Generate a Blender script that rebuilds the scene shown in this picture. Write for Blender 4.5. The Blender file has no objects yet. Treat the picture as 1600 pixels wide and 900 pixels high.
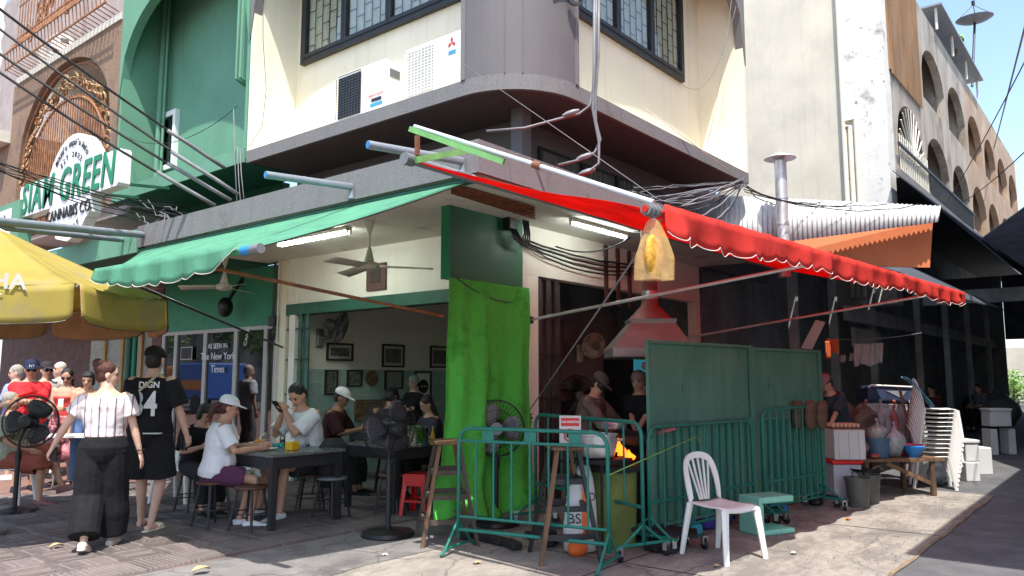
import bpy, bmesh, math, random
from mathutils import Vector, Matrix, Euler, noise
random.seed(7)
R = math.radians
SC = bpy.context.scene
COL = SC.collection

# ------------------------------------------------------------------ camera
CAM = Vector((-6.85, -5.46, 1.5))
F_PX, PITCH, HEAD = 1210.0, math.atan(140 / 1210.0), R(39.1)
cd = bpy.data.cameras.new('camera')
cam = bpy.data.objects.new('camera', cd); COL.objects.link(cam)
cam.location = CAM
cam.rotation_euler = (R(90) + PITCH, 0, HEAD - R(90))
cd.sensor_width = 36; cd.lens = 36 * F_PX / 1600
cd.clip_start = .05; cd.clip_end = 600
SC.camera = cam
# ------------------------------------------------------------------ light
SUN_A, SUN_B = .34, .29          # metres a shadow moves in x and y for each metre of height
w = bpy.data.worlds.new('World'); SC.world = w; w.use_nodes = True
nt = w.node_tree; bg = nt.nodes['Background']
sky = nt.nodes.new('ShaderNodeTexSky'); sky.sky_type = 'NISHITA'; sky.sun_disc = False
sky.sun_elevation = math.atan(1 / math.hypot(SUN_A, SUN_B))
sky.sun_rotation = math.atan2(-SUN_A, -SUN_B)
sky.air_density = 1.0; sky.dust_density = 1.6; sky.ozone_density = 1.0
nt.links.new(sky.outputs[0], bg.inputs[0]); bg.inputs[1].default_value = .15
sl = bpy.data.lights.new('sun', 'SUN'); sl.energy = 3.2; sl.angle = R(.53); sl.color = (1, .955, .88)
so = bpy.data.objects.new('sun', sl); COL.objects.link(so)
so.rotation_euler = Vector((SUN_A, SUN_B, -1)).to_track_quat('-Z', 'Y').to_euler()
so.location = (-8, -9, 20)
SC.view_settings.view_transform = 'Standard'; SC.view_settings.look = 'None'
SC.view_settings.exposure = 1.32; SC.view_settings.gamma = 1
SC.render.engine = 'CYCLES'
try:
    SC.cycles.use_denoising = True; SC.cycles.max_bounces = 9; SC.cycles.diffuse_bounces = 6
    SC.cycles.transparent_max_bounces = 10; SC.cycles.sample_clamp_indirect = 6; SC.cycles.caustics_reflective = False
except Exception: pass

# ------------------------------------------------------------------ pixel helpers (1600 x 900 photograph) -> world points
_f = Vector((math.cos(HEAD), math.sin(HEAD), 0)); _r = Vector((math.sin(HEAD), -math.cos(HEAD), 0)); _u = Vector((0, 0, 1))
FWD = _f * math.cos(PITCH) + _u * math.sin(PITCH); UPV = -_f * math.sin(PITCH) + _u * math.cos(PITCH)
def ray(u, v): return (FWD * F_PX + _r * (u - 800) + UPV * (450 - v)).normalized()
def oz(u, v, z=0): d = ray(u, v); return CAM + d * ((z - CAM.z) / d.z)
def ox(u, v, x): d = ray(u, v); return CAM + d * ((x - CAM.x) / d.x)
def oy(u, v, y): d = ray(u, v); return CAM + d * ((y - CAM.y) / d.y)
def od(u, v, dep): d = ray(u, v); return CAM + d * (dep / (d.x * _f.x + d.y * _f.y))   # at a horizontal depth
def V(*a): return Vector(a)

# ------------------------------------------------------------------ materials
MATS = {}
def mat(name, col, rough=.6, metal=0, var=.12, sc=5., bump=0., bsc=60., dirt=None, dsc=3., dth=.55, spec=.4, rnd=0., emit=0., stretch=None, transl=0., alpha=1., dirt2=None, streak=0., crack=0.):
    if name in MATS: return MATS[name]
    m = bpy.data.materials.new(name); m.use_nodes = True; MATS[name] = m
    N, L = m.node_tree.nodes, m.node_tree.links
    p = N['Principled BSDF']; out = N['Material Output']
    tc = N.new('ShaderNodeTexCoord'); vec = tc.outputs['Object']
    if stretch:
        mp = N.new('ShaderNodeMapping'); mp.inputs['Scale'].default_value = stretch; L.new(vec, mp.inputs[0]); vec = mp.outputs[0]
    def nz(scale, det=5, rgh=.6, v=None):
        n = N.new('ShaderNodeTexNoise'); n.inputs['Scale'].default_value = scale; n.inputs['Detail'].default_value = det
        n.inputs['Roughness'].default_value = rgh; L.new(v or vec, n.inputs['Vector']); return n.outputs['Fac']
    def mix(fac, a, b):
        x = N.new('ShaderNodeMix'); x.data_type = 'RGBA'
        for i, q in ((0, fac), (6, a), (7, b)):
            if hasattr(q, 'links') or hasattr(q, 'is_linked'): L.new(q, x.inputs[i])
            else: x.inputs[i].default_value = q
        return x.outputs[2]
    def rng(src, a, b, c=0., d=1.):
        x = N.new('ShaderNodeMapRange'); L.new(src, x.inputs[0])
        for i, q in enumerate((a, b, c, d)): x.inputs[i + 1].default_value = q
        return x.outputs[0]
    c3 = (*col, 1)
    lo = tuple(max(0, q * (1 - var)) for q in col) + (1,); hi = tuple(min(1, q * (1 + var)) for q in col) + (1,)
    cs = mix(rng(nz(sc), .3, .7), lo, hi)
    if dirt: cs = mix(rng(nz(dsc, 9, .68), dth, dth + .12, 0, .85), cs, (*dirt, 1))
    if dirt2: cs = mix(rng(nz(dsc * 4.3, 6, .7), .6, .68, 0, .8), cs, (*dirt2, 1))
    if streak:
        m2 = N.new('ShaderNodeMapping'); m2.inputs['Scale'].default_value = (5, 5, .22); L.new(tc.outputs['Object'], m2.inputs[0])
        dk = tuple(q * .45 for q in col) + (1,)
        cs = mix(rng(nz(1.6, 7, .62, m2.outputs[0]), .52, .75, 0, streak), cs, dk)
    if crack:
        vo = N.new('ShaderNodeTexVoronoi'); vo.feature = 'DISTANCE_TO_EDGE'; vo.inputs['Scale'].default_value = .75
        dn = N.new('ShaderNodeTexNoise'); dn.inputs['Scale'].default_value = 2.5; dn.inputs['Detail'].default_value = 8; L.new(tc.outputs['Object'], dn.inputs['Vector'])
        vm = N.new('ShaderNodeVectorMath'); vm.operation = 'MULTIPLY_ADD'; L.new(dn.outputs['Color'], vm.inputs[0]); vm.inputs[1].default_value = (.5, .5, 0); L.new(tc.outputs['Object'], vm.inputs[2])
        L.new(vm.outputs[0], vo.inputs['Vector']); cs = mix(rng(vo.outputs['Distance'], .0, .012, crack, 0), cs, tuple(q * .3 for q in col) + (1,))
    if rnd:
        oi = N.new('ShaderNodeObjectInfo'); hs = N.new('ShaderNodeHueSaturation'); L.new(cs, hs.inputs['Color'])
        L.new(rng(oi.outputs['Random'], 0, 1, 1 - rnd, 1 + rnd), hs.inputs['Value']); cs = hs.outputs[0]
    L.new(cs, p.inputs['Base Color'])
    L.new(rng(nz(sc * 2.2), .3, .7, max(.02, rough - .1), min(1, rough + .1)), p.inputs['Roughness'])
    p.inputs['Metallic'].default_value = metal; p.inputs['Specular IOR Level'].default_value = spec
    if bump:
        b = N.new('ShaderNodeBump'); b.inputs['Strength'].default_value = bump; b.inputs['Distance'].default_value = .01
        L.new(nz(bsc, 4), b.inputs['Height']); L.new(b.outputs[0], p.inputs['Normal'])
    if emit: p.inputs['Emission Color'].default_value = c3; p.inputs['Emission Strength'].default_value = emit
    if alpha < 1: p.inputs['Alpha'].default_value = alpha
    if transl:
        t = N.new('ShaderNodeBsdfTranslucent'); L.new(cs, t.inputs[0]); ms = N.new('ShaderNodeMixShader'); ms.inputs[0].default_value = transl
        L.new(p.outputs[0], ms.inputs[1]); L.new(t.outputs[0], ms.inputs[2]); L.new(ms.outputs[0], out.inputs[0])
    return m
def glass_mat(name, tint=(.9, .95, .95), refl=.12, rough=.02, top=1.):
    m = bpy.data.materials.new(name); m.use_nodes = True; MATS[name] = m
    N, L = m.node_tree.nodes, m.node_tree.links; out = N['Material Output']; N.remove(N['Principled BSDF'])
    t = N.new('ShaderNodeBsdfTransparent'); t.inputs[0].default_value = (*tint, 1)
    g = N.new('ShaderNodeBsdfGlossy'); g.inputs['Roughness'].default_value = rough
    lw = N.new('ShaderNodeLayerWeight'); lw.inputs[0].default_value = .35
    mr = N.new('ShaderNodeMapRange'); L.new(lw.outputs['Fresnel'], mr.inputs[0]); mr.inputs[3].default_value = refl; mr.inputs[4].default_value = top
    s = N.new('ShaderNodeMixShader'); L.new(mr.outputs[0], s.inputs[0]); L.new(t.outputs[0], s.inputs[1]); L.new(g.outputs[0], s.inputs[2]); L.new(s.outputs[0], out.inputs[0])
    return m

def film_mat(name, col, see=.4, rough=.25):
    m = mat(name, col, rough, var=.25, sc=12, bump=.5, bsc=25, spec=.6); N, L = m.node_tree.nodes, m.node_tree.links
    t = N.new('ShaderNodeBsdfTransparent'); s = N.new('ShaderNodeMixShader'); s.inputs[0].default_value = 1 - see
    L.new(t.outputs[0], s.inputs[1]); L.new(N['Principled BSDF'].outputs[0], s.inputs[2]); L.new(s.outputs[0], N['Material Output'].inputs[0]); return m
# ------------------------------------------------------------------ mesh building
def ortho(d):
    d = d.normalized(); a = Vector((0, 0, 1)) if abs(d.z) < .9 else Vector((1, 0, 0))
    x = d.cross(a).normalized(); return x, d.cross(x).normalized()
class MB:
    def __init__(s): s.v = []; s.f = []
    def add(s, vs, fs):
        o = len(s.v); s.v += [Vector(q) for q in vs]; s.f += [tuple(i + o for i in f) for f in fs]; return s
    def box(s, a, b, M=None):
        x0, y0, z0 = [min(p, q) for p, q in zip(a, b)]; x1, y1, z1 = [max(p, q) for p, q in zip(a, b)]
        vs = [Vector(q) for q in ((x0,y0,z0),(x1,y0,z0),(x1,y1,z0),(x0,y1,z0),(x0,y0,z1),(x1,y0,z1),(x1,y1,z1),(x0,y1,z1))]
        if M: vs = [M @ q for q in vs]
        return s.add(vs, [(0,3,2,1),(4,5,6,7),(0,1,5,4),(1,2,6,5),(2,3,7,6),(3,0,4,7)])
    def beam(s, p, q, wd, ht, up=None):          # rectangular bar from p to q
        p, q = Vector(p), Vector(q); d = (q - p).normalized(); up = Vector(up or ((0,0,1) if abs(d.z) < .95 else (1,0,0)))
        x = d.cross(up).normalized() * wd / 2; y = x.cross(d).normalized() * ht / 2
        return s.add([p-x-y, p+x-y, p+x+y, p-x+y, q-x-y, q+x-y, q+x+y, q-x+y], [(0,3,2,1),(4,5,6,7),(0,1,5,4),(1,2,6,5),(2,3,7,6),(3,0,4,7)])
    def cyl(s, p, q, r0, r1=None, n=12, cap=True):
        return s.tube([p, q], [r0, r0 if r1 is None else r1], n, cap)
    def tube(s, pts, r, n=8, cap=True):
        pts = [Vector(q) for q in pts]; m = len(pts)
        rs = r if isinstance(r, (list, tuple)) else [r] * m
        o = len(s.v); X = None
        for i, p in enumerate(pts):
            d = (pts[min(i+1, m-1)] - pts[max(i-1, 0)])
            if d.length < 1e-9: d = Vector((0,0,1))
            d.normalize()
            if X is None: X, Y = ortho(d)
            else:
                X = (X - d * X.dot(d)); X = X.normalized() if X.length > 1e-6 else ortho(d)[0]; Y = d.cross(X)
            s.v += [p + (X * math.cos(2*math.pi*k/n) + Y * math.sin(2*math.pi*k/n)) * rs[i] for k in range(n)]
        for i in range(m - 1):
            for k in range(n):
                a = o + i*n + k; b = o + i*n + (k+1) % n; s.f.append((a, b, b + n, a + n))
        if cap:
            s.f.append(tuple(o + k for k in reversed(range(n)))); s.f.append(tuple(o + (m-1)*n + k for k in range(n)))
        return s
    def lathe(s, prof, c=(0,0,0), n=20, M=None):  # profile of (radius, z)
        o = len(s.v); c = Vector(c)
        for r_, z_ in prof:
            for k in range(n):
                q = Vector((r_ * math.cos(2*math.pi*k/n), r_ * math.sin(2*math.pi*k/n), z_))
                s.v.append(c + (M @ q if M else q))
        for i in range(len(prof) - 1):
            for k in range(n):
                a = o + i*n + k; b = o + i*n + (k+1) % n; s.f.append((a, b, b + n, a + n))
        if prof[0][0] > 1e-6: s.f.append(tuple(o + k for k in reversed(range(n))))
        if prof[-1][0] > 1e-6: s.f.append(tuple(o + (len(prof)-1)*n + k for k in range(n)))
        return s
    def ball(s, c, r, n=10, m=7, M=None):
        rx = r if isinstance(r, (tuple, list)) else (r, r, r); c = Vector(c); o = len(s.v)
        def P(q): return c + (M @ q if M else q)
        s.v.append(P(Vector((0, 0, -rx[2]))))
        for i in range(1, m):
            t = -math.pi/2 + math.pi*i/m
            for k in range(n):
                a = 2*math.pi*k/n; s.v.append(P(Vector((rx[0]*math.cos(t)*math.cos(a), rx[1]*math.cos(t)*math.sin(a), rx[2]*math.sin(t)))))
        s.v.append(P(Vector((0, 0, rx[2])))); e = len(s.v) - 1
        for k in range(n): s.f.append((o, o+1+(k+1) % n, o+1+k)); s.f.append((e, e-n+k, e-n+(k+1) % n))
        for i in range(m - 2):
            for k in range(n):
                a = o+1+i*n+k; b = o+1+i*n+(k+1) % n; s.f.append((a, b, b+n, a+n))
        return s
    def prism(s, poly, ext):                      # planar polygon (list of points) extruded by a vector
        poly = [Vector(q) for q in poly]; ext = Vector(ext); n = len(poly)
        return s.add(poly + [q + ext for q in poly], [tuple(reversed(range(n))), tuple(range(n, 2*n))] + [(k, (k+1) % n, n + (k+1) % n, n + k) for k in range(n)])
    def grid(s, fn, nu, nv, th=0.):               # fn(u, v) -> point; th > 0 gives a solid sheet
        P = [[Vector(fn(i/nu, j/nv)) for j in range(nv+1)] for i in range(nu+1)]
        def nrm(i, j):
            a = P[min(i+1, nu)][j] - P[max(i-1, 0)][j]; b = P[i][min(j+1, nv)] - P[i][max(j-1, 0)]; c = a.cross(b)
            return c.normalized() if c.length > 1e-9 else Vector((0,0,1))
        o = len(s.v); k = nv + 1
        s.v += [P[i][j] for i in range(nu+1) for j in range(nv+1)]
        I = lambda i, j, t=0: o + t*(nu+1)*k + i*k + j
        s.f += [(I(i,j), I(i+1,j), I(i+1,j+1), I(i,j+1)) for i in range(nu) for j in range(nv)]
        if th:
            s.v += [P[i][j] - nrm(i, j) * th for i in range(nu+1) for j in range(nv+1)]
            s.f += [(I(i,j,1), I(i,j+1,1), I(i+1,j+1,1), I(i+1,j,1)) for i in range(nu) for j in range(nv)]
            for i in range(nu): s.f += [(I(i,0), I(i,0,1), I(i+1,0,1), I(i+1,0)), (I(i,nv), I(i+1,nv), I(i+1,nv,1), I(i,nv,1))]
            for j in range(nv): s.f += [(I(0,j), I(0,j+1), I(0,j+1,1), I(0,j,1)), (I(nu,j), I(nu,j,1), I(nu,j+1,1), I(nu,j+1))]
        return s
    def loft(s, secs, n=14):                      # sections (centre, u vector, v vector), capped
        o = len(s.v); m = len(secs)
        for c, u, v in secs:
            s.v += [Vector(c) + Vector(u)*math.cos(2*math.pi*k/n) + Vector(v)*math.sin(2*math.pi*k/n) for k in range(n)]
        for i in range(m-1):
            for k in range(n):
                a = o+i*n+k; b = o+i*n+(k+1) % n; s.f.append((a, b, b+n, a+n))
        s.f.append(tuple(o+k for k in reversed(range(n)))); s.f.append(tuple(o+(m-1)*n+k for k in range(n)))
        return s
    def build(s, name, m, parent=None, world=True, smooth=False, bevel=0., bseg=1):
        me = bpy.data.meshes.new(name)
        if parent is not None:
            if world:
                I = wm(parent).inverted(); vs = [I @ q for q in s.v]
            else: vs = s.v
            loc = None
        else:
            xs = [q.x for q in s.v]; ys = [q.y for q in s.v]; zs = [q.z for q in s.v]
            loc = Vector(((min(xs)+max(xs))/2, (min(ys)+max(ys))/2, min(zs))); vs = [q - loc for q in s.v]
        me.from_pydata([tuple(q) for q in vs], [], s.f); me.validate()
        bm = bmesh.new(); bm.from_mesh(me); bmesh.ops.recalc_face_normals(bm, faces=bm.faces)
        if smooth:
            for f in bm.faces: f.smooth = True
        bm.to_mesh(me); bm.free()
        if smooth and smooth != 'all':
            try: me.set_sharp_from_angle(angle=R(40))
            except Exception: pass
        me.materials.append(m if not isinstance(m, str) else MATS[m])
        o = bpy.data.objects.new(name, me); COL.objects.link(o)
        if parent is not None: o.parent = parent
        if loc is not None: o.location = loc
        if bevel:
            b = o.modifiers.new('bevel', 'BEVEL'); b.width = bevel; b.segments = bseg; b.limit_method = 'ANGLE'; b.angle_limit = R(40)
        return o
def wm(o): return (wm(o.parent) if o.parent else Matrix.Identity(4)) @ o.matrix_basis
def tag(o, label=None, cat=None, group=None, kind=None):
    if label: o['label'] = label
    if cat: o['category'] = cat
    if group: o['group'] = group
    if kind: o['kind'] = kind
    return o
def thing(name, label, cat, loc=(0,0,0), rz=0., group=None):
    o = bpy.data.objects.new(name, None); COL.objects.link(o); o.empty_display_size = .1
    o.location = loc; o.rotation_euler = (0, 0, rz); return tag(o, label, cat, group)
def kids(o): return [c for c in COL.objects if c.parent == o]
KID = {}
def copy_tree(o, parent=None, label=None, loc=None, rz=None):
    c = o.copy(); COL.objects.link(c); c.parent = parent
    if label: c['label'] = label
    if loc is not None: c.location = loc
    if rz is not None: c.rotation_euler = (0, 0, rz)
    for ch in o.children: copy_tree(ch, c)
    return c
def inst(src, name, parent, M=None):              # another object on the same mesh
    o = bpy.data.objects.new(name, src.data); COL.objects.link(o); o.parent = parent
    if M is not None: o.matrix_basis = M
    return o
def text(name, body, size, M, m, parent=None, ext=.004, align='CENTER', shear=0., bold=0., sx=1., space=1.):
    c = bpy.data.curves.new(name, 'FONT'); c.body = body; c.size = size; c.extrude = ext; c.align_x = align; c.align_y = 'CENTER'
    c.shear = shear; c.offset = bold; c.space_character = space; c.resolution_u = 3
    c.materials.append(m if not isinstance(m, str) else MATS[m])
    t = bpy.data.objects.new(name, c); me = bpy.data.meshes.new_from_object(t); bpy.data.objects.remove(t)
    o = bpy.data.objects.new(name, me); COL.objects.link(o)
    if parent is not None: o.parent = parent; M = wm(parent).inverted() @ M
    o.matrix_basis = M @ Matrix.Diagonal((sx, 1, 1, 1)); return o
def frame(o, x, y):                               # matrix: origin o, local x and y axes in the world
    x = Vector(x).normalized(); y = Vector(y); z = x.cross(y).normalized(); y = z.cross(x)
    M = Matrix((x, y, z)).transposed().to_4x4(); M.translation = Vector(o); return M
def sag(p, q, d, n=10, jit=0.):
    p, q = Vector(p), Vector(q)
    return [p.lerp(q, i/n) + Vector((random.uniform(-jit, jit), random.uniform(-jit, jit), -d*4*(i/n)*(1-i/n) + random.uniform(-jit, jit))) for i in range(n+1)]

# palette
mat('cream', (.80, .74, .58), .75, var=.05, sc=1.2, bump=.12, bsc=25, dirt=(.55, .49, .38), dsc=1.1, dth=.64, streak=.22)
mat('cream_in', (.80, .77, .68), .8, var=.06, sc=1.5, dirt=(.5, .46, .38), dsc=1.4, dth=.63, streak=.12)
mat('soffit', (.68, .65, .58), .85, var=.12, sc=1.4, dirt=(.36, .33, .28), dsc=1.5, dth=.58)
mat('grey_pebble', (.18, .175, .175), .9, var=.2, sc=60, bump=.45, bsc=90, dirt=(.12, .115, .11), dsc=1.6, dth=.58, streak=.3)
mat('grey_paint', (.13, .12, .122), .6, var=.08, sc=1.5, bump=.08, bsc=20, streak=.2)
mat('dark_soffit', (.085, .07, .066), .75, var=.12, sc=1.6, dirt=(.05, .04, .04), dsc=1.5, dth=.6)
mat('charcoal', (.022, .023, .026), .45, var=.1, sc=6)
mat('green_wall', (.125, .29, .19), .7, var=.09, sc=1.3, bump=.2, bsc=22, dirt=(.11, .25, .17), dsc=1.6, dth=.62, streak=.25)
mat('green_deep', (.028, .17, .14), .7, var=.08, sc=1.3, bump=.15, bsc=22)
mat('green_panel', (.022, .145, .078), .5, var=.1, sc=2.5, dirt=(.018, .11, .06), dsc=2, dth=.6)
mat('green_edge', (.02, .2, .10), .5, var=.1, sc=4)
mat('green_trim', (.02, .10, .062), .5, var=.15, sc=6)
mat('green_steel', (.02, .17, .12), .45, var=.2, sc=8, dirt=(.015, .10, .075), dsc=5, dth=.55, dirt2=(.12, .1, .08))
mat('green_rail', (.015, .16, .12), .4, var=.15, sc=12, dirt=(.012, .08, .06), dsc=9, dth=.6)
mat('black_plastic', (.012, .012, .013), .4, var=.2, sc=10, spec=.4)
mat('black_metal', (.02, .02, .022), .45, var=.2, sc=9)
mat('grey_plastic', (.16, .165, .17), .5, var=.1, sc=8)
mat('pvc_grey', (.22, .24, .27), .45, var=.12, sc=8, dirt=(.13, .13, .14), dsc=4, dth=.6)
mat('pvc_blue', (.02, .22, .5), .4, var=.1)
mat('steel', (.55, .56, .58), .35, metal=.85, var=.12, sc=10, dirt=(.3, .28, .25), dsc=5, dth=.6)
mat('galv', (.62, .64, .66), .42, metal=.55, var=.12, sc=7, dirt=(.35, .25, .18), dsc=6, dth=.68)
mat('rust', (.22, .085, .04), .8, var=.35, sc=14, dirt=(.12, .05, .03), dsc=8, dth=.5)
mat('rust_iron', (.27, .115, .055), .8, var=.35, sc=10, dirt=(.36, .2, .1), dsc=5, dth=.5)
mat('brass_iron', (.42, .27, .13), .7, var=.35, sc=9, dirt=(.2, .1, .05), dsc=6, dth=.5)
mat('white_paint', (.78, .78, .76), .5, var=.05, sc=4)
mat('white_plastic', (.74, .74, .70), .35, var=.05, sc=3, dirt=(.55, .53, .47), dsc=6, dth=.62, rnd=.05)
mat('old_white', (.62, .60, .52), .5, var=.1, sc=6, dirt=(.4, .36, .28), dsc=5, dth=.58)
mat('cable', (.012, .012, .013), .55, var=.2, sc=8)
mat('cable_grey', (.17, .17, .18), .55, var=.2, sc=8)
mat('wood', (.16, .085, .045), .7, var=.4, sc=6, stretch=(1, 1, .2), dirt=(.05, .035, .025), dsc=4, dth=.52)
mat('wood_dark', (.07, .05, .038), .65, var=.4, sc=6, stretch=(1, 1, .2), dirt=(.2, .12, .07), dsc=5, dth=.62)
mat('skin', (.52, .285, .19), .5, var=.05, sc=9, spec=.35)
mat('skin_light', (.62, .38, .28), .5, var=.05, sc=9, spec=.35)
mat('skin_dark', (.34, .175, .11), .5, var=.05, sc=9, spec=.35)
mat('red_plastic', (.62, .02, .02), .35, var=.08, sc=4)
mat('blue_plastic', (.02, .22, .55), .4, var=.08, sc=4)
mat('eye', (.012, .008, .006), .2, var=0)
mat('lip', (.4, .13, .11), .5, var=.05)
mat('ink', (.02, .02, .022), .6, var=.05)
mat('green_ink', (.01, .19, .09), .5, var=.06, sc=3)
glass_mat('glass_shop', (.75, .8, .8), .16)
glass_mat('glass_win', (.92, .94, .92), .02, .02, .22)
glass_mat('glass_clear', (.86, .93, .9), .08)
glass_mat('film', (.93, .93, .93), .1, .18)

# ================================================================== SETTING: ground
mat('asphalt', (.10, .10, .105), .85, var=.25, sc=3, bump=.5, bsc=120, dirt=(.065, .065, .07), dsc=1.2, dth=.5, dirt2=(.17, .16, .15))
mat('concrete', (.28, .255, .222), .85, var=.2, sc=9, bump=.8, bsc=60, dirt=(.16, .148, .135), dsc=1.1, dth=.46, dirt2=(.37, .33, .28), stretch=(1, 1.8, 1), crack=.7)
mat('concrete_dark', (.17, .16, .155), .8, var=.25, sc=2.5, bump=.6, bsc=45, crack=.7, dirt=(.09, .085, .085), dsc=1.8, dth=.5, dirt2=(.24, .22, .2))
mat('brick_paving', (.20, .105, .08), .8, var=.25, sc=6, bump=.6, bsc=30, dirt=(.11, .075, .065), dsc=2, dth=.5)
mat('old_floor', (.20, .19, .18), .6, var=.2, sc=3)
tag(MB().add([(-120,-120,0),(200,-120,0),(200,160,0),(-120,160,0)], [(0,1,2,3)]).build('ground', MATS['asphalt']), kind='structure')
def sheet(name, poly, z, m): return tag(MB().add([(x, y, z) for x, y in poly], [tuple(range(len(poly)))]).build(name, MATS[m]), kind='structure')
# the broken edge of the concrete apron against the lane
random.seed(3)
edge = [(x, -3.86 + .03*noise.noise((x*1.3, 2, 0)) + .025*noise.noise((x*7, 5, 0))) for x in [(-9 + i*.18) for i in range(78)]]
sheet('concrete_apron', edge + [(5.0, -2.6), (5.2, -.9), (4.6, .0), (-.0, .0), (0, .60), (-9, .60)], .004, 'concrete')
sheet('pavement', [(-14, .60), (0, .60), (0, 30), (-14, 30)], .004, 'brick_paving')
sheet('shop_floor', [(-.05, 0), (4.6, 0), (4.6, 4.2), (-.05, 4.2)], .012, 'old_floor')
# darker concrete sheet between the tiles and the apron
sheet('dark_concrete_strip', [(-9, .60), (0, .60), (0, -.25), (-1.2, -.55), (-2.6, -.5), (-4.2, -.75), (-9, -.9)], .008, 'concrete_dark')
# embossed paving tiles
m = mat('paving_tile', (.125, .10, .095), .62, var=.2, sc=7, bump=.3, bsc=70, dirt=(.075, .062, .06), dsc=1.4, dth=.5, rnd=.25, dirt2=(.06, .05, .05))
N, L = m.node_tree.nodes, m.node_tree.links
_bs = N['Principled BSDF']; _src = _bs.inputs['Base Color'].links[0].from_socket
_tc = N.new('ShaderNodeTexCoord'); _sx = N.new('ShaderNodeSeparateXYZ'); L.new(_tc.outputs['Object'], _sx.inputs[0])
_mr = N.new('ShaderNodeMapRange'); L.new(_sx.outputs[2], _mr.inputs[0]); _mr.inputs[1].default_value = .029; _mr.inputs[2].default_value = .0345; _mr.inputs[4].default_value = .75
_mx = N.new('ShaderNodeMix'); _mx.data_type = 'RGBA'; L.new(_mr.outputs[0], _mx.inputs[0]); L.new(_src, _mx.inputs[6]); _mx.inputs[7].default_value = (.30, .26, .235, 1)
L.new(_mx.outputs[2], _bs.inputs['Base Color'])
T = .40
def tile_height(kind, x, y):
    e = min(x, y, T - x, T - y)
    h = .026 if e > .004 else .018
    if kind == 0:      # lines that turn back on themselves
        for k in range(4):
            yc = .05 + k * .10
            dx = max(0, .09 - x, x - .31) if k % 2 == 0 else max(0, .09 - x, x - .31)
            d = abs(abs(math.hypot(dx * (1 if (x > .31) == (k % 2 == 0) else 3), y - yc)) - .027)
            if .03 < x < .37: h = max(h, .026 + .009 * max(0, 1 - d / .010))
    elif kind == 1:    # concentric rings
        d = math.hypot(x - T/2, y - T/2)
        for r_ in (.05, .10, .15): h = max(h, .026 + .009 * max(0, 1 - abs(d - r_) / .010))
    else:              # small studs
        a = (x / T * 9) % 1 - .5; b = (y / T * 9) % 1 - .5
        h = max(h, .026 + .009 * max(0, 1 - max(abs(a) / .42, abs(b) / .26) ** 3))
    return h - .0 if e > .003 else .01
pav = thing('paved_walkway', None, None, (-3, 3, .0)); pav['kind'] = 'structure'
tile_src = []
for k in range(3):
    n = 34
    t = MB().grid(lambda u, v, k=k: (u*T - T/2, v*T - T/2, tile_height(k, u*T, v*T)), n, n).build('paving_tile', m, pav, world=False, smooth='all')
    t['kind'] = 'x'; del t['kind']; tile_src.append(t)
cells = []
for i in range(17):
    for j in range(13):
        x = -6.6 + T/2 + i*T; y = .64 + T/2 + j*T
        p = V(x, y, 0) - CAM; d = p.dot(_f); lat = p.dot(_r)
        if d < 4.5 or abs(lat/d) > .76: continue
        cells.append((i, j, x, y))
first = [True]*3
for i, j, x, y in cells:
    k = 2 if j < 1 else (1 if (i*7 + j*5) % 11 == 0 else 0)
    M = Matrix.Translation((x + 3, y - 3, -.006)) @ Matrix.Rotation(R(90) * ((i + j) % 2 + 2*((i*3+j) % 2)), 4, 'Z')
    if first[k]: tile_src[k].matrix_basis = M; first[k] = False
    else: inst(tile_src[k], 'paving_tile', pav, M)
# gutter stains: brown rust-coloured edging along the apron
mat('rust_stain', (.20, .15, .10), .85, var=.4, sc=6, bump=.4, bsc=50)
tag(MB().add([(x, y - .005, .010) for x, y in edge] + [(x, y + .03 + .03*noise.noise((x*3, 1, 0)), .012) for x, y in reversed(edge)], [(i, i+1, 2*len(edge)-2-i, 2*len(edge)-1-i) for i in range(len(edge)-1)]).build('gutter_edge', MATS['rust_stain']), kind='structure')

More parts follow.
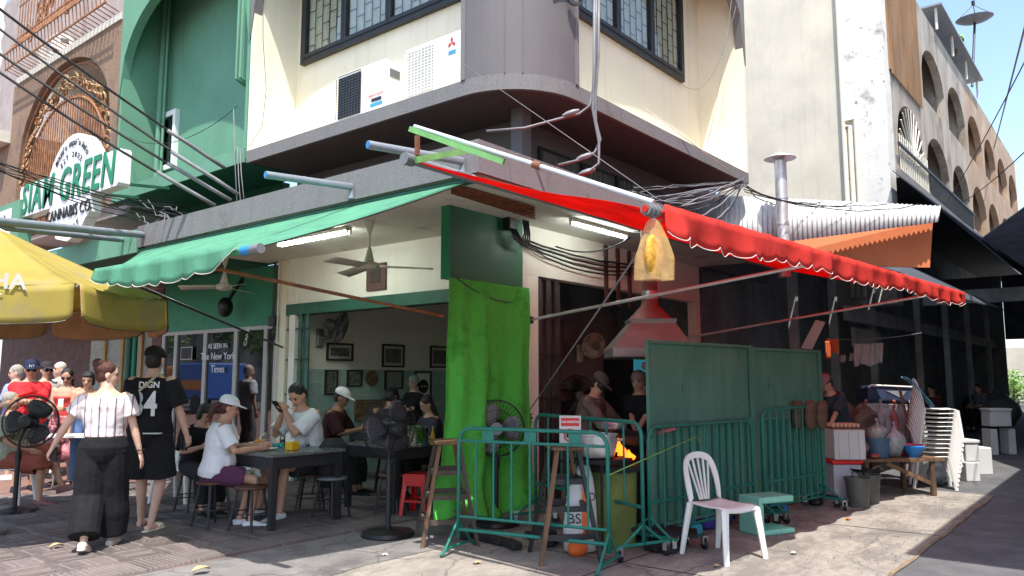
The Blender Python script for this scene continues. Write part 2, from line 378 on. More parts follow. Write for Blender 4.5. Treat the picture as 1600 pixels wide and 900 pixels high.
# ================================================================== helpers for facades
def arch_plate(mb, plane, c, th, a0, a1, spring, rise, ztop, ex=2.6, n=28):
    """wall above an arched opening, in the plane x = c or y = c, from a0 to a1, th thick behind the plane"""
    mid, hw = (a0 + a1)/2, (a1 - a0)/2
    zs = [spring + rise * (max(0, 1 - abs((a0 + (a1-a0)*i/n - mid)/hw) ** ex)) ** (1/ex) for i in range(n+1)]
    for i in range(n):
        b0, b1 = a0 + (a1-a0)*i/n, a0 + (a1-a0)*(i+1)/n
        q = [(b0, zs[i]), (b1, zs[i+1]), (b1, ztop), (b0, ztop)]
        P = [(c, a, z) if plane == 'x' else (a, c, z) for a, z in q]
        mb.prism(P, (th, 0, 0) if plane == 'x' else (0, th, 0))
    return mb
def in_plane(plane, c, a, z): return V(c, a, z) if plane == 'x' else V(a, c, z)
def window(parent, plane, c, a0, a1, z0, z1, n, fr=.07, out=-1, name='window', fm='charcoal', sash=True, curtain=True, brick=True, louvre=False):
    """row of n sashes; out = -1 means the outside is towards smaller x / y"""
    def bx(mb, aa, ab, za, zb, da, db): return mb.box(in_plane(plane, c + out*da, aa, za), in_plane(plane, c + out*db, ab, zb))
    mb = MB(); bx(mb, a0, a1, z0, z0+fr, .0, .07); bx(mb, a0, a1, z1-fr, z1, .0, .07)
    bx(mb, a0, a0+fr, z0+fr, z1-fr, .0, .07); bx(mb, a1-fr, a1, z0+fr, z1-fr, .0, .07)
    w_ = mb.build(name, MATS[fm], parent)
    sw = (a1 - a0 - 2*fr) / n
    for i in range(n):
        b0 = a0 + fr + i*sw; b1 = b0 + sw
        s = MB(); g = .055
        bx(s, b0+.004, b1-.004, z0+fr, z0+fr+g, .015, .085); bx(s, b0+.004, b1-.004, z1-fr-g, z1-fr, .015, .085)
        bx(s, b0+.004, b0+g, z0+fr+g, z1-fr-g, .015, .085); bx(s, b1-g, b1-.004, z0+fr+g, z1-fr-g, .015, .085)
        s.build('sash', MATS[fm], w_)
        p0, p1, q0, q1 = b0+g, b1-g, z0+fr+g, z1-fr-g
        bx(MB(), p0, p1, q0, q1, .045, .051).build('pane', MATS['glass_win'], w_)
        if brick:      # security grille in a running bond behind the glass
            gm = MB(); rows = 5; cw = (p1 - p0)/rows
            for k in range(rows + 1): bx(gm, p0+k*cw-.005, p0+k*cw+.005, q0, q1, .022, .032)
            for k in range(rows):
                z = q0 + (.0 if k % 2 else .13)
                while z < q1: bx(gm, p0+k*cw, p0+(k+1)*cw, z-.004, z+.004, .023, .031); z += .26
            gm.build('grille', MATS['black_metal'], w_)
        if curtain:
            def cf(u, v): return in_plane(plane, c + out*(.012 + .006*math.sin(u*26 + i)), p0 + (p1-p0)*u, q0 + (q1-q0)*v)
            MB().grid(cf, 30, 1).build('curtain', MATS['curtain_cloth'], w_, smooth='all')
    return w_
mat('curtain_cloth', (.62, .62, .50), .8, var=.12, sc=3, stretch=(1, 1, 14))

# ================================================================== corner shophouse
S = thing('corner_shophouse', 'cream and grey corner shophouse with rounded grey corner above the open restaurant', 'building', (0, 0, 0))
b = MB()
b.box((-2.0, -1.14, 3.26), (-.002, 4.97, 3.5)); b.box((0, -1.14, 3.26), (4.6, -.002, 3.5))
b.build('canopy', MATS['soffit'], S)
b = MB().box((-2.04, -1.18, 3.24), (-2.0, 4.97, 3.53)); b.build('fascia', MATS['grey_pebble'], S)
b = MB().box((-2.0, -1.18, 3.24), (4.6, -1.14, 3.53)); b.build('fascia', MATS['grey_pebble'], S)
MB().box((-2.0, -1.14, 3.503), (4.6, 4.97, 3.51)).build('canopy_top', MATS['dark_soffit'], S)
# left front: cream band, green lintel, column
MB().box((0, .08, 2.58), (.15, 4.43, 3.26)).build('wall', MATS['cream_in'], S)
MB().box((-.035, .08, 2.42), (.16, 4.43, 2.58)).build('lintel', MATS['green_trim'], S)
MB().box((-.03, 4.43, .0), (.15, 4.66, 3.26)).build('column', MATS['cream'], S)
# green wing wall with header
MB().box((-1.20, -.05, 2.5), (0, .05, 3.258)).build('header_panel', MATS['green_panel'], S)
MB().box((-1.215, -.06, 2.498), (-1.2, .06, 3.262)).build('panel_edge', MATS['green_edge'], S)
# right front: pier and band that catch the red light of the awning
MB().box((.0, -.02, .0), (.33, .12, 2.68)).build('pier', MATS['cream_in'], S)
MB().box((.0, -.02, 2.683), (4.45, .12, 3.258)).build('wall', MATS['cream_in'], S)
MB().box((4.45, -.02, .0), (4.6, .12, 3.258)).build('pier', MATS['cream_in'], S)
# inside
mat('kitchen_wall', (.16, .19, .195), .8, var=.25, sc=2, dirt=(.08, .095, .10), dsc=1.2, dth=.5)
PW = MB().box((-.03, 4.2, 0), (4.6, 4.34, 3.3)).build('party_wall', MATS['cream_in'], S)
mat('wall_tile', (.36, .52, .47), .3, var=.08, sc=4, rnd=.07, dirt=(.22, .33, .29), dsc=3, dth=.66)
ts = None
for i in range(17):
    for j in range(8):
        x, z = .02 + i*.2, .03 + j*.2
        if ts is None:
            ts = MB().box((-.097, -.012, -.097), (.097, 0, .097)).build('wall_tile', MATS['wall_tile'], PW, world=False); ts.location = (x+.1, 4.2, z+.1)
        else:
            inst(ts, 'wall_tile', PW, Matrix.Translation((x+.1, 4.2, z+.1)))
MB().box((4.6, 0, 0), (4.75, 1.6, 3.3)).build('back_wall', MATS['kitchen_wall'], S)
MB().box((4.6, 1.602, 0), (4.75, 4.34, 3.3)).build('back_wall', MATS['cream_in'], S)
MB().box((.15, .12, 3.3), (4.6, 4.2, 3.36)).build('ceiling', MATS['soffit'], S)
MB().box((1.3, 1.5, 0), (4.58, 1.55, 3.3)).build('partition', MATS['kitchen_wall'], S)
MB().box((1.3, 1.553, 0), (4.58, 1.6, 3.3)).build('partition', MATS['cream_in'], S)
# folding gates
def folding_gate(name, label, plane, c, a0, a1, z1, n, m):
    g = thing(name, label, 'gate', in_plane(plane, c, (a0+a1)/2, 0))
    for k in range(n):
        x0 = a0 + (a1-a0)*k/n; x1 = a0 + (a1-a0)*(k+1)/n - .012; o = .02 if k % 2 else -.02
        mb = MB(); mb.box(in_plane(plane, c+o-.012, x0, .04), in_plane(plane, c+o+.012, x1, z1)); mb.build('leaf', MATS[m], g)
    for z in (.25, .75, 1.25, 1.75, 2.2):
        mb = MB(); mb.box(in_plane(plane, c-.048, a0, z), in_plane(plane, c-.036, a1, z+.02)); mb.build('cross_bar', MATS['black_metal'], g)
    return g
mat('gate_green', (.05, .13, .10), .55, var=.2, sc=6)
mat('gate_dark', (.05, .042, .042), .6, var=.25, sc=6)
folding_gate('folding_gate', 'green folding metal gate pushed back against the cream column', 'x', .03, 3.9, 4.42, 2.42, 6, 'gate_green')
folding_gate('folding_gate', 'dark folding gate beside the pink pier at the kitchen', 'y', .03, .34, .86, 2.66, 6, 'gate_dark')
# mezzanine strip between canopy and ledge
MB().box((0, .0, 3.51), (.15, 4.3, 4.5)).build('upper_band', MATS['grey_paint'], S)
MB().box((.15, 0, 3.51), (4.6, .15, 4.5)).build('upper_band', MATS['grey_paint'], S)
MB().box((-.32, -.3, 3.51), (-.16, -.14, 4.5)).build('post', MATS['grey_paint'], S)
glass_mat('glass_dark', (.35, .38, .4), .1)
mat('dark_curtain', (.1, .1, .085), .8, var=.2, sc=3)
for k, (x0, x1) in enumerate(((.35, 1.2), (1.25, 2.05), (2.1, 2.9), (2.95, 3.7))):
    wv = MB().box((x0, -.04, 3.6), (x1, -.003, 4.25)).build('window', MATS['charcoal'], S)
    MB().box((x0+.05, -.05, 3.65), (x1-.05, -.042, 4.2)).build('pane', MATS['dark_curtain'], wv)
    for q in range(1, 6): MB().box((x0+.05+(x1-x0-.1)*q/6-.006, -.062, 3.65), (x0+.05+(x1-x0-.1)*q/6+.006, -.052, 4.2)).build('bar', MATS['cable_grey'], wv)
# ledge with the rounded corner
LX, LY, RR, LZ0, LZ1, TOP = -.99, -.89, .86, 4.5, 4.66, 8.6
YE, XE = 4.10, 4.62
def corner_arc(x0, y0, r, n=14): return [(x0 + r - r*math.cos(t), y0 + r - r*math.sin(t)) for t in [math.pi/2*i/n for i in range(n+1)]]
def ledge_poly(o): return [(LX+o, YE)] + corner_arc(LX+o, LY+o, RR-o*.4) + [(XE, LY+o), (XE, .0), (.0, .0), (.0, YE)]
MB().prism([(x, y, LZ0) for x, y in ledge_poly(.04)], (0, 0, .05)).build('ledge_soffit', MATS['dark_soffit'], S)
MB().prism([(x, y, LZ0-.01) for x, y in [(LX, YE)] + corner_arc(LX, LY, RR) + [(XE, LY)]] + [(x, y, LZ0-.01) for x, y in [(XE, LY+.04)] + list(reversed(corner_arc(LX+.04, LY+.04, RR-.02))) + [(LX+.04, YE)]], (0, 0, LZ1-LZ0+.01)).build('ledge_edge', MATS['grey_pebble'], S)
MB().prism([(x, y, LZ0+.052) for x, y in ledge_poly(.04)], (0, 0, LZ1-LZ0-.06)).build('ledge_slab', MATS['cream'], S)
# rounded pier
arc = corner_arc(LX, LY, RR)
MB().prism([(x, y, LZ1) for x, y in arc + [(-.10, -.14), (-.25, -.14), (-.25, -.02), (LX, -.02)]], (0, 0, TOP-LZ1)).build('corner_pier', MATS['grey_paint'], S, smooth=True)
for (x, y) in ((LX-.012, -.055), (-.135, LY-.012)):
    MB().box((x, y, LZ1), (x+.06, y+.06, TOP)).build('pier_trim', MATS['grey_pebble'], S)
for t in (.42, .5):
    x, y = arc[int(t*14)]; MB().box((x-.008, y-.008, LZ1), (x+.004, y+.004, TOP)).build('seam', MATS['grey_pebble'], S)
text('lettering', 'Ve', .42, frame((-.36, -.885, 5.62), (.8, -.6, 0), (0, 0, 1)) , 'ink', S, ext=.012, shear=.25)
# window walls, returns, arches
WXL, WYR = -.25, -.14
MB().box((WXL, -.02, LZ1), (WXL+.12, YE-.06, TOP)).build('window_wall', MATS['cream'], S)
MB().box((-.10, WYR, LZ1), (XE-.06, WYR+.12, TOP)).build('window_wall', MATS['cream'], S)
MB().box((LX, YE-.06, LZ1), (.0, YE, TOP)).build('end_wall', MATS['cream'], S)
MB().box((XE-.06, LY, LZ1), (XE, .0, TOP)).build('end_wall', MATS['cream'], S)
arch_plate(MB(), 'x', LX-.02, .14, .0, YE-.0, 6.35, 1.55, TOP).build('arch', MATS['grey_pebble'], S)
arch_plate(MB(), 'y', LY-.02, .14, -.08, XE, 6.4, 1.55, TOP).build('arch', MATS['grey_pebble'], S)
MB().box((LX, LY, TOP), (XE, YE, TOP+.2)).build('roof_slab', MATS['soffit'], S)
zl = ox(475, 104, WXL).z
yl0 = ox(722, 30, WXL).y; yl1 = ox(475, 104, WXL).y
window(S, 'x', WXL, .02, yl1, zl, zl+1.75, 4)
xr0, xr1 = -.06, oy(1064, 128, WYR).x; zr = oy(1064, 130, WYR).z
window(S, 'y', WYR, xr0, xr1, zr, zr+1.75, 4)

# ================================================================== green shophouse (left neighbour)
G = thing('green_shophouse', 'green painted shophouse with deep arched balcony and small white window', 'building', (-.5, 6.2, 0))
Y0, Y1 = YE+.03, 8.2
MB().box((LX, Y0, 4.5), (.0, Y1, 4.56)).build('balcony_slab', MATS['green_trim'], G)
MB().box((LX-.03, Y0, 4.5), (LX, Y1, 4.72)).build('balcony_edge', MATS['green_wall'], G)
MB().box((WXL, Y0, 4.56), (WXL+.12, Y1, TOP)).build('back_wall', MATS['green_wall'], G)
MB().box((LX, Y1-.08, 4.56), (WXL-.002, Y1, TOP)).build('end_wall', MATS['green_wall'], G)
MB().box((LX, Y0, 4.56), (WXL-.002, Y0+.06, TOP)).build('end_wall', MATS['green_wall'], G)
arch_plate(MB(), 'x', LX-.03, .15, Y0, Y1, 6.3, 1.75, TOP+.6, ex=2.3).build('arch', MATS['green_wall'], G)
MB().box((LX, Y0, TOP), (.0, Y1, TOP+.2)).build('roof_slab', MATS['green_trim'], G)
MB().box((0, 4.66, 3.26), (.12, Y1, 4.5)).build('wall', MATS['green_trim'], G)
ys0, ys1 = ox(279, 215, WXL).y, ox(241, 215, WXL).y; zs0, zs1 = ox(260, 268, WXL).z, ox(260, 180, WXL).z
MB().box((WXL-.08, ys0, zs0), (WXL, ys0+.09, zs1)).box((WXL-.08, ys1-.09, zs0), (WXL, ys1, zs1)).box((WXL-.08, ys0+.09, zs1-.09), (WXL, ys1-.09, zs1)).box((WXL-.08, ys0+.09, zs0), (WXL, ys1-.09, zs0+.09)).build('window_frame', MATS['white_paint'], G)
MB().box((WXL-.035, ys0+.09, zs0+.09), (WXL-.02, ys1-.09, zs1-.09)).build('pane', MATS['glass_dark'], G)
for yy, r_ in ((Y1-.2, .05), (Y1-.36, .025)):
    MB().cyl((WXL-.12, yy, 4.56), (WXL-.12, yy, TOP), r_, n=10).build('drain_pipe', MATS['green_wall'], G, smooth=True)
for yy in (Y0+.12, Y0+.22):
    MB().tube([(LX-.05, yy, TOP), (LX-.05, yy, 5.75), (LX+.1, yy, 5.7)], .03, 8).build('drain_pipe', MATS['green_wall'], G, smooth=True)
# canopy and shop front below
MB().box((-2.0, 4.99, 3.22), (.0, 9.6, 3.46)).build('canopy', MATS['green_trim'], G)
MB().box((-2.04, 4.99, 3.18), (-2.0, 9.6, 3.5)).build('fascia', MATS['green_wall'], G)
SY0, SY1 = 4.68, 8.15
MB().box((-.02, SY0, 2.3), (.12, SY1, 3.22)).build('shop_header', MATS['green_edge'], G)
mat('shop_frame', (.42, .41, .38), .5, var=.08)
mat('shop_inside', (.16, .17, .17), .8, var=.5, sc=1.5, dirt=(.45, .4, .3), dsc=2.3, dth=.6)
MB().box((1.6, SY0, 0), (1.7, SY1, 3.2)).build('shop_back_wall', MATS['shop_inside'], G)
MB().box((.12, SY0, 3.1), (1.6, SY1, 3.2)).build('shop_ceiling', MATS['shop_inside'], G)
yb = [SY0+.02, ox(413, 600, 0).y, ox(366, 600, 0).y, ox(318, 600, 0).y, ox(272, 600, 0).y, ox(246, 600, 0).y, SY1]
yb = sorted(yb)
for k in range(len(yb) - 1):
    a0, a1 = yb[k], yb[k+1]
    f = MB(); f.box((-.01, a0, .0), (.07, a0+.05, 2.3)).box((-.01, a1-.05, .0), (.07, a1-.002, 2.3)).box((-.01, a0+.05, 2.24), (.07, a1-.05, 2.3)).box((-.01, a0+.05, .0), (.07, a1-.05, .16))
    fr_ = f.build('shop_window', MATS['shop_frame'], G)
    MB().box((.02, a0+.05, .16), (.03, a1-.05, 2.24)).build('pane', MATS['glass_shop'], fr_)
mat('white_ink', (.75, .75, .73), .6, var=.03)
def on_left(p, x=None): return frame(V(x if x is not None else p.x, p.y, p.z), (0, -1, 0), (0, 0, 1))
for s_, v_, z_ in (('AS SEEN IN', 541, .12), ('The New York', 557, .17), ('Times', 577, .17)):
    text('window_lettering', s_, z_, on_left(ox(341, v_, -.0), -.012), 'white_ink', G, ext=.003)
text('window_lettering', 'CANNABIS CO.', .11, on_left(ox(392, 505, 0), -.012) @ Matrix.Rotation(R(70), 4, 'Z'), 'white_ink', G, ext=.003)
p = ox(293, 553, 0); MB().box((-.022, p.y-.19, p.z-.1), (-.014, p.y+.19, p.z+.12)).build('window_notice', MATS['shop_frame'], G)
MB().box((-.026, p.y-.17, p.z-.085), (-.0225, p.y+.17, p.z+.105)).build('notice_face', MATS['ink'], G)
MB().cyl((-.1, ox(210, 560, -.1).y, 0), (-.1, ox(210, 560, -.1).y, 3.2), .045, n=10).build('drain_pipe', MATS['green_edge'], G, smooth=True)
MB().cyl((-.12, ox(203, 560, -.1).y, 0), (-.12, ox(203, 560, -.1).y, 3.2), .06, n=10).build('drain_pipe', MATS['green_trim'], G, smooth=True)

# ================================================================== brown shophouse (far left)
mat('brown_pebble', (.26, .17, .112), .9, var=.3, sc=40, bump=.8, bsc=70, dirt=(.16, .11, .085), dsc=1.3, dth=.5, streak=.45)
mat('grey_pink', (.36, .30, .28), .85, var=.15, sc=3)
Bn = thing('brown_shophouse', 'brown pebble-dashed shophouse with rusty iron scrollwork in its arch', 'building', (-.5, 10.5, 0))
B0, B1 = 8.23, 13.2
arch_plate(MB(), 'x', LX-.02, .2, B0+.22, B1-.35, 5.85, 1.85, 7.85, ex=2.1).build('arch', MATS['brown_pebble'], Bn)
MB().box((LX-.02, B0, 4.5), (LX+.18, B0+.22, 7.85)).build('pier', MATS['brown_pebble'], Bn)
MB().box((LX-.02, B1-.35, 4.5), (LX+.18, B1+.2, 7.85)).build('pier', MATS['brown_pebble'], Bn)
MB().box((.3, B0, 4.4), (.4, B1, 12)).build('back_wall', MATS['grey_pink'], Bn)
MB().box((LX-.05, B0, 7.85), (.3, B1, 7.98)).build('balcony_slab', MATS['old_white'], Bn)
MB().box((LX+.3, B0, 4.4), (.3, B1, 4.5)).build('floor_slab', MATS['grey_pink'], Bn)
# iron grille in the arch
gr = MB()
ym = (B0 + B1 - .13)/2; hw = (B1 - B0 - .57)/2
for i in range(34):
    y = ym - hw*.86 + 2*hw*.86*i/33; t = abs((y - ym)/(hw*.86)); zt = 5.2 + 1.8*max(0, 1 - t**2.2)**.45
    MB().cyl((LX+.06, y, 4.5), (LX+.06, y, zt), .016, n=5).build('bar', MATS['rust_iron'], Bn)
for k, (hh, rz) in enumerate(((.86, 1.72), (1.0, 1.84))):
    MB().tube([(LX+.06, ym + hw*hh*math.copysign(abs(math.cos(a))**.9, math.cos(a)), 5.25 + (.5 if k else 0) + (rz - .0)*math.sin(a)*(.98 if not k else 1.0)) for a in [math.pi*i/24 for i in range(25)]], .026, 6).build('hoop', MATS['rust_iron'], Bn)
for z in (4.75, 5.25): MB().beam((LX+.05, ym-hw, z), (LX+.05, ym+hw, z), .03, .05).build('rail', MATS['rust_iron'], Bn)
random.seed(11)
for i in range(60):      # scrolls between the two hoops
    a = math.pi*(i+.5)/60; rr = random.uniform(.9, .98)
    y = ym + hw*rr*math.cos(a)*.99; z = 5.5 + 1.86*math.sin(a)*(rr)
    s0 = random.choice((-1, 1)); r0 = random.uniform(.09, .17)
    pts = [(LX+.05+.03*math.sin(q*9), y + s0*r0*(1-q*.8)*math.cos(q*9+a), z + r0*(1-q*.8)*math.sin(q*9+a)) for q in [k/13 for k in range(14)]]
    MB().tube(pts, [.03*(1-.6*k/13) for k in range(14)], 5).build('scroll', MATS['brass_iron' if i % 3 else 'rust_iron'], Bn)
# upstairs balcony cage with scrollwork
for i in range(30):
    y = B0 + .1 + (B1-B0-.2)*i/29
    MB().tube([(LX-.02, y, 8.0), (LX-.30, y, 8.08), (LX-.34, y, 8.4), (LX-.12, y, 8.8), (LX-.1, y, 10.8)], .012, 5).build('bar', MATS['rust_iron'], Bn)
for z, o in ((8.08, -.30), (8.4, -.35), (8.85, -.12), (9.6, -.11)):
    MB().beam((LX+o, B0+.05, z), (LX+o, B1-.05, z), .025, .03).build('rail', MATS['rust_iron'], Bn)
for i in range(30):
    y = B0 + .5 + (B1-B0-1)*random.random(); z = random.uniform(8.7, 10.4); r0 = random.uniform(.1, .2)
    MB().tube([(LX-.08, y + r0*(1-q*.8)*math.cos(q*9), z + r0*1.6*(1-q*.8)*math.sin(q*9)) for q in [k/13 for k in range(14)]], .018, 5).build('scroll', MATS['rust_iron'], Bn)
# white-grilled house beyond it
Wn = thing('white_grille_house', 'shophouse with white barred balcony at the far left edge', 'building', (-.5, 15, 0))
MB().box((LX, B1+.25, 4.5), (.3, 19, 6.6)).build('wall', MATS['brown_pebble'], Wn)
MB().box((LX-.35, B1+.25, 6.6), (.3, 19, 6.85)).build('balcony_slab', MATS['old_white'], Wn)
MB().box((.3, B1+.25, 6.85), (.4, 19, 12)).build('back_wall', MATS['grey_pink'], Wn)
for i in range(34):
    y = B1 + .3 + i*.11
    MB().tube([(LX-.3, y, 6.85)] + [(LX-.3 + .03*math.sin(k*1.6), y, 6.85 + k*.18) for k in range(1, 18)], .016, 5).build('bar', MATS['white_paint'], Wn)
# ground floor of the brown house: piers, doors
mat('maroon', (.10, .045, .04), .6, var=.15, sc=3); mat('ochre', (.42, .27, .10), .6, var=.15, sc=4)
MB().box((.9, 8.2, 0), (1.0, 19, 4.4)).build('shop_wall', MATS['maroon'], Bn)
MB().box((-1.6, 8.2, 3.1), (.9, 19, 3.3)).build('canopy', MATS['grey_pink'], Bn)
MB().box((-.02, 8.2, 0), (.25, 8.55, 3.1)).build('pier', MATS['maroon'], Bn)
mat('frosted', (.25, .27, .24), .25, var=.1, sc=3)
for k in range(5):
    y = 9.0 + k*.85
    MB().box((.82, y, .1), (.88, y+.1, 2.6)).build('door_post', MATS['ochre'], Bn)
    MB().box((.86, y+.1, .1), (.89, y+.83, 2.6)).build('door_panel', MATS['frosted'], Bn)

# ================================================================== far row on the right
mat('cream_gable', (.58, .53, .43), .85, var=.1, sc=.8, dirt=(.5, .46, .38), dsc=.7, dth=.5, bump=.1, bsc=15, streak=.25)
mat('peeling', (.66, .64, .60), .85, var=.08, sc=2, dirt=(.24, .2, .17), dsc=1.3, dth=.57, dirt2=(.2, .17, .15), bump=.5, bsc=14)
mat('row_wall', (.36, .32, .27), .85, var=.25, sc=1.2, dirt=(.19, .15, .12), dsc=1.3, dth=.5, stretch=(1, 1, .4))
mat('row_wall_orange', (.38, .27, .19), .85, var=.2, sc=1.0, dirt=(.55, .45, .36), dsc=1.0, dth=.58)
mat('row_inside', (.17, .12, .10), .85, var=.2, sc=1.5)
mat('brown_sheet', (.24, .14, .07), .7, var=.3, sc=4, stretch=(1, 1, .15), dirt=(.2, .19, .18), dsc=3, dth=.58)
RX, RY = 12.7, -1.13
W = thing('cream_gable_house', 'terrace with plain cream gable wall, peeling white pier and grey arched balconies', 'building', (RX, 0, 0))
MB().box((RX, -.2, 3.2), (RX+.2, 3.2, 13.5)).build('gable_wall', MATS['cream_gable'], W)
MB().box((RX-.06, RY, 3.2), (RX+.5, -.2, 13.5)).build('pier', MATS['peeling'], W)
for k, (yy, z1) in enumerate(((-.16, 14), (-.30, 7.6), (-.44, 7.75))):
    top = [(RX-.12, yy, z1)] if k == 0 else [(RX-.12, -.2, z1), (RX-.12, yy, z1)]
    MB().tube(top + [(RX-.12, yy, 3.4)], .055, 8).build('drain_pipe', MATS['cream'], W, smooth=True)
bays = [(RX+.5, 16.6), (16.6, 20.4), (20.4, 24.1), (24.1, 27.8), (27.8, 31.4), (31.4, 35), (35, 38.6)]
for i, (x0, x1) in enumerate(bays):
    wmn = 'row_wall' if i < 3 else 'row_wall_orange'
    for fz0, fz1 in ((6.5, 9.2), (9.2, 12.1)):
        if i == 0 and fz0 > 9: continue
        a0, a1 = x0 + .45, x1 - .12
        MB().box((x0, RY, fz0), (a0, RY+.22, fz1)).build('pier', MATS[wmn], W)
        MB().box((a1, RY, fz0), (x1, RY+.22, fz1)).build('pier', MATS[wmn], W)
        arch_plate(MB(), 'y', RY, .22, a0, a1, fz0+1.15, .9, fz1, ex=1.8, n=16).build('arch', MATS[wmn], W)
        MB().box((a0, RY, fz0), (a1, RY+.16, fz0+.25)).build('parapet', MATS[wmn], W)
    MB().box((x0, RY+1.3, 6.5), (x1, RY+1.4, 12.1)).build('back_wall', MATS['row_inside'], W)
    MB().box((x1-.1, RY+.22, 6.5), (x1, RY+1.3, 12.1)).build('cross_wall', MATS[wmn], W)
    MB().box((x0, RY+.22, 9.1), (x1-.1, RY+1.3, 9.2)).build('floor_slab', MATS[wmn], W)
MB().box((bays[0][0], RY-.12, 6.3), (38.6, RY+3, 6.5)).build('ledge', MATS['grey_pebble'], W)
MB().box((RX+.4, RY-.05, 9.0), (16.5, RY+.02, 13.4)).build('sheet_screen', MATS['brown_sheet'], W)
for k in range(20): MB().box((RX+.45+k*.17, RY-.08, 8.9), (RX+.5+k*.17, RY-.052, 13.4)).build('screen_rib', MATS['brown_sheet'], W)
MB().box((16.6, RY+.0, 12.1), (38.6, RY+1.4, 12.25)).build('roof', MATS['row_wall'], W)
# fan-shaped grille in the first arch
gx, gz = (RX+.5+16.6)/2+.2, 7.0
for k in range(15):
    a = math.pi*k/14; MB().cyl((gx+.2*math.cos(a), RY-.03, gz+.2*math.sin(a)), (gx+1.5*math.cos(a), RY-.03, gz+1.5*math.sin(a)), .02, n=5).build('grille_bar', MATS['old_white'], W)
for k in range(16): MB().cyl((RX+.9+k*.21, RY-.04, 6.5), (RX+.9+k*.21, RY-.04, 7.5), .02, n=5).build('grille_bar', MATS['old_white'], W)
# balcony railing along the ledge
MB().beam((bays[0][0], RY-.1, 7.15), (24, RY-.1, 7.15), .05, .06).build('handrail', MATS['black_metal'], W)
for k in range(44): MB().box((16.8+k*.16, RY-.11, 6.5), (16.83+k*.16, RY-.09, 7.12)).build('baluster', MATS['black_metal'], W)
# rooftop: rail, awning, dish
MB().box((19, RY-.3, 12.9), (27, RY+1.2, 12.96)).build('roof_awning', MATS['pvc_grey'], W)
for x in (19.2, 21.8, 24.4, 26.8): MB().cyl((x, RY-.1, 12.2), (x, RY-.1, 12.9), .04, n=6).build('post', MATS['old_white'], W)
p0 = oy(1519, 135, RY+.3); p1 = oy(1523, 36, RY+.3)
D = thing('satellite_dish', 'large grey mesh satellite dish on a pole above the terrace roof', 'satellite dish', p0)
MB().cyl(p0, p1, .05, n=8).build('pole', MATS['black_metal'], D)
Md = Matrix.Rotation(R(-4), 4, 'Y')
mat('dish_mesh', (.16, .17, .19), .5, var=.2, sc=10)
MB().lathe([(.02, 0), (.3, .03), (.55, .1), (.72, .19), (.73, .2), (.55, .12), (.3, .05), (.02, .03)], p1, 24, Md.to_3x3()).build('dish', MATS['dish_mesh'], D, smooth=True)
ft = p1 + (Md.to_3x3() @ V(0, 0, .8))
for a in (0, 2.1, 4.2): MB().cyl(p1 + Md.to_3x3() @ V(.7*math.cos(a), .7*math.sin(a), .19), ft, .02, n=5).build('strut', MATS['dish_mesh'], D)
MB().cyl(ft, ft + V(0, 0, .18), .07, n=8).build('feed_horn', MATS['black_plastic'], D)
mat('leaf', (.06, .15, .03), .6, var=.4, sc=6); mat('leaf_light', (.16, .3, .06), .6, var=.4, sc=6)
def leafy(name, c, r, n, m, size, parent=None, seed=1):
    rd = random.Random(seed); mb = MB()
    for i in range(n):
        d = Vector((rd.gauss(0, 1), rd.gauss(0, 1), rd.gauss(0, 1))).normalized() * (rd.random() ** .5)
        p = Vector(c) + Vector((d.x*r[0], d.y*r[1], d.z*r[2])); a = Vector((rd.uniform(-1, 1), rd.uniform(-1, 1), rd.uniform(-.6, .6))).normalized(); b_ = a.orthogonal().normalized()
        s_ = size * rd.uniform(.6, 1.3); mb.add([p - a*s_, p + b_*s_*.4, p + a*s_, p - b_*s_*.4], [(0, 1, 2, 3)])
    o = mb.build(name, MATS[m], parent); return o
pp = oy(1497, 64, RY-.1)
pl = thing('rooftop_plant', 'small green plant hanging over the roof edge below the dish', 'plant', pp)
leafy('foliage', pp, (.45, .2, .25), 120, 'leaf_light', .12, pl, 4)
MB().cyl(pp - V(0, -.1, .5), pp, .03, n=6).build('stem', MATS['wood'], pl)

# ground floor arcade of the row and the covered market between the two houses (dim, shaded by its roofs)
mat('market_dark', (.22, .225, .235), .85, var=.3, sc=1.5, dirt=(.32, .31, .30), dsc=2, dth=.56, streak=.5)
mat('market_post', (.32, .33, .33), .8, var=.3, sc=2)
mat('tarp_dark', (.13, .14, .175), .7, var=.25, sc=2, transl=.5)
K = thing('market_shed', 'dark open-fronted market shed between the corner house and the terrace', 'shed', (8.5, 0, 0))
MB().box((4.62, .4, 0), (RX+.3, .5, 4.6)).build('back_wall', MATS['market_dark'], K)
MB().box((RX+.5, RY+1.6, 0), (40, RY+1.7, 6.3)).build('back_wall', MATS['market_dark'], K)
def roof_sheet(name, pts, m, parent): return MB().prism(pts, (0, 0, .03)).build(name, MATS[m], parent)
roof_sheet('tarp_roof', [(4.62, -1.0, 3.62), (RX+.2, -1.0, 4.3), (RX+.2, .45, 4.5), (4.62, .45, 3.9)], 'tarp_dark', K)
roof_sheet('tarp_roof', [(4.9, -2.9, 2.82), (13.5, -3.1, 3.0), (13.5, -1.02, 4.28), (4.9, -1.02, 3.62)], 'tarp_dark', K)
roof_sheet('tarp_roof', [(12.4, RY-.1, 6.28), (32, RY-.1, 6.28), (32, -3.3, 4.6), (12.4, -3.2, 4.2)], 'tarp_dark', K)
for x, y in ((6.9, -.75), (9.2, -.75), (11.9, -.8), (14.5, -1.2), (17.5, -1.3), (21, -1.3), (25, -1.3)):
    MB().box((x, y, 0), (x+.14, y+.14, 4.0)).build('post', MATS['market_post'], K)
MB().box((9.0, -1.1, 2.62), (30, -.95, 2.9)).build('beam', MATS['market_post'], K)
MB().box((9.5, -.98, 2.1), (11.6, -.94, 2.5)).build('signboard', MATS['market_post'], K)
lv = MB()
for k in range(18): MB().box((9.9, .30, .95 + k*.062), (10.55, .36, .975 + k*.062)).build('louvre_slat', MATS['old_white'], K)
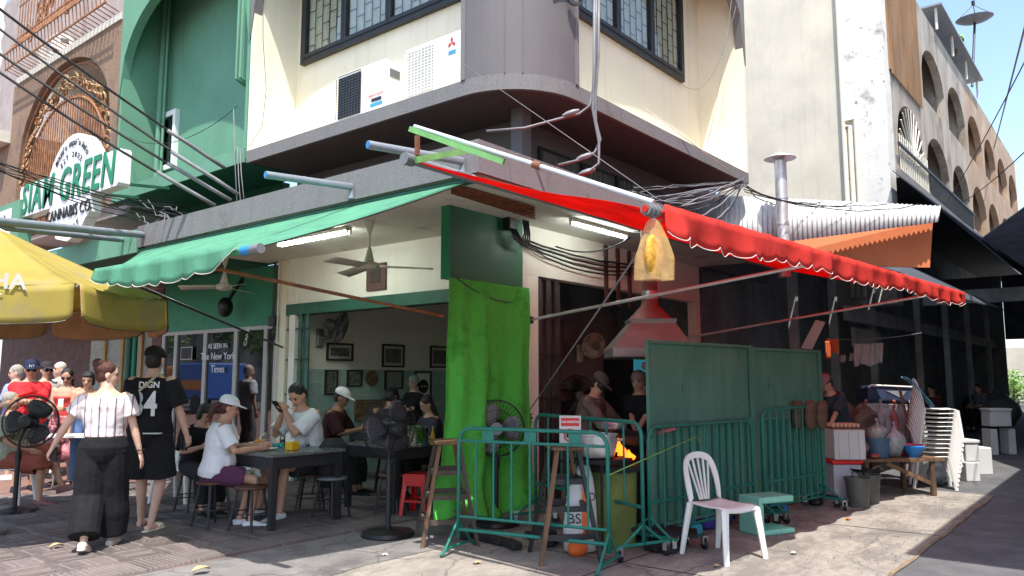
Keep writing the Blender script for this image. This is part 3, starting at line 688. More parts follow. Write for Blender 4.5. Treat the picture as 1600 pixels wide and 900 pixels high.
mat('lit_wall', (.75, .72, .6), .8, var=.1)
MB().box((4.63, .0, 3.3), (7.6, .15, 4.62)).build('upper_wall', MATS['grey_paint'], K)
# corrugated flashing and orange board above the shed
mat('corrugated', (.50, .50, .50), .5, metal=.25, var=.15, sc=5, stretch=(6, 6, .6), dirt=(.36, .35, .34), dsc=3, dth=.55)
mat('orange_board', (.62, .185, .075), .7, var=.08, sc=2)
TL, TR_, BR, BL = od(1120, 305, 12.0), od(1470, 322, 12.6), od(1466, 347, 12.5), od(1120, 392, 11.7)
nrm = (TR_ - TL).cross(BL - TL).normalized()
def corr(u, v): return (TL.lerp(TR_, u)).lerp(BL.lerp(BR, u), v) + nrm * .014*math.sin(u*2*math.pi*46)
c_ = MB().grid(corr, 368, 1, .004).build('corrugated_flashing', MATS['corrugated'], None, smooth='all')
tag(c_, 'weathered corrugated metal flashing strip above the orange board', 'roof sheet')
o1, o2, o3, o4 = od(1170, 380, 12.7), od(1458, 343, 12.75), od(1453, 418, 12.75), od(1170, 412, 12.6)
tag(MB().prism([o1, o2, o3, o4], (.03, .03, 0)).build('orange_board', MATS['orange_board']), 'flat orange board hanging below the corrugated flashing', 'board')
# chimney flue with cowl
c0, c1 = od(1224, 372, 11.6), od(1219, 252, 11.6)
ch = thing('chimney_flue', 'galvanised metal flue pipe with conical rain cap beside the cream gable', 'chimney', V(c0.x, c0.y, c0.z-.6))
MB().cyl(V(c1.x, c1.y, c0.z-.6), V(c1.x, c1.y, c1.z), .09, n=16).build('pipe', MATS['galv'], ch, smooth=True)
for q in (.2, .6): MB().cyl(V(c1.x, c1.y, c0.z+q), V(c1.x, c1.y, c0.z+q+.03), .096, n=16).build('seam_band', MATS['galv'], ch, smooth=True)
MB().lathe([(.24, 0), (.235, .01), (.03, .1), (.0, .105)], V(c1.x, c1.y, c1.z+.04), 18).build('rain_cap', MATS['galv'], ch, smooth=True)
for a in (0, 2.1, 4.2): MB().cyl(V(c1.x+.085*math.cos(a), c1.y+.085*math.sin(a), c1.z-.05), V(c1.x+.12*math.cos(a), c1.y+.12*math.sin(a), c1.z+.06), .008, n=5).build('bracket', MATS['galv'], ch)
# end of the lane: sunlit wall and shrubs
tag(MB().box((52, -14, 0), (52.4, 6, 3.4)).build('far_wall', MATS['cream_gable']), 'sunlit pale wall closing the far end of the lane', 'wall')
for k, (x, y, h) in enumerate(((41, -.1, 1.7), (43, -1.3, 2.1))):
    t = thing('lane_shrub', ('bright green shrub at the lane end, nearer the shed', 'bright green shrub at the lane end, further back')[k], 'shrub', (x, y, 0), 0, 'shrubs at the end of the lane')
    leafy('foliage', (x, y, h*.6), (.9, .9, h*.55), 900, 'leaf_light', .11, t, 20+k); MB().cyl((x, y, 0), (x, y, h*.6), .05, n=6).build('stem', MATS['wood'], t)
# the houses across the lane, behind and right of the camera: they shade the lane
O = thing('opposite_shophouse', 'shophouse across the lane, out of the picture, with a broad canopy', 'building', (12, -10, 0))
MB().box((-1.5, -16, 0), (45, -9, 12)).build('wall', MATS['cream_gable'], O)
MB().box((-1.1, -9, 4.85), (45, -5.2, 5.0)).build('canopy', MATS['soffit'], O)
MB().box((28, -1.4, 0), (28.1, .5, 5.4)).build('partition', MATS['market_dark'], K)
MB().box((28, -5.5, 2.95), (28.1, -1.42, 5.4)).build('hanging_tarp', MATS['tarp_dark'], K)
MB().box((16, -3.3, 3.4), (16.15, -1.0, 3.75)).build('beam', MATS['market_post'], K)
roof_sheet('tarp_roof', [(12.7, -2.85, 4.5), (45, -2.85, 4.6), (45, -5.3, 4.8), (6.5, -5.3, 4.7), (10.2, -3.73, 4.5)], 'tarp_dark', O)

# ================================================================== awnings
def fabric(name, col, transl, dirt, streak=.15):
    m = mat(name, col, .85, var=.14, sc=3, transl=transl, dirt=dirt, dsc=2.2, dth=.56, streak=streak, bump=.2, bsc=150, spec=.15); return m
fabric('red_sunlit', (.68, .055, .042), .35, (.5, .045, .04), .55)  # valance red: glow of sunlit, translucent cloth put into the colour
fabric('red_canvas', (.70, .028, .02), .55, (.42, .03, .03))
fabric('green_canvas', (.17, .46, .30), .5, (.10, .32, .2), .45)
mat('hem_white', (.66, .56, .52), .7, var=.1)
A = thing('red_awning', 'long red canvas awning with white-edged scalloped valance', 'awning', (1.2, -3.3, 2.0))
ra, rb = V(-2.75, -1.12, 3.19), V(4.9, -1.12, 3.19)
fa, fb = oz(1030, 332, 2.47), oz(1503, 462, 2.58)
def rs(u, v):
    p = ra.lerp(rb, u).lerp(fa.lerp(fb, u), v)
    return p + V(0, 0, -.10*math.sin(math.pi*v)*(1 - .75*abs(2*u-1)**2) - .012*math.sin(u*60)*math.sin(math.pi*v) + .03*noise.noise((u*14, v*3, 1)))
MB().grid(rs, 60, 12, .004).build('canopy', MATS['red_canvas'], A, smooth='all')
d = (fb - fa).normalized(); ns = 34; ln = (fb - fa).length
def val(u, v):
    u_j = u + .006*noise.noise((u*30, 0, 3)); sc_ = abs(math.sin(math.pi*u_j*ns)) ** .75 * (.75 + .5*noise.noise((u*21, 4, 0)))
    h = .165 + .055*sc_ + .02*math.sin(u*17)
    p = fa.lerp(fb, u) + V(0, -.034 - .022*v*math.sin(u*95) - .016*v*math.sin(u*41+1) + .05*v*noise.noise((u*26, v, 7)), .045 - h*v + .012*noise.noise((u*50, 2, 2)))
    return p
MB().grid(val, ns*8, 4, .003).build('valance', MATS['red_sunlit'], A, smooth='all')
MB().tube([val(i/(ns*8), 1) + V(0, -.004, 0) for i in range(ns*8+1)], .003, 5).build('hem', MATS['hem_white'], A)
MB().cyl(fa - d*.16, fb + d*.02, .022, n=10).build('front_tube', MATS['red_sunlit'], A, smooth=True)
MB().cyl(ra - V(.06, 0, 0), rb, .035, n=10).build('roller', MATS['pvc_grey'], A, smooth=True)
MB().cyl(fa - d*.15, fa - d*.03, .036, n=14).build('end_cap', MATS['grey_plastic'], A, smooth=True)
for q in (.12, .07): MB().cyl(fa - d*q, fa - d*(q-.02), .043, n=14).build('end_ring', MATS['grey_plastic'], A, smooth=True)
MB().cyl(ra - V(.09, 0, 0), ra - V(.0, 0, 0), .05, n=12).build('end_cap', MATS['grey_plastic'], A, smooth=True)
pq = oy(828, 500, -.03); MB().tube([pq, fa.lerp(fb, .36) + V(0, .03, -.02)], .017, 8).build('arm', MATS['galv'], A, smooth=True)
MB().box(pq - V(.05, .03, .04), pq + V(.03, .01, .04)).build('arm_bracket', MATS['black_metal'], A)
MB().tube([V(3.6, -.03, 2.05), fa.lerp(fb, .88) + V(0, .03, -.02)], .017, 8).build('arm', MATS['galv'], A, smooth=True)
MB().tube([oy(826, 643, -.04), fa + V(.02, .0, -.04)], .007, 6).build('stay', MATS['cable_grey'], A)

B_ = thing('green_awning', 'pale green canvas awning over the left front, sagging at its outer end', 'awning', (-3, 2, 2.0))
ga, gb = V(-1.98, -1.05, 3.2), V(-1.98, 4.95, 3.2)
ha, hb = V(-3.85, -.55, 2.39), V(-3.85, 1.75, 2.42)
def gs(u, v):
    p = ga.lerp(gb, u).lerp(ha.lerp(hb, u), v)
    return p + V(0, 0, -.06*math.sin(math.pi*v)*(1 - .5*abs(2*u-1)))
MB().grid(gs, 40, 10, .004).build('canopy', MATS['green_canvas'], B_, smooth='all')
d2 = (hb - ha).normalized(); ns2 = 9
def gv(u, v):
    h = .10 + .025*abs(math.sin(math.pi*u*ns2)) ** .75 + .10*(u*(1-u)*4) - .08*max(0, 1-u*9)
    return ha.lerp(hb, u) + V(-.036 - .02*v*math.sin(u*33) - .01*v, 0, .045 - h*v)
MB().grid(gv, ns2*8, 4, .003).build('valance', MATS['green_canvas'], B_, smooth='all')
MB().tube([gv(i/(ns2*8), 1) for i in range(ns2*8+1)], .003, 5).build('hem', MATS['hem_white'], B_)
MB().cyl(ha - d2*.2, hb, .024, n=10).build('front_tube', MATS['green_canvas'], B_, smooth=True)
MB().cyl(ha - d2*.14, ha - d2*.02, .034, n=12).build('tube_sleeve', MATS['pvc_blue'], B_, smooth=True)
MB().cyl(ha - d2*.24, ha - d2*.14, .036, n=12).build('end_cap', MATS['grey_plastic'], B_, smooth=True)
MB().cyl(ga - V(0, .05, 0), gb, .035, n=10).build('roller', MATS['green_trim'], B_, smooth=True)
MB().tube([gs(0, v/10) + V(0, -.004, -.004) for v in range(11)], .006, 5).build('side_hem', MATS['black_plastic'], B_)
MB().tube([oy(692, 494, -.07), ha.lerp(hb, .33) + V(.03, 0, -.02)], .016, 8).build('arm', MATS['rust'], B_, smooth=True)
MB().tube([V(-.03, 4.5, 1.95), ha.lerp(hb, .9) + V(.03, 0, -.02)], .016, 8).build('arm', MATS['black_metal'], B_, smooth=True)

# steel pipe and green channel that carry the red awning's corner
Ppipe = thing('awning_outrigger', 'long galvanised pipe on green channel reaching out over the red awning', 'pipe', (-2, -1.4, 3.3))
q0 = oy(648, 198, -1.3); q1 = fa - d*.06 + V(0, 0, .05)
MB().cyl(q0, q1, .019, n=10).build('pipe', MATS['galv'], Ppipe, smooth=True)
MB().cyl(q0.lerp(q1, .56), q0.lerp(q1, .59), .026, n=10).build('rust_band', MATS['rust'], Ppipe, smooth=True)
mat('green_channel', (.16, .38, .12), .5, var=.2, sc=8, dirt=(.3, .16, .08), dsc=6, dth=.6)
MB().beam(q0 - V(.05, 0, .03), q0.lerp(q1, .45) - V(0, -.03, .035), .02, .04).build('channel', MATS['green_channel'], Ppipe)
MB().beam(oy(652, 212, -1.22), oy(652, 243, -1.22), .03, .03).build('strut', MATS['rust'], Ppipe)
MB().beam(oy(650, 250, -1.22), oy(738, 234, -1.21), .03, .05).build('channel', MATS['green_channel'], Ppipe)
# grey plastic water pipes sticking out of the fascia
for k, (e0, e1, lab) in enumerate((((415, 273), (549, 292), 'grey plastic pipe with blue inside jutting from the fascia middle'), ((575, 226), (722, 252), 'grey plastic pipe with blue inside jutting out near the canopy corner'))):
    a_ = ox(*e1, -2.06); b_ = ox(*e0, -2.06 - (.9, 1.0)[k]) if k == 0 else od(575, 226, 5.9)
    t = thing('drain_spout', lab, 'pipe', (a_.x, a_.y, a_.z-.1), 0, 'plastic spouts on the canopy')
    MB().tube([a_ - V(0, 0, .12), a_, b_], .034, 10).build('pipe', MATS['pvc_grey'], t, smooth=True)
    dd = (b_ - a_).normalized(); MB().cyl(b_ + dd*.001, b_ + dd*.004, .028, n=12).build('bore', MATS['pvc_blue'], t)
for k, (e0, e1) in enumerate((((-30, 343), (222, 367)), ((-30, 352), (190, 375)))):
    a_ = ox(*e1, -2.06); b_ = od(*e0, 7.5)
    t = MB().tube([a_, b_], .045 if k == 0 else .035, 10).build('support_pipe', MATS['pvc_grey'], None, smooth=True)
    tag(t, ('upper of two long grey pipes above the yellow parasol', 'lower of two long grey pipes above the yellow parasol')[k], 'pipe', 'pipes above the parasol')

# ================================================================== shop sign
sg = thing('shop_sign', 'white cut-out shop sign with bold green letters above the walkway', 'sign', ox(110, 370, -2.25))
SX = -2.25; sc0 = ox(110, 288, SX)
def sp(y, z): return V(SX, sc0.y + y, sc0.z + z)
hR = .9; cz0 = -.13
bd = []
def arcp(cy, cz, r, a0, a1, n=14): return [(cy + r*math.cos(R(a0 + (a1-a0)*i/n)), cz + r*math.sin(R(a0 + (a1-a0)*i/n))) for i in range(n+1)]
y_l = ox(32, 300, SX).y - sc0.y; y_r = ox(186, 260, SX).y - sc0.y
bh = .26
out = [(y_r+.05, -bh), (y_r, -bh+.05), (y_r, bh-.05), (y_r+.05, bh)] + [q for q in arcp(0, .1, hR, 20, 160)] + [(y_l-.05, bh), (y_l, bh-.05), (y_l, -bh+.05), (y_l-.05, -bh)] + [(hR*.72, -bh), (hR*.72, -.52), (hR*.6, -.56)] + arcp(0, -.52, hR*.55, 0, -180, 10)[1:-1] + [(-hR*.6, -.56), (-hR*.72, -.52), (-hR*.72, -bh)]
# order points by walking round: start right side, top, left, bottom
top_arc = [(q[0], q[1]) for q in arcp(0, cz0, hR, 0, 180) if q[1] > bh]
out = [(y_r+.04, -bh), (y_r, -bh+.04), (y_r, bh-.04), (y_r+.04, bh)] + list(reversed(top_arc)) + [(y_l-.04, bh), (y_l, bh-.04), (y_l, -bh+.04), (y_l-.04, -bh), (hR*.8, -bh), (hR*.8, -.5), (hR*.72, -.56), (hR*.66, -.58), (hR*.45, -.78), (0, -.86), (-hR*.45, -.78), (-hR*.66, -.58), (-hR*.72, -.56), (-hR*.8, -.5), (-hR*.8, -bh)]
mat('sign_white', (.8, .8, .78), .35, var=.03)
sb_ = MB().prism([sp(*q) for q in out], (.16, 0, 0)).build('sign_box', MATS['sign_white'], sg)
def sgn(y, z): return frame(V(SX-.012, sc0.y + y, sc0.z + z), (0, -1, 0), (0, 0, 1))
mid = (y_l + y_r)/2
text('lettering', 'SIAM GREEN', .70, sgn(mid, 0), 'green_ink', sg, ext=.006, bold=.012, sx=.80, shear=.12, space=1.1)
text('lettering', 'CANNABIS CO.', .25, sgn(0, -.42), 'ink', sg, ext=.006, sx=.95)
def arc_text(body, r, cz, a0, a1, size, flip=1):
    for i, ch_ in enumerate(body):
        if ch_ == ' ': continue
        a = R(a0 + (a1 - a0) * i/(len(body)-1))
        text('letter', ch_, size, sgn(-r*math.sin(a), cz + flip*r*math.cos(a)) @ Matrix.Rotation(-a*flip, 4, 'Z'), 'ink', sg, ext=.004)
arc_text('สยามกรีน เทรดดิ้ง จำกัด', hR*.84, cz0, -46, 46, .12)
arc_text('EST 2022', hR*.64, cz0, -36, 36, .12)
arc_text('BANGKOK', .62, -.10, -36, 36, .11, -1)
for y in (-.5, .5): MB().beam(sp(y, 0) + V(.16, 0, 0), V(-1.0, sc0.y+y, sc0.z+.1), .04, .04).build('bracket', MATS['green_trim'], sg)
# small pale-green signboard left of it
s2 = thing('signboard', 'pale green boxed signboard with white face at left edge', 'sign', ox(18, 400, -2.3))
p_ = ox(18, 348, -2.3)
MB().box((-2.3, p_.y-.32, p_.z-.75), (-2.1, p_.y+.9, p_.z+.35)).build('sign_box', MATS['green_wall'], s2)
MB().box((-2.312, p_.y+.02, p_.z-.7), (-2.302, p_.y+.85, p_.z+.25)).build('sign_face', MATS['sign_white'], s2)
text('lettering', 'ร้อ', .3, frame(V(-2.318, p_.y+.2, p_.z+.0), (0, -1, 0), (0, 0, 1)), 'ink', s2)

# ================================================================== air conditioners
mat('ac_white', (.76, .75, .70), .45, var=.05, sc=3)
def condenser(label, pl, py, pz, dark):
    t = thing('air_conditioner', label, 'air conditioner', (pl, py, pz), 0, 'condenser units on the ledge')
    w_, h_, d_ = .90, .62, .34     # along y, z, x (front faces -x)
    MB().box((0, -w_/2, 0), (d_, w_/2, h_)).build('casing', MATS['ac_white'], t, world=False, bevel=.015, bseg=2)
    MB().box((-.004, -.02, .03), (-.001, w_/2-.03, h_-.06)).build('fan_opening', MATS['grey_plastic' if dark else 'ac_white'], t, world=False)
    for k in range(16): MB().box((-.014, -.02, .05+k*.036), (-.006, w_/2-.03, .058+k*.036)).build('grille_bar', MATS['black_plastic' if dark else 'ac_white'], t, world=False)
    for k in range(9): MB().box((-.020, k*.055, .03), (-.0145, k*.055+.008, h_-.06)).build('grille_bar', MATS['black_plastic' if dark else 'ac_white'], t, world=False)
    MB().box((.08, -w_/2-.006, .42), (.24, -w_/2-.001, .52)).build('vent_slot', MATS['grey_plastic'], t, world=False)
    MB().box((.06, -w_/2-.03, .05), (.26, -w_/2-.001, .22)).build('valve_cover', MATS['ac_white'], t, world=False, bevel=.01)
    for s_ in (-.36, .36): MB().box((.02, s_-.03, -.05), (d_-.02, s_+.03, 0)).build('foot', MATS['grey_plastic'], t, world=False)
    return t
pa = ox(563, 128, -.86); a1_ = condenser('left condenser on the ledge with dark fan grille below the windows', -.86, pa.y, LZ1+.05, True)
pb = ox(676, 100, -.86); a2_ = condenser('right condenser on the ledge with red triple-diamond emblem, beside the grey corner', -.86, pb.y, LZ1+.05, False)
mat('logo_red', (.6, .02, .03), .5, var=.03); mat('logo_blue', (.05, .3, .5), .5, var=.03)
mbx = MB()
for a in (90, 210, 330):
    u_ = V(math.cos(R(a)), math.sin(R(a)), 0); n_ = V(-u_.y, u_.x, 0); q = [V(0,0,0), u_*.035 + n_*.02, u_*.07, u_*.035 - n_*.02]
    MB().add([V(-.005, -.30 - e.x, .50 + e.y) for e in q], [(0, 1, 2, 3)]).build('emblem', MATS['logo_red'], a2_, world=False)
MB().box((-.005, -.36, .37), (-.002, -.25, .41)).build('label_strip', MATS['logo_blue'], a2_, world=False)
MB().box((-.005, -.42, .06), (-.002, -.20, .10)).build('label_strip', MATS['logo_blue'], a1_, world=False)
MB().box((-.005, -.40, .12), (-.002, -.22, .16)).build('label_strip', MATS['ink'], a1_, world=False)
text('lettering', 'HEAVY DUTY', .045, wm(a1_) @ frame((-.007, -.3, .2), (0, -1, 0), (0, 0, 1)), 'logo_red', a1_, ext=.001)
# on the balcony of the brown house
a3_ = condenser('white condenser inside the rusty cage of the brown house', -.6, ox(70, 40, -.7).y, 8.35, False)
MB().beam((-.5, a3_.location.y-.3, 7.98), (-.5, a3_.location.y-.3, 8.3), .06, .06).build('stand', MATS['rust'], a3_)
MB().beam((-.5, a3_.location.y+.3, 7.98), (-.5, a3_.location.y+.3, 8.3), .06, .06).build('stand', MATS['rust'], a3_)

# ================================================================== fans
mat('fan_blade', (.05, .055, .06), .35, var=.1)
def cage(mb, r, dz, n=40, fl=.02, rings=(.97, .66, .36), wr=.0022):
    """round wire guard around the z axis: back bowl (-dz) and front bowl (+dz)"""
    for s_ in (-1, 1):
        for k in range(n):
            a = 2*math.pi*k/n; c, s2 = math.cos(a), math.sin(a)
            mb.tube([(r*.2*c, r*.2*s2, s_*dz), (r*.6*c, r*.6*s2, s_*dz*.92), (r*.9*c, r*.9*s2, s_*dz*.55), (r*c, r*s2, 0)], wr, 3, False)
        for q in rings:
            z_ = s_*dz*(1 - max(0, (q-.55)/.45)**2)
            mb.tube([(r*q*math.cos(2*math.pi*k/28), r*q*math.sin(2*math.pi*k/28), z_) for k in range(29)], wr*1.3, 4, False)
    mb.tube([(r*math.cos(2*math.pi*k/32), r*math.sin(2*math.pi*k/32), 0) for k in range(33)], .007, 6, False)
    return mb
def fan_head(parent, M, r, blades, cm='black_plastic', bm='fan_blade', badge=None):
    def tr(mb):
        mb.v = [M @ q for q in mb.v]; return mb
    tr(cage(MB(), r, .085*r/.28 + .01)).build('guard', MATS[cm], parent)
    tr(MB().lathe([(.0, -.24), (.06, -.23), (.085, -.17), (.085, -.10), (.05, -.08), (.05, .03)], n=16)).build('motor', MATS[cm], parent, smooth=True)
    tr(MB().lathe([(.055, .02), (.055, .045), (.03, .06), (0, .062)], n=14)).build('hub', MATS[bm], parent, smooth=True)
    for k in range(blades):
        a0 = 2*math.pi*k/blades; sp_ = 2*math.pi/blades*.72
        def bf(u, v): 
            rr = .05 + (r*.88 - .05)*u; a = a0 + sp_*(v - .5)*(.45 + .55*math.sin(math.pi*(.15 + .75*u)))
            return (rr*math.cos(a), rr*math.sin(a), .028*(v - .5)*2)
        tr(MB().grid(bf, 8, 5, .003)).build('blade', MATS[bm], parent, smooth='all')
    tr(MB().lathe([(.0, .1), (.065, .1), (.07, .09), (.06, .085)], n=16)).build('badge', MATS[badge or 'grey_plastic'], parent, smooth=True)
def aim(p, d, up=(0, 0, 1)):        # matrix with local z along d
    d = Vector(d).normalized(); x = Vector(up).cross(d).normalized(); y = d.cross(x)
    M = Matrix((x, y, d)).transposed().to_4x4(); M.translation = Vector(p); return M
def pedestal_fan(label, base, hub, r, d, basepro, bm='fan_blade', blades=3):
    t = thing('pedestal_fan', label, 'fan', base, 0, 'pedestal fans')
    MB().lathe(basepro, base, 28).build('base', MATS['black_plastic'], t, smooth=True)
    top = V(hub.x, hub.y, hub.z) - Vector(d).normalized()*.14
    MB().tube([base + V(0, 0, .03), V(base.x, base.y, .62)], .026, 12).build('lower_pole', MATS['black_metal'], t, smooth=True)
    MB().tube([V(base.x, base.y, .6), V(base.x, base.y, hub.z - .22), top], .018, 10).build('pole', MATS['black_metal'], t, smooth=True)
    MB().cyl(V(base.x, base.y, .58), V(base.x, base.y, .68), .036, n=12).build('collar', MATS['black_plastic'], t, smooth=True)
    fan_head(t, aim(hub, d), r, blades, bm=bm)
    return t
RB = [(.21, 0), (.215, .02), (.20, .05), (.10, .065), (.03, .075), (0, .076)]
bf_ = oz(606, 838); pedestal_fan('black pedestal fan on round base between the dining table and red stool', bf_, V(bf_.x+.0, bf_.y, 1.02), .29, (.2, 1, .06), [(q*1.2, z) for q, z in RB])
bg_ = oz(775, 822); pedestal_fan('black pedestal fan in front of the bright green curtain', bg_, V(bg_.x, bg_.y, .98), .29, (-.75, -.66, .0), RB, 'grey_plastic')
bl_ = oz(22, 802); pedestal_fan('black pedestal fan at the left edge, seen from behind', bl_, V(bl_.x+.12, bl_.y+.05, 1.0), .29, (.55, .8, -.05), [(q*1.15, z) for q, z in RB])
def wall_fan(label, wall, hub, r, d, m='old_white', blades=4):
    t = thing('wall_fan', label, 'fan', wall, 0, 'wall fans')
    MB().box(wall - V(.07, .03, .14), wall + V(.07, .03, .14)).build('wall_plate', MATS[m], t, bevel=.02)
    MB().tube([wall, wall.lerp(hub, .5) - V(0, 0, .08), hub - Vector(d).normalized()*.18], .03, 10).build('arm', MATS[m], t, smooth=True)
    fan_head(t, aim(hub, d), r, blades, m, m)
    return t
wall_fan('grey wall fan tilted above the framed pictures inside the shop', oy(500, 528, 4.17), oy(532, 512, 3.85), .24, (.85, -.5, -.28), 'grey_plastic')
wall_fan('pale wall fan in the kitchen left of the hood', oy(906, 552, 1.46), oy(928, 540, 1.15), .19, (-.5, -.85, -.1))
wall_fan('large black fan standing in the dark behind the cook with goggles', oy(880, 640, 1.46), oy(902, 618, 1.2), .30, (-.5, -.8, 0), 'black_plastic')
# ceiling fans
def ceiling_fan(label, top, drop, rot, L_=.62):
    t = thing('ceiling_fan', label, 'ceiling fan', top - V(0, 0, drop + .1), 0, 'ceiling fans under the canopy')
    MB().lathe([(.055, 0), (.05, -.02), (.025, -.13), (.02, -.14)], top, 16).build('canopy_cup', MATS['old_white'], t, smooth=True)
    MB().cyl(top - V(0, 0, .12), top - V(0, 0, drop - .12), .012, n=8).build('down_rod', MATS['old_white'], t, smooth=True)
    MB().lathe([(.02, .16), (.03, .12), (.055, .02), (.06, 0)], top - V(0, 0, drop), 16).build('lower_cup', MATS['old_white'], t, smooth=True)
    MB().lathe([(.05, .0), (.10, -.015), (.115, -.045), (.10, -.085), (.05, -.1), (0, -.102)], top - V(0, 0, drop), 20).build('motor', MATS['old_white'], t, smooth=True)
    for k in range(3):
        a = rot + 2*math.pi*k/3; c = top - V(0, 0, drop + .05); u_ = V(math.cos(a), math.sin(a), 0); n_ = V(-u_.y, u_.x, 0)
        def bl(u, v): wd = .065 + .02*u; return c + u_*(.1 + L_*u) + n_*wd*(2*v-1) + V(0, 0, .02*(2*v-1) - .02*u)
        MB().grid(bl, 6, 2, .004).build('blade', MATS['old_white'], t, smooth='all')
    return t
ceiling_fan('off-white ceiling fan hanging from the soffit left of the green panel', oz(578, 346, 3.255), .46, R(-45))
ceiling_fan('off-white ceiling fan over the neighbouring shop front, further left', oz(352, 400, 3.24), .40, R(20), .5)
# fluorescent battens
mat('tube_lit', (.9, 1, .95), .4, var=0, emit=22.0)
def batten(label, p, q, n):
    t = thing('strip_light', label, 'strip light', p.lerp(q, .5), 0, 'strip lights under the canopy')
    sd = (q - p).cross(V(0, 0, 1)).normalized()
    MB().beam(p + V(0, 0, .035), q + V(0, 0, .035), .09 if n > 1 else .05, .04).build('batten', MATS['old_white'], t)
    for k in range(n):
        o = sd * (.045*(k - (n-1)/2)); MB().cyl(p + o - V(0, 0, .005), q + o - V(0, 0, .005), .014, n=10).build('tube', MATS['tube_lit'], t, smooth=True)
        for e in (p, q): MB().cyl(e + o - V(0, 0, .02), e + o + V(0, 0, .02), .016, n=8).build('lamp_holder', MATS['old_white'], t)
batten('double fluorescent strip light on the soffit beside the ceiling fan', oz(437, 383, 3.2), oz(545, 362, 3.2), 2)
batten('single fluorescent strip light under the red awning', oz(892, 348, 3.2), oz(978, 371, 3.2), 1)
rl = thing('rolled_blind', 'bundle of brown slats tucked up under the soffit corner', 'blind', oz(770, 315, 3.15))
for k in range(5):
    p, q = oz(706, 289+k*3, 3.235-.012*(k % 2)), oz(835, 325+k*4, 3.235-.012*(k % 2)); MB().beam(p, q, .022, .02).build('slat', MATS['rust'], rl)

# ================================================================== pictures on the tiled wall
mat('frame_dark', (.04, .032, .022), .5, var=.2, sc=8); mat('photo_grey', (.13, .13, .125), .5, var=.7, sc=16); mat('mount', (.5, .49, .45), .7, var=.05)
mat('photo_brown', (.2, .14, .08), .5, var=.6, sc=14); mat('photo_news', (.3, .3, .28), .6, var=.5, sc=60)
def picture(label, u0, v0, u1, v1, inner='photo_grey', mount=True, fm='frame_dark', yw=4.186):
    a, b = oy(u0, v1, yw), oy(u1, v0, yw); a.z = oy((u0+u1)/2, v1, yw).z; b.z = oy((u0+u1)/2, v0, yw).z
    t = thing('picture_frame', label, 'picture', V((a.x+b.x)/2, yw, a.z), 0, 'pictures on the shop wall'); f = .03
    MB().box((a.x, yw-.03, a.z), (b.x, yw-.002, a.z+f)).box((a.x, yw-.03, b.z-f), (b.x, yw-.002, b.z)).box((a.x, yw-.03, a.z+f), (a.x+f, yw-.002, b.z-f)).box((b.x-f, yw-.03, a.z+f), (b.x, yw-.002, b.z-f)).build('frame', MATS[fm], t)
    MB().box((a.x+f, yw-.012, a.z+f), (b.x-f, yw-.004, b.z-f)).build('mount', MATS['mount'], t)
    g = .045 if mount else .008; MB().box((a.x+f+g, yw-.016, a.z+f+g), (b.x-f-g, yw-.0125, b.z-f-g)).build('print', MATS[inner], t)
    return t, a, b
picture('wide framed print below the wall fan', 509, 536, 551, 564)
picture('framed group photograph, middle of the upper row', 596, 538, 631, 574)
picture('framed print half hidden by the green curtain', 671, 541, 712, 575)
picture('tall framed photograph, leftmost of the lower row', 506, 578, 527, 617, mount=False)
picture('small framed photograph right of the tall one', 541, 578, 565, 604, mount=False)
picture('framed newspaper clipping above the tiled wall', 600, 579, 629, 608, 'photo_news', False)
tp, a, b = picture('white poster with black oval behind the woman in the hair net', 647, 580, 673, 628, 'white_paint', False)
MB().lathe([(0, 0), (.12, 0), (.12, .004), (0, .005)], V((a.x+b.x)/2, 4.168, b.z-.26), 20, Matrix.Rotation(R(90), 3, 'X')).build('oval_mark', MATS['ink'], tp)
text('lettering', 'JAY FAI', .045, frame(V((a.x+b.x)/2, 4.16, b.z-.26), (1, 0, 0), (0, 0, 1)), 'white_ink', tp, ext=.001)
po = oy(581, 591, 4.18); tag(MB().lathe([(0, 0), (.13, 0), (.13, .01), (0, .012)], po, 20, Matrix.Rotation(R(90), 3, 'X')).build('oval_plaque', MATS['photo_brown']), 'small oval portrait plaque between the lower frames', 'plaque')
picture('brown portrait poster low on the tiled wall', 553, 624, 603, 657, 'photo_brown', False, 'photo_brown')
# dark carved plaque on the cream band behind the ceiling fan
pk = ox(588, 428, -.01); t = thing('carved_plaque', 'dark square plaque on the cream wall behind the ceiling fan', 'plaque', pk)
MB().box((-.03, pk.y-.2, pk.z-.22), (-.002, pk.y+.18, pk.z+.14)).build('board', MATS['maroon'], t)
MB().box((-.04, pk.y-.11, pk.z-.12), (-.031, pk.y+.09, pk.z+.06)).build('carving', MATS['frame_dark'], t, bevel=.005)

# ================================================================== curtain
m = mat('curtain_green', (.12, .62, .085), .9, var=.12, sc=2.5, transl=.3, bump=.25, bsc=240, dirt=(.06, .38, .045), dsc=2.5, dth=.52, dirt2=(.09, .42, .08))
def cur(u, v):
    x = -1.29 + 1.29*u; z = 2.5 - 2.36*v
    f = (.018 + .05*v) * (math.sin(u*11 + 1.2*math.sin(v*2.4)) + .5*math.sin(u*27 + v*2)) + .012*math.sin(v*9 + u*4)*v + .02*noise.noise((u*7, v*4, 2)) + .007*noise.noise((u*22, v*12, 5))
    fl = max(0, v - .8)/.2
    return V(x - .2*fl*(1-u) + .06*v*math.sin(v*4)*(1-u), -.13 + f - .16*fl**2, z + .05*fl*math.sin(u*8))
ct = thing('curtain', 'bright green cloth curtain hanging from the dark green panel to the ground', 'curtain', (-.6, -.15, .1))
MB().grid(cur, 110, 110, .004).build('cloth', m, ct, smooth='all')
MB().tube([V(-1.2, -.15, 2.5)] + sag(V(-1.18, -.16, 2.48), V(.02, -.1, 2.36), .09, 10), .007, 5).build('cord', MATS['cable'], ct)

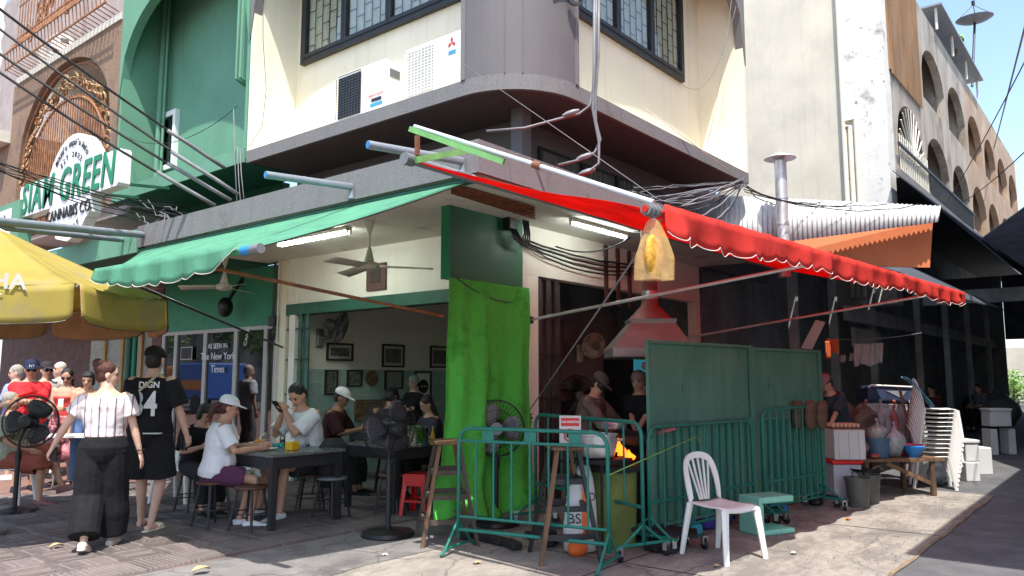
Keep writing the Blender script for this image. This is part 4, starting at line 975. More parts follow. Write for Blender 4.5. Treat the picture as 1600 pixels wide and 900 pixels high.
# ================================================================== cables
cab = [0]
def cable(label, pts, r=.012, m='cable', cat='cable', grp=None, n=5):
    o = MB().tube(pts, r, n).build('cable', MATS[m], None, smooth='all'); tag(o, label, cat, grp); return o
ords = ('topmost', 'second', 'third', 'lowest')
for k, (a, b) in enumerate((((-60, -32), (352, 262)), ((-60, 0), (372, 303)), ((-60, 42), (362, 314)), ((-60, 72), (337, 321)))):
    p, q = od(*a, 8.6), ox(*b, -1.7 if k else -1.2)
    t = thing('overhead_cable', ords[k] + ' of four thick black cables crossing in front of the green house', 'cable', q, 0, 'thick overhead cables')
    MB().tube(sag(p, q, .06, 12), .017, 6).build('cable', MATS['cable'], t, smooth='all')
    pp = sag(p, q, .06, 12); i0 = 9
    MB().tube([x + V(random.uniform(-.008, .008), 0, random.uniform(-.008, .008)) for x in pp[i0:]], .026, 6).build('splice_wrap', MATS['cable_grey'], t, smooth='all')
random.seed(21)
for k in range(9):
    a = (-40 + random.uniform(-6, 6), 236 + k*2.2); b = (250 + random.uniform(-40, 60), 333 + random.uniform(-16, 16))
    p, q = od(*a, 8.2 + .05*k), ox(*b, -1.75); md = p.lerp(q, .5) + V(0, 0, -.08 - random.random()*.15)
    cable('tangled black cable in the bundle drooping under the shop sign', sag(p, q, .02 + random.random()*.12, 12, .015), random.choice((.004, .005, .007)), 'cable', grp='cable bundle under the sign')
for k in range(7):
    a = ox(random.uniform(150, 300), random.uniform(310, 345), -1.8); b = ox(random.uniform(200, 345), random.uniform(325, 375), -2.0)
    cable('loose end of cable lying on the canopy top near the sign', sag(a, b, random.uniform(-.1, .25), 9, .04), .006, 'cable_grey', grp='loose cable ends on the canopy')
# thick grey cables dropping past the rounded corner
def pts(dep, *uv): return [od(u, v, dep) for u, v in uv]
cable('grey power cable hanging down past the rounded corner, branching left high', pts(6.9, (932, -30), (932, 60), (929, 130), (922, 165), (905, 178), (872, 186), (820, 200), (760, 205)), .014, 'cable_grey', grp='grey power cables at the corner')
cable('grey power cable hanging down past the corner, looping left at mid height', pts(6.85, (936, -30), (935, 90), (930, 160), (931, 190), (938, 218), (930, 238), (905, 250), (872, 258)), .014, 'cable_grey', grp='grey power cables at the corner')
cable('grey power cable hanging down past the corner, looping lowest', pts(6.8, (929, -30), (928, 120), (926, 170), (936, 222), (936, 255), (920, 268), (905, 272)), .013, 'cable_grey', grp='grey power cables at the corner')
for k, (uv, nm) in enumerate((((893, 178), 'upper'), ((915, 246), 'middle'), ((918, 270), 'lower'))):
    p, q = od(uv[0]-14, uv[1]+3, 6.85), od(uv[0]+12, uv[1]-6, 6.85)
    tag(MB().tube([p, p.lerp(q, .3), p.lerp(q, .7), q], [.012, .026, .026, .012], 8).build('cable_joint', MATS['cable_grey'], None, smooth=True), nm + ' taped splice on the grey cables at the corner', 'cable joint', 'cable splices')
cable('pale rope stretched from the corner ledge to the awning tube', [od(726, 101, 7.6), fa - d*.02 + V(0, 0, .08)], .003, 'cable_grey', 'rope')
cable('thin wire from the ledge to the cable fan at right', [od(1010, 170, 9.5), od(1160, 283, 11)], .006, 'hem_white')
random.seed(5)
for k in range(22):
    p = od(1162 + random.uniform(-8, 4), 283 + random.uniform(-4, 6), 10.9); b = (random.uniform(975, 1110), 0)
    yy = 296 + (b[0]-975)*.36 + random.uniform(-8, 12)
    cable('grey cable in the fan of wires spread above the red awning', sag(p, od(b[0], yy, 9.2), random.uniform(-.05, .3), 10, .015), random.choice((.006, .008, .011)), random.choice(('cable_grey', 'cable_grey', 'cable')), grp='fan of wires above the red awning')
for k in range(5):
    cable(('shortest', 'second shortest', 'middle', 'second longest', 'longest')[k] + ' cable running along the corrugated flashing past the flue', sag(od(1162, 286+3*k, 10.9), od(1235+50*k, 315+k, 12.3), .1 + .1*random.random(), 8, .02), .008, 'cable', grp='wires along the flashing')
cable('twisted overhead cable at the upper right, in front of the sky', [od(1640, -110, 9), oy(1553, 232, RY-.02)], .02, 'cable_grey')
for k, (a, b) in enumerate((((1640, 20), (1478, 318)), ((1650, 190), (1500, 318)))):
    cable(('thin wire crossing the terrace front diagonally', 'thin wire low at the right edge')[k], sag(od(*a, 9), oy(*b, RY-.12), .1, 8), .010, 'cable')
cable('thin wire hanging across the arched recess right of the windows', sag(oy(1064, 130, -.25), oy(1150, 10, -.9), .55, 12), .004, 'cable_grey')
cable('thin wire hanging down the right end of the upper wall', sag(oy(1145, -10, -.92), oy(1108, 228, -.92), .0, 6, .02), .004, 'cable_grey')
cable('thin wire down the cream wall beside the green house', pts(9.6, (411, -20), (411, 60), (416, 140), (410, 195), (390, 230)), .004, 'cable')
cable('thin wire slung across the green back wall', sag(ox(200, 215, -.9), ox(372, 165, -.9), .3, 10), .005, 'cable')
for k, (u, v0, v1) in enumerate(((371, 230, 330), (375, 232, 310), (365, 170, 330))):
    cable(('middle', 'rightmost', 'leftmost')[k] + ' thin cable hanging at the joint between green and cream houses', [ox(u, v0, -1.05), ox(u+2, (v0+v1)/2, -1.08), ox(u+6, v1, -1.2)], .007, 'cable_grey', grp='cables at the house joint')
# black cable bundle under the soffit by the green panel
jb = oy(796, 347, -.1); t = thing('junction_box', 'black junction box with cable coils beside the green panel', 'junction box', jb)
MB().box(jb - V(.06, .05, .09), jb + V(.06, .05, .09)).build('box', MATS['black_plastic'], t, bevel=.01)
for k in range(4): MB().tube([jb + V(.03*k-.04, -.05, -.08), jb + V(.06*k, -.08, -.2-.02*k), jb + V(.12+.05*k, -.07, -.24), jb + V(.2+.03*k, -.06, -.1), jb + V(.16+.03*k, -.06, .1)], .011, 5).build('loop', MATS['cable'], t, smooth='all')
for k in range(4):
    cable(('uppermost', 'second', 'third', 'lowest')[k] + ' black cable looping along the pink wall under the red awning', sag(oy(812+3*k, 372+4*k, -.08), oy(992, 415+4*k, -.08), .05 + .03*k, 12, .008), .014 - .002*k, 'cable', grp='black cables on the pink wall')
cable('black cable from the strip light to the coil', sag(oy(868, 385, -.1), oz(985, 371, 3.2), .12, 8), .010, 'cable')
for k in range(3):
    cable(('left', 'middle', 'right')[k] + ' thin cable dangling on the pier below the green panel', [oy(817, 450, -.06)] + [oy(818 + 3*math.sin(i*1.3 + k), 460 + i*11, -.05) + V(.02*k, 0, 0) for i in range(10)], .005, 'cable', grp='cables on the pier')
kb = oy(823, 655, -.08)
tag(MB().tube([kb + V(.05*math.sin(i*1.9), -.02 + .03*math.cos(i*2.7), .06*math.cos(i*1.3)) for i in range(26)], .009, 5).build('wire_knot', MATS['cable'], None, smooth='all'), 'knotted black wire on the pier where the stay rope is tied', 'wire')
rk = oy(824, 610, -.04); t = thing('measuring_strip', 'tan strip with dark notches fixed on the pink pier', 'strip', rk)
MB().box((rk.x-.025, -.035, .95), (rk.x+.025, -.022, 1.72)).build('strip', MATS['ochre'], t)
for k in range(24): MB().box((rk.x-.02, -.04, .97+k*.031), (rk.x+.005, -.036, .985+k*.031)).build('notch', MATS['ink'], t)
# electrics on the cream column
ec = ox(428, 510, -.05); t = thing('meter_box', 'black switch box with coiled wires on the cream column', 'switch box', ec)
MB().box((-.12, ec.y-.1, ec.z), (-.03, ec.y+.06, ec.z+.16)).build('box', MATS['black_plastic'], t, bevel=.01)
for k in range(4): MB().tube([V(-.08, ec.y + .09*math.cos(a+k*.3), ec.z - .14 + (.1+.015*k)*math.sin(a)) for a in [i*.6 for i in range(12)]], .008, 5).build('coil', MATS['cable'], t, smooth='all')
MB().tube([V(-.06, ec.y+.0, 3.25), V(-.06, ec.y+.02, ec.z+.1)], .02, 6).build('conduit', MATS['black_plastic'], t)
MB().tube([V(-.06, ec.y-.1, 3.25), V(-.06, ec.y-.1, .5)], .015, 6).build('conduit', MATS['old_white'], t)
sp_ = ox(352, 480, -.3); t = thing('loudspeaker', 'black speaker with dangling wires above the shop window', 'speaker', sp_)
MB().ball(sp_, (.12, .12, .16), 12, 8).build('body', MATS['black_plastic'], t, smooth='all'); MB().tube([sp_, sp_ + V(.1, 0, .2), sp_ + V(.3, 0, .5)], .03, 6).build('bracket', MATS['black_metal'], t)

# ================================================================== yellow parasol
mat('parasol_yellow', (.42, .325, .065), .75, var=.14, sc=2.2, transl=.3, dirt=(.34, .28, .13), dsc=2.0, dth=.52)
mat('parasol_tan', (.62, .42, .22), .8, var=.15, sc=3, transl=.3, dirt=(.4, .26, .12), dsc=4, dth=.58)
mat('parasol_white', (.7, .68, .62), .8, var=.1, sc=3, transl=.3)
pc = od(-28, 590, 7.5); pc.z = 0
U = thing('parasol', 'big faded yellow parasol with white lettering at the left edge', 'parasol', pc)
RU, ZR, ZA = 1.62, 2.30, 2.98
def up_(a, q, z): return V(pc.x + RU*q*math.cos(a), pc.y + RU*q*math.sin(a), z)
off = HEAD - R(90) + R(12)
va = [off + 2*math.pi*k/8 for k in range(9)]
for k in range(8):
    a0, a1 = va[k], va[k+1]
    def pn(u, v):
        z = ZR + (ZA-ZR)*(1-v)**1.15; p = up_(a0, v, z).lerp(up_(a1, v, z), u)
        return p + V(0, 0, -.05*math.sin(math.pi*u)*v - .01*math.sin(u*25+k)*v)
    MB().grid(pn, 12, 10, .003).build('panel', MATS['parasol_yellow'], U, smooth='all')
    def vl(u, v):
        p = up_(a0, 1, ZR).lerp(up_(a1, 1, ZR), .02 + .96*u); o = V(math.cos((a0+a1)/2), math.sin((a0+a1)/2), 0)
        rc = .045*max(0, (abs(2*u-1)-.86)/.14)**2*v
        return p + o*(.015 + .02*v + .012*v*math.sin(u*14+k*2)) + V(0, 0, -.32*v + rc - .05*math.sin(math.pi*u))
    MB().grid(vl, 24, 5, .003).build('valance', MATS['parasol_yellow'], U, smooth='all')
    MB().tube([vl(i/24, 1) for i in range(25)], .005, 5).build('hem', MATS['black_plastic'], U)
    def iv(u, v): return vl(u, v) - V(math.cos((a0+a1)/2), math.sin((a0+a1)/2), 0)*.012
    MB().grid(iv, 24, 5, .002).build('lining', MATS['parasol_tan'], U, smooth='all')
    MB().tube([up_(a0, .03, ZA-.03), up_(a0, .5, ZR+(ZA-ZR)*.45-.03), up_(a0, 1, ZR-.02)], .010, 6).build('rib', MATS['galv'], U)
MB().cyl(pc, pc + V(0, 0, ZA+.05), .024, n=10).build('pole', MATS['galv'], U, smooth=True)
MB().lathe([(.3, 0), (.3, .06), (.06, .1), (.05, .3)], pc, 20).build('base', MATS['concrete_dark'], U, smooth=True)
best = sorted(range(8), key=lambda k: (up_((va[k]+va[k+1])/2, 1, ZR) - CAM).length)
for k, bodies in ((best[0], (('SINGHA', .25, .16), ('SODA —', .11, .045))), ):
    a = (va[k]+va[k+1])/2; o = V(math.cos(a), math.sin(a), 0); tdir = V(-o.y, o.x, 0)
    for bd_, sz, dz in bodies:
        v_ = 1 - dz*.6; c = up_(a, .92*v_ - .0, ZR) + o*.08
        z = ZR - .27 + dz + .0
        text('lettering', bd_, sz*.72, frame(up_(a, math.cos(R(22.5)), ZR) + o*.042 + V(0, 0, -.12 if sz < .2 else -.02) - tdir*.08, tdir, V(0, 0, 1)), 'parasol_white', U, ext=.002, bold=.004)
k = best[1]; a = (va[k]+va[k+1])/2; o = V(math.cos(a), math.sin(a), 0); td = V(-o.y, o.x, 0)
em = [(-.07, .12), (-.03, .14), (0, .10), (.04, .12), (.07, .08), (.03, .05), (.06, .0), (.03, -.06), (.07, -.12), (.02, -.13), (-.01, -.08), (-.04, -.13), (-.08, -.11), (-.05, -.04), (-.07, .02), (-.04, .06)]
ce = up_(a, math.cos(R(22.5)), ZR-.13) + o*.052
MB().prism([ce + td*x + V(0, 0, y) for x, y in em], o*.004).build('emblem', MATS['parasol_white'], U)

# ================================================================== people
_tex = bpy.data.textures.new('cloth_folds', 'CLOUDS'); _tex.noise_scale = .16; _tex.noise_depth = 2
def organic(mb, name, m, parent, vox, it=4, fold=0.):
    o = mb.build(name, m, parent, world=False, smooth='all')
    r_ = o.modifiers.new('remesh', 'REMESH'); r_.mode = 'VOXEL'; r_.voxel_size = vox; r_.use_smooth_shade = True
    s_ = o.modifiers.new('smooth', 'SMOOTH'); s_.iterations = it; s_.factor = .5
    if fold:
        d_ = o.modifiers.new('folds', 'DISPLACE'); d_.texture = _tex; d_.strength = fold; d_.mid_level = .45; d_.texture_coords = 'LOCAL'
    return o
def limb(mb, pts_, rs, n=10):
    pts_ = [Vector(p) for p in pts_]
    d0 = (pts_[0]-pts_[1]).normalized(); d1 = (pts_[-1]-pts_[-2]).normalized()
    P = [pts_[0]+d0*rs[0]*.9, pts_[0]+d0*rs[0]*.5] + pts_ + [pts_[-1]+d1*rs[-1]*.5, pts_[-1]+d1*rs[-1]*.9]
    Rr = [rs[0]*.4, rs[0]*.85] + list(rs) + [rs[-1]*.85, rs[-1]*.4]
    return mb.tube(P, Rr, n)
def sleeve(mb, pts_, rs, n=14):
    pts_ = [Vector(p) for p in pts_]; d0 = (pts_[0]-pts_[1]).normalized()
    return mb.tube([pts_[0]+d0*rs[0]*.3, pts_[0]+d0*rs[0]*.15] + pts_, [rs[0]*.45, rs[0]*.8] + list(rs), n)
def ik(S, W, l1, l2, pole):
    d_ = W - S; L_ = min(d_.length, (l1+l2)*.999); d_.normalize(); W = S + d_*L_
    a = (l1*l1 - l2*l2 + L_*L_)/(2*L_); h_ = math.sqrt(max(0, l1*l1 - a*a))
    p = Vector(pole); p = p - d_*p.dot(d_); p = p.normalized() if p.length > 1e-5 else d_.orthogonal().normalized()
    return S + d_*a + p*h_, W
CLOTH = {}
def cloth(col, var=.1, transl=0):
    k = 'cloth_%.3f_%.3f_%.3f' % col
    return mat(k, col, .85, var=var, sc=7, bump=.15, bsc=180, spec=.2)
def person(label, loc, face, h=1.7, b=1., lean=0., pel=None, twist=0., head=(0, 0), hands=None, feet=None, poleA=None, poleL=None, skin='skin',
           top=None, bottom=None, shoes=None, hair=None, hat=None, glasses=False, vox=.014, group=None, female=False, grip=(), handdir=None):
    s = h/1.70; rz = math.atan2(face[1], face[0]) - R(90)
    root = thing('person', label, 'person', loc, rz, group)
    pel = Vector(pel or (0, 0, .93))
    Rt = Matrix.Rotation(-lean, 3, 'X') @ Matrix.Rotation(twist, 3, 'Z')
    def T(x, y, z): return pel + Rt @ Vector((x, y, z - .93))
    def TV(x, y, z): return Rt @ Vector((x, y, z))
    sh = .165 if female else .185
    SL = {k: T(q*sh, -.005, 1.385) for k, q in (('R', 1), ('L', -1))}
    HP = {k: pel + Vector((q*.088, 0, -.02)) for k, q in (('R', 1), ('L', -1))}
    hands = dict({'R': (.27, .06, .84), 'L': (-.27, .06, .84)}, **(hands or {})); feet = dict({'R': (.10, -.0, .075), 'L': (-.10, .0, .075)}, **(feet or {}))
    poleA = poleA or {}; poleL = poleL or {}; handdir = handdir or {}
    EL, WR, KN, AN = {}, {}, {}, {}
    for k, q in (('R', 1), ('L', -1)):
        EL[k], WR[k] = ik(SL[k], Vector(hands[k]), .285, .25, poleA.get(k, (q*.5, -.8, -.35)))
        KN[k], AN[k] = ik(HP[k], Vector(feet[k]), .425, .42, poleL.get(k, (q*.1, 1, .1)))
    fb_ = 1.0 if not female else .93
    def torso(mb, e, z0=.80, z1=1.5, wmul=1.):
        se = [(.80, .10, .09), (.86, .15, .115), (.93, .172, .122), (1.02, .15*(1 if not female else .93), .108), (1.10, .142*(1 if not female else .9), .105), (1.20, .150, .112), (1.30, .168*fb_, .118 + (.012 if female else 0)), (1.38, .165*fb_, .10), (1.425, .115*fb_, .078), (1.455, .066, .062), (1.475, .056, .056)]
        secs = []
        for z, w_, d_ in se:
            if z < z0-1e-6 or z > z1+1e-6: continue
            bb = b if .88 < z < 1.34 else 1 + (b-1)*.5
            secs.append((T(0, (.012 if z > 1.2 else 0) + (.02*(b-1)*3 if .95 < z < 1.25 else 0), z), TV(w_*bb*wmul + e, 0, 0), TV(0, d_*bb*wmul + e, 0)))
        return mb.loft(secs, 18)
    body = MB(); torso(body, 0)
    # neck and head
    hy, hp = head; Hc = T(0, .03, 1.585); Rh = Rt @ Matrix.Rotation(hy, 3, 'Z') @ Matrix.Rotation(-hp, 3, 'X')
    def H(x, y, z): return Hc + Rh @ Vector((x, y, z))
    limb(body, [T(0, -.005, 1.43), T(0, .005, 1.48), H(0, -.02, -.05)], [.058, .052, .054])
    body.ball(H(0, -.012, .03), (.076, .094, .092), 14, 10, Rh); body.ball(H(0, .012, -.025), (.066, .076, .08), 14, 10, Rh)
    body.ball(H(0, .035, -.075), (.042, .045, .034), 10, 8, Rh)
    body.loft([(H(0, .078, .022), Rh @ V(.010, 0, 0), Rh @ V(0, .008, 0)), (H(0, .098, -.018), Rh @ V(.017, 0, 0), Rh @ V(0, .014, 0)), (H(0, .082, -.03), Rh @ V(.015, 0, 0), Rh @ V(0, .01, 0))], 8)
    for q in (-1, 1): body.ball(H(q*.076, -.012, -.005), (.012, .022, .033), 8, 6, Rh); body.ball(H(q*.032, .068, .03), (.024, .014, .008), 8, 6, Rh)
    # arms, hands
    am = 1 + (b-1)*.7; fm_ = .86 if female else 1.
    for k, q in (('R', 1), ('L', -1)):
        limb(body, [SL[k], SL[k].lerp(EL[k], .45), EL[k], EL[k].lerp(WR[k], .35), WR[k]], [.058*am*fm_, .050*am*fm_, .040*am*fm_, .041*am*fm_, .027*fm_])
        fd = (WR[k]-EL[k]).normalized() if k not in handdir else Vector(handdir[k]).normalized()
        inw = Vector((-q, .25, 0)) ; inw = (inw - fd*inw.dot(fd)).normalized()     # palm side
        sd = fd.cross(inw).normalized()
        if sd.y < 0 and abs(fd.z) > .6: sd = -sd
        if abs(fd.z) <= .6 and (sd.x*q) > 0: sd = -sd
        pc_ = WR[k] + fd*.05
        body.loft([(WR[k]+fd*.005, sd*.026, inw*.018), (pc_, sd*.040, inw*.016), (WR[k]+fd*.095, sd*.040, inw*.013)], 10)
        cu = 1.1 if k in grip else .4
        for i_, (o_, L_) in enumerate(((.030, .070), (.010, .080), (-.011, .074), (-.031, .058))):
            k0 = WR[k] + fd*.09 + sd*o_; k1 = k0 + (fd*math.cos(cu*.5) + inw*math.sin(cu*.5))*L_*.5; k2 = k1 + (fd*math.cos(cu*1.5) + inw*math.sin(cu*1.5))*L_*.5
            limb(body, [k0, k1, k2], [.0095, .0088, .0075], 7)
        t0 = WR[k] + fd*.035 + sd*.032; t1 = t0 + (fd*.6 + sd*.75 + inw*.35).normalized()*.04; t2 = t1 + (fd*.9 + inw*.45).normalized()*.032
        limb(body, [t0, t1, t2], [.013, .0105, .0085], 7)
    for k, q in (('R', 1), ('L', -1)):
        limb(body, [HP[k], HP[k].lerp(KN[k], .4), KN[k], KN[k].lerp(AN[k], .3), KN[k].lerp(AN[k], .65), AN[k]], [.085*b, .075*b, .052*am, .053*am, .040, .033])
        sh_d = (KN[k]-AN[k]).normalized(); toe = Vector((0, 1, 0)); toe = (toe - sh_d*toe.dot(sh_d)*.6); toe = toe.normalized()
        if abs(sh_d.z) > .93: toe = Vector((.12*q, 1, 0)).normalized()
        sn = (AN[k] - sh_d*.045)
        body.loft([(sn - toe*.05, Vector((.028, 0, 0)), sh_d*.028), (sn + toe*.03, Vector((.036, 0, 0)), sh_d*.036), (sn + toe*.12 - sh_d*.01, Vector((.042, 0, 0)), sh_d*.022), (sn + toe*.185 - sh_d*.014, Vector((.03, 0, 0)), sh_d*.014)], 10)
        if shoes:
            sm = MB(); kind, mm = shoes
            if kind == 'sandal':
                sm.loft([(sn - toe*.075 - sh_d*.028, Vector((.030, 0, 0)), sh_d*.012), (sn + toe*.03 - sh_d*.03, Vector((.042, 0, 0)), sh_d*.012), (sn + toe*.14 - sh_d*.03, Vector((.048, 0, 0)), sh_d*.012), (sn + toe*.21 - sh_d*.03, Vector((.03, 0, 0)), sh_d*.012)], 12)
                sm.loft([(sn + toe*.07, Vector((.046, 0, 0)), sh_d*.035), (sn + toe*.14 - sh_d*.004, Vector((.048, 0, 0)), sh_d*.028)], 12)
            else:
                sm.loft([(sn - toe*.075 - sh_d*.004, Vector((.028, 0, 0)), sh_d*.034), (sn - toe*.04, Vector((.041, 0, 0)), sh_d*.045), (sn + toe*.04, Vector((.046, 0, 0)), sh_d*.045), (sn + toe*.13 - sh_d*.012, Vector((.05, 0, 0)), sh_d*.032), (sn + toe*.205 - sh_d*.018, Vector((.035, 0, 0)), sh_d*.02)], 14)
                sm.loft([(sn - toe*.085 - sh_d*.034, Vector((.034, 0, 0)), sh_d*.014), (sn + toe*.04 - sh_d*.034, Vector((.05, 0, 0)), sh_d*.014), (sn + toe*.14 - sh_d*.034, Vector((.054, 0, 0)), sh_d*.014), (sn + toe*.22 - sh_d*.032, Vector((.036, 0, 0)), sh_d*.013)], 14)
            sm.v = [x*s for x in sm.v]; organic(sm, 'shoe', mm, root, .007 if vox < .012 else .011, 3)
    if b > 1.05: body.ball(T(0, .06*b, 1.02), (.13*b, .10*b, .13), 12, 8)
    body.v = [x*s for x in body.v]; organic(body, 'body', MATS[skin], root, vox, 4)
    for q in (-1, 1): 
        e_ = MB().ball(H(q*.031, .074, .012), (.013, .008, .008), 8, 6, Rh); e_.v = [x*s for x in e_.v]; e_.build('eye', MATS['eye'], root, world=False, smooth='all')
        e_ = MB().ball(H(q*.032, .080, .034), (.019, .006, .005), 8, 6, Rh); e_.v = [x*s for x in e_.v]; e_.build('eyebrow', MATS['eye'], root, world=False, smooth='all')
    e_ = MB().ball(H(0, .084, -.052), (.022, .008, .007), 10, 6, Rh); e_.v = [x*s for x in e_.v]; e_.build('mouth', MATS['lip'], root, world=False, smooth='all')
    # top
    if top:
        tm, sl_, hem, loose = top[:4]; neck = top[4] if len(top) > 4 else 1.452
        mb = MB(); e = .012 + loose; torso(mb, e, hem, neck)
        if b > 1.05: mb.ball(T(0, .06*b, 1.02), (.13*b + e, .10*b + e, .13 + e), 12, 8)
        for k in ('R', 'L'):
            if sl_ <= 0: continue
            if sl_ <= .5:
                E_ = SL[k].lerp(EL[k], sl_*2); sleeve(mb, [SL[k], SL[k].lerp(E_, .5), E_], [.056*am*fm_ + e*.6, .052*am*fm_ + e*.9, .046*am*fm_ + e*1.35])
            else:
                E_ = EL[k].lerp(WR[k], (sl_-.5)*2); sleeve(mb, [SL[k], SL[k].lerp(EL[k], .5), EL[k], E_], [.056*am + e*.6, .052*am + e*.8, .044*am + e*.8, .036 + e])
        mb.v = [x*s for x in mb.v]; root['_t'] = 1; del root['_t']
        tobj = organic(mb, 'top', tm, root, vox*.95, 2, .022 + loose*.3)
    if bottom:
        bm_, ln_, loose = bottom; mb = MB(); e = .013 + loose*.35
        torso(mb, e, .80, 1.05)
        for k in ('R', 'L'):
            if ln_ <= .5:
                E_ = HP[k].lerp(KN[k], ln_*2); sleeve(mb, [HP[k], HP[k].lerp(E_, .5), E_], [.088*b + e, .082*b + e + loose*.3, .070*b + e + loose*.7])
            else:
                E_ = KN[k].lerp(AN[k], (ln_-.5)*2); sleeve(mb, [HP[k], HP[k].lerp(KN[k], .5), KN[k], KN[k].lerp(E_, .5), E_], [.088*b + e, .078*b + e + loose*.4, .058 + e + loose*.8, .054 + e + loose, .042 + e + loose])
        mb.v = [x*s for x in mb.v]; organic(mb, 'bottom', bm_, root, vox*.95, 2, .010 + loose*.12)
    if hair:
        hm, style = hair; mb = MB()
        mb.ball(H(0, -.024, .044), (.083, .094, .088), 14, 10, Rh); mb.ball(H(0, -.04, .0), (.078, .075, .085), 12, 9, Rh)
        if style == 'bun': mb.ball(H(.01, -.10, .10), (.055, .05, .05), 12, 9, Rh); mb.ball(H(.02, -.085, .05), (.05, .05, .05), 10, 8, Rh); mb.ball(H(-.03, -.08, .11), (.03, .03, .03), 8, 6, Rh)
        if style == 'long':
            mb.ball(H(0, -.05, -.06), (.085, .06, .11), 12, 9, Rh); mb.ball(H(0, -.06, -.16), (.075, .045, .10), 12, 9, Rh)
        if style == 'bob':
            for q in (-1, 1): mb.ball(H(q*.062, -.02, -.02), (.03, .055, .075), 10, 8, Rh)
            mb.ball(H(0, .045, .085), (.066, .035, .025), 10, 8, Rh)
        if style == 'tail': limb(mb, [H(0, -.09, .04), H(-.0, -.15, .0), H(-.0, -.17, -.09), H(0, -.15, -.18)], [.03, .036, .032, .012])
        mb.v = [x*s for x in mb.v]; organic(mb, 'hair', hm, root, vox*.75, 2, .014)
    if hat:
        hm, kind = hat; mb = MB()
        if kind == 'net': mb.ball(H(0, -.022, .05), (.092, .105, .10), 14, 10, Rh)
        else:
            dz = 1 if kind == 'cap' else -1
            secs = [(.0, 1.0), (.035, .99), (.065, .86), (.088, .62), (.10, .28)]
            mb.loft([(H(0, -.016 - z*.12, .045 + z), Rh @ V(.092*q, 0, 0), Rh @ V(0, .110*q, 0)) for z, q in secs], 18)
            def br(u, v):
                a = math.pi*(.12 + .76*u); r0 = 1 + .0*v
                return H(.088*math.cos(a)*(1 - .05*v), dz*(.104*math.sin(a) + v*.085*math.sin(a)**.7) - .016, .052 - .016*v*math.sin(a))
            mb.grid(br, 14, 5, .012)
        mb.v = [x*s for x in mb.v]; organic(mb, 'hair_net' if kind == 'net' else 'cap', hm, root, vox*.55, 2)
    if glasses:
        for q in (-1, 1):
            g_ = MB().ball(H(q*.034, .080, .010), (.027, .012, .022), 10, 7, Rh); g_.v = [x*s for x in g_.v]; g_.build('lens', MATS['black_plastic'], root, world=False, smooth='all')
        g_ = MB().tube([H(-.077, -.0, .016), H(-.062, .072, .016), H(0, .09, .016), H(.062, .072, .016), H(.077, 0, .016)], .004, 5); g_.v = [x*s for x in g_.v]; g_.build('glasses_frame', MATS['black_plastic'], root, world=False)
    root['_'] = 0; del root['_']
    INFO[root.name] = dict(s=s, H=lambda x, y, z: H(x, y, z)*s, T=lambda x, y, z: T(x, y, z)*s, TV=TV, WR={k: WR[k]*s for k in WR}, EL={k: EL[k]*s for k in EL}, Rh=Rh, SL={k: SL[k]*s for k in SL}, AN=AN, KN={k: KN[k]*s for k in KN})
    return root
INFO = {}
def head_text(p, body, size, m, y=.1, z=.085):
    i = INFO[p.name]; o = i['H'](0, y, z); text('cap_mark', body, size, wm(p) @ frame(o, i['Rh'] @ V(-1, 0, 0), i['Rh'] @ V(0, -.35, 1)), m, p, ext=.003)
hair_black = mat('hair_black', (.014, .011, .010), .5, var=.6, sc=9, stretch=(9, 9, 1), bump=.9, bsc=14); hair_brown = mat('hair_brown', (.075, .024, .016), .5, var=.6, sc=9, stretch=(9, 9, 1), bump=.9, bsc=14); hair_grey = mat('hair_grey', (.30, .28, .25), .7, var=.4, sc=9, stretch=(9, 9, 1), bump=.9, bsc=14)
black_c, white_c = cloth((.014, .014, .016)), cloth((.74, .74, .76), .04)
# striped blouse
m = mat('striped_blouse', (.72, .58, .56), .85, var=.04, sc=7)
N, L = m.node_tree.nodes, m.node_tree.links; bsd = N['Principled BSDF']; src = bsd.inputs['Base Color'].links[0].from_socket
tcn = N.new('ShaderNodeTexCoord'); sxx = N.new('ShaderNodeSeparateXYZ'); L.new(tcn.outputs['Object'], sxx.inputs[0])
def stripe(per, ph, wd, colr, prev):
    a = N.new('ShaderNodeMath'); a.operation = 'MULTIPLY_ADD'; L.new(sxx.outputs[0], a.inputs[0]); a.inputs[1].default_value = 1/per; a.inputs[2].default_value = ph + 50
    f_ = N.new('ShaderNodeMath'); f_.operation = 'FRACT'; L.new(a.outputs[0], f_.inputs[0])
    c_ = N.new('ShaderNodeMath'); c_.operation = 'LESS_THAN'; L.new(f_.outputs[0], c_.inputs[0]); c_.inputs[1].default_value = wd
    x = N.new('ShaderNodeMix'); x.data_type = 'RGBA'; L.new(c_.outputs[0], x.inputs[0]); L.new(prev, x.inputs[6]); x.inputs[7].default_value = (*colr, 1); return x.outputs[2]
c1_ = stripe(.062, 0, .42, (.72, .68, .66), src); c1_ = stripe(.062, .5, .14, (.30, .28, .36), c1_); c1_ = stripe(.124, .2, .05, (.03, .03, .04), c1_); L.new(c1_, bsd.inputs['Base Color'])

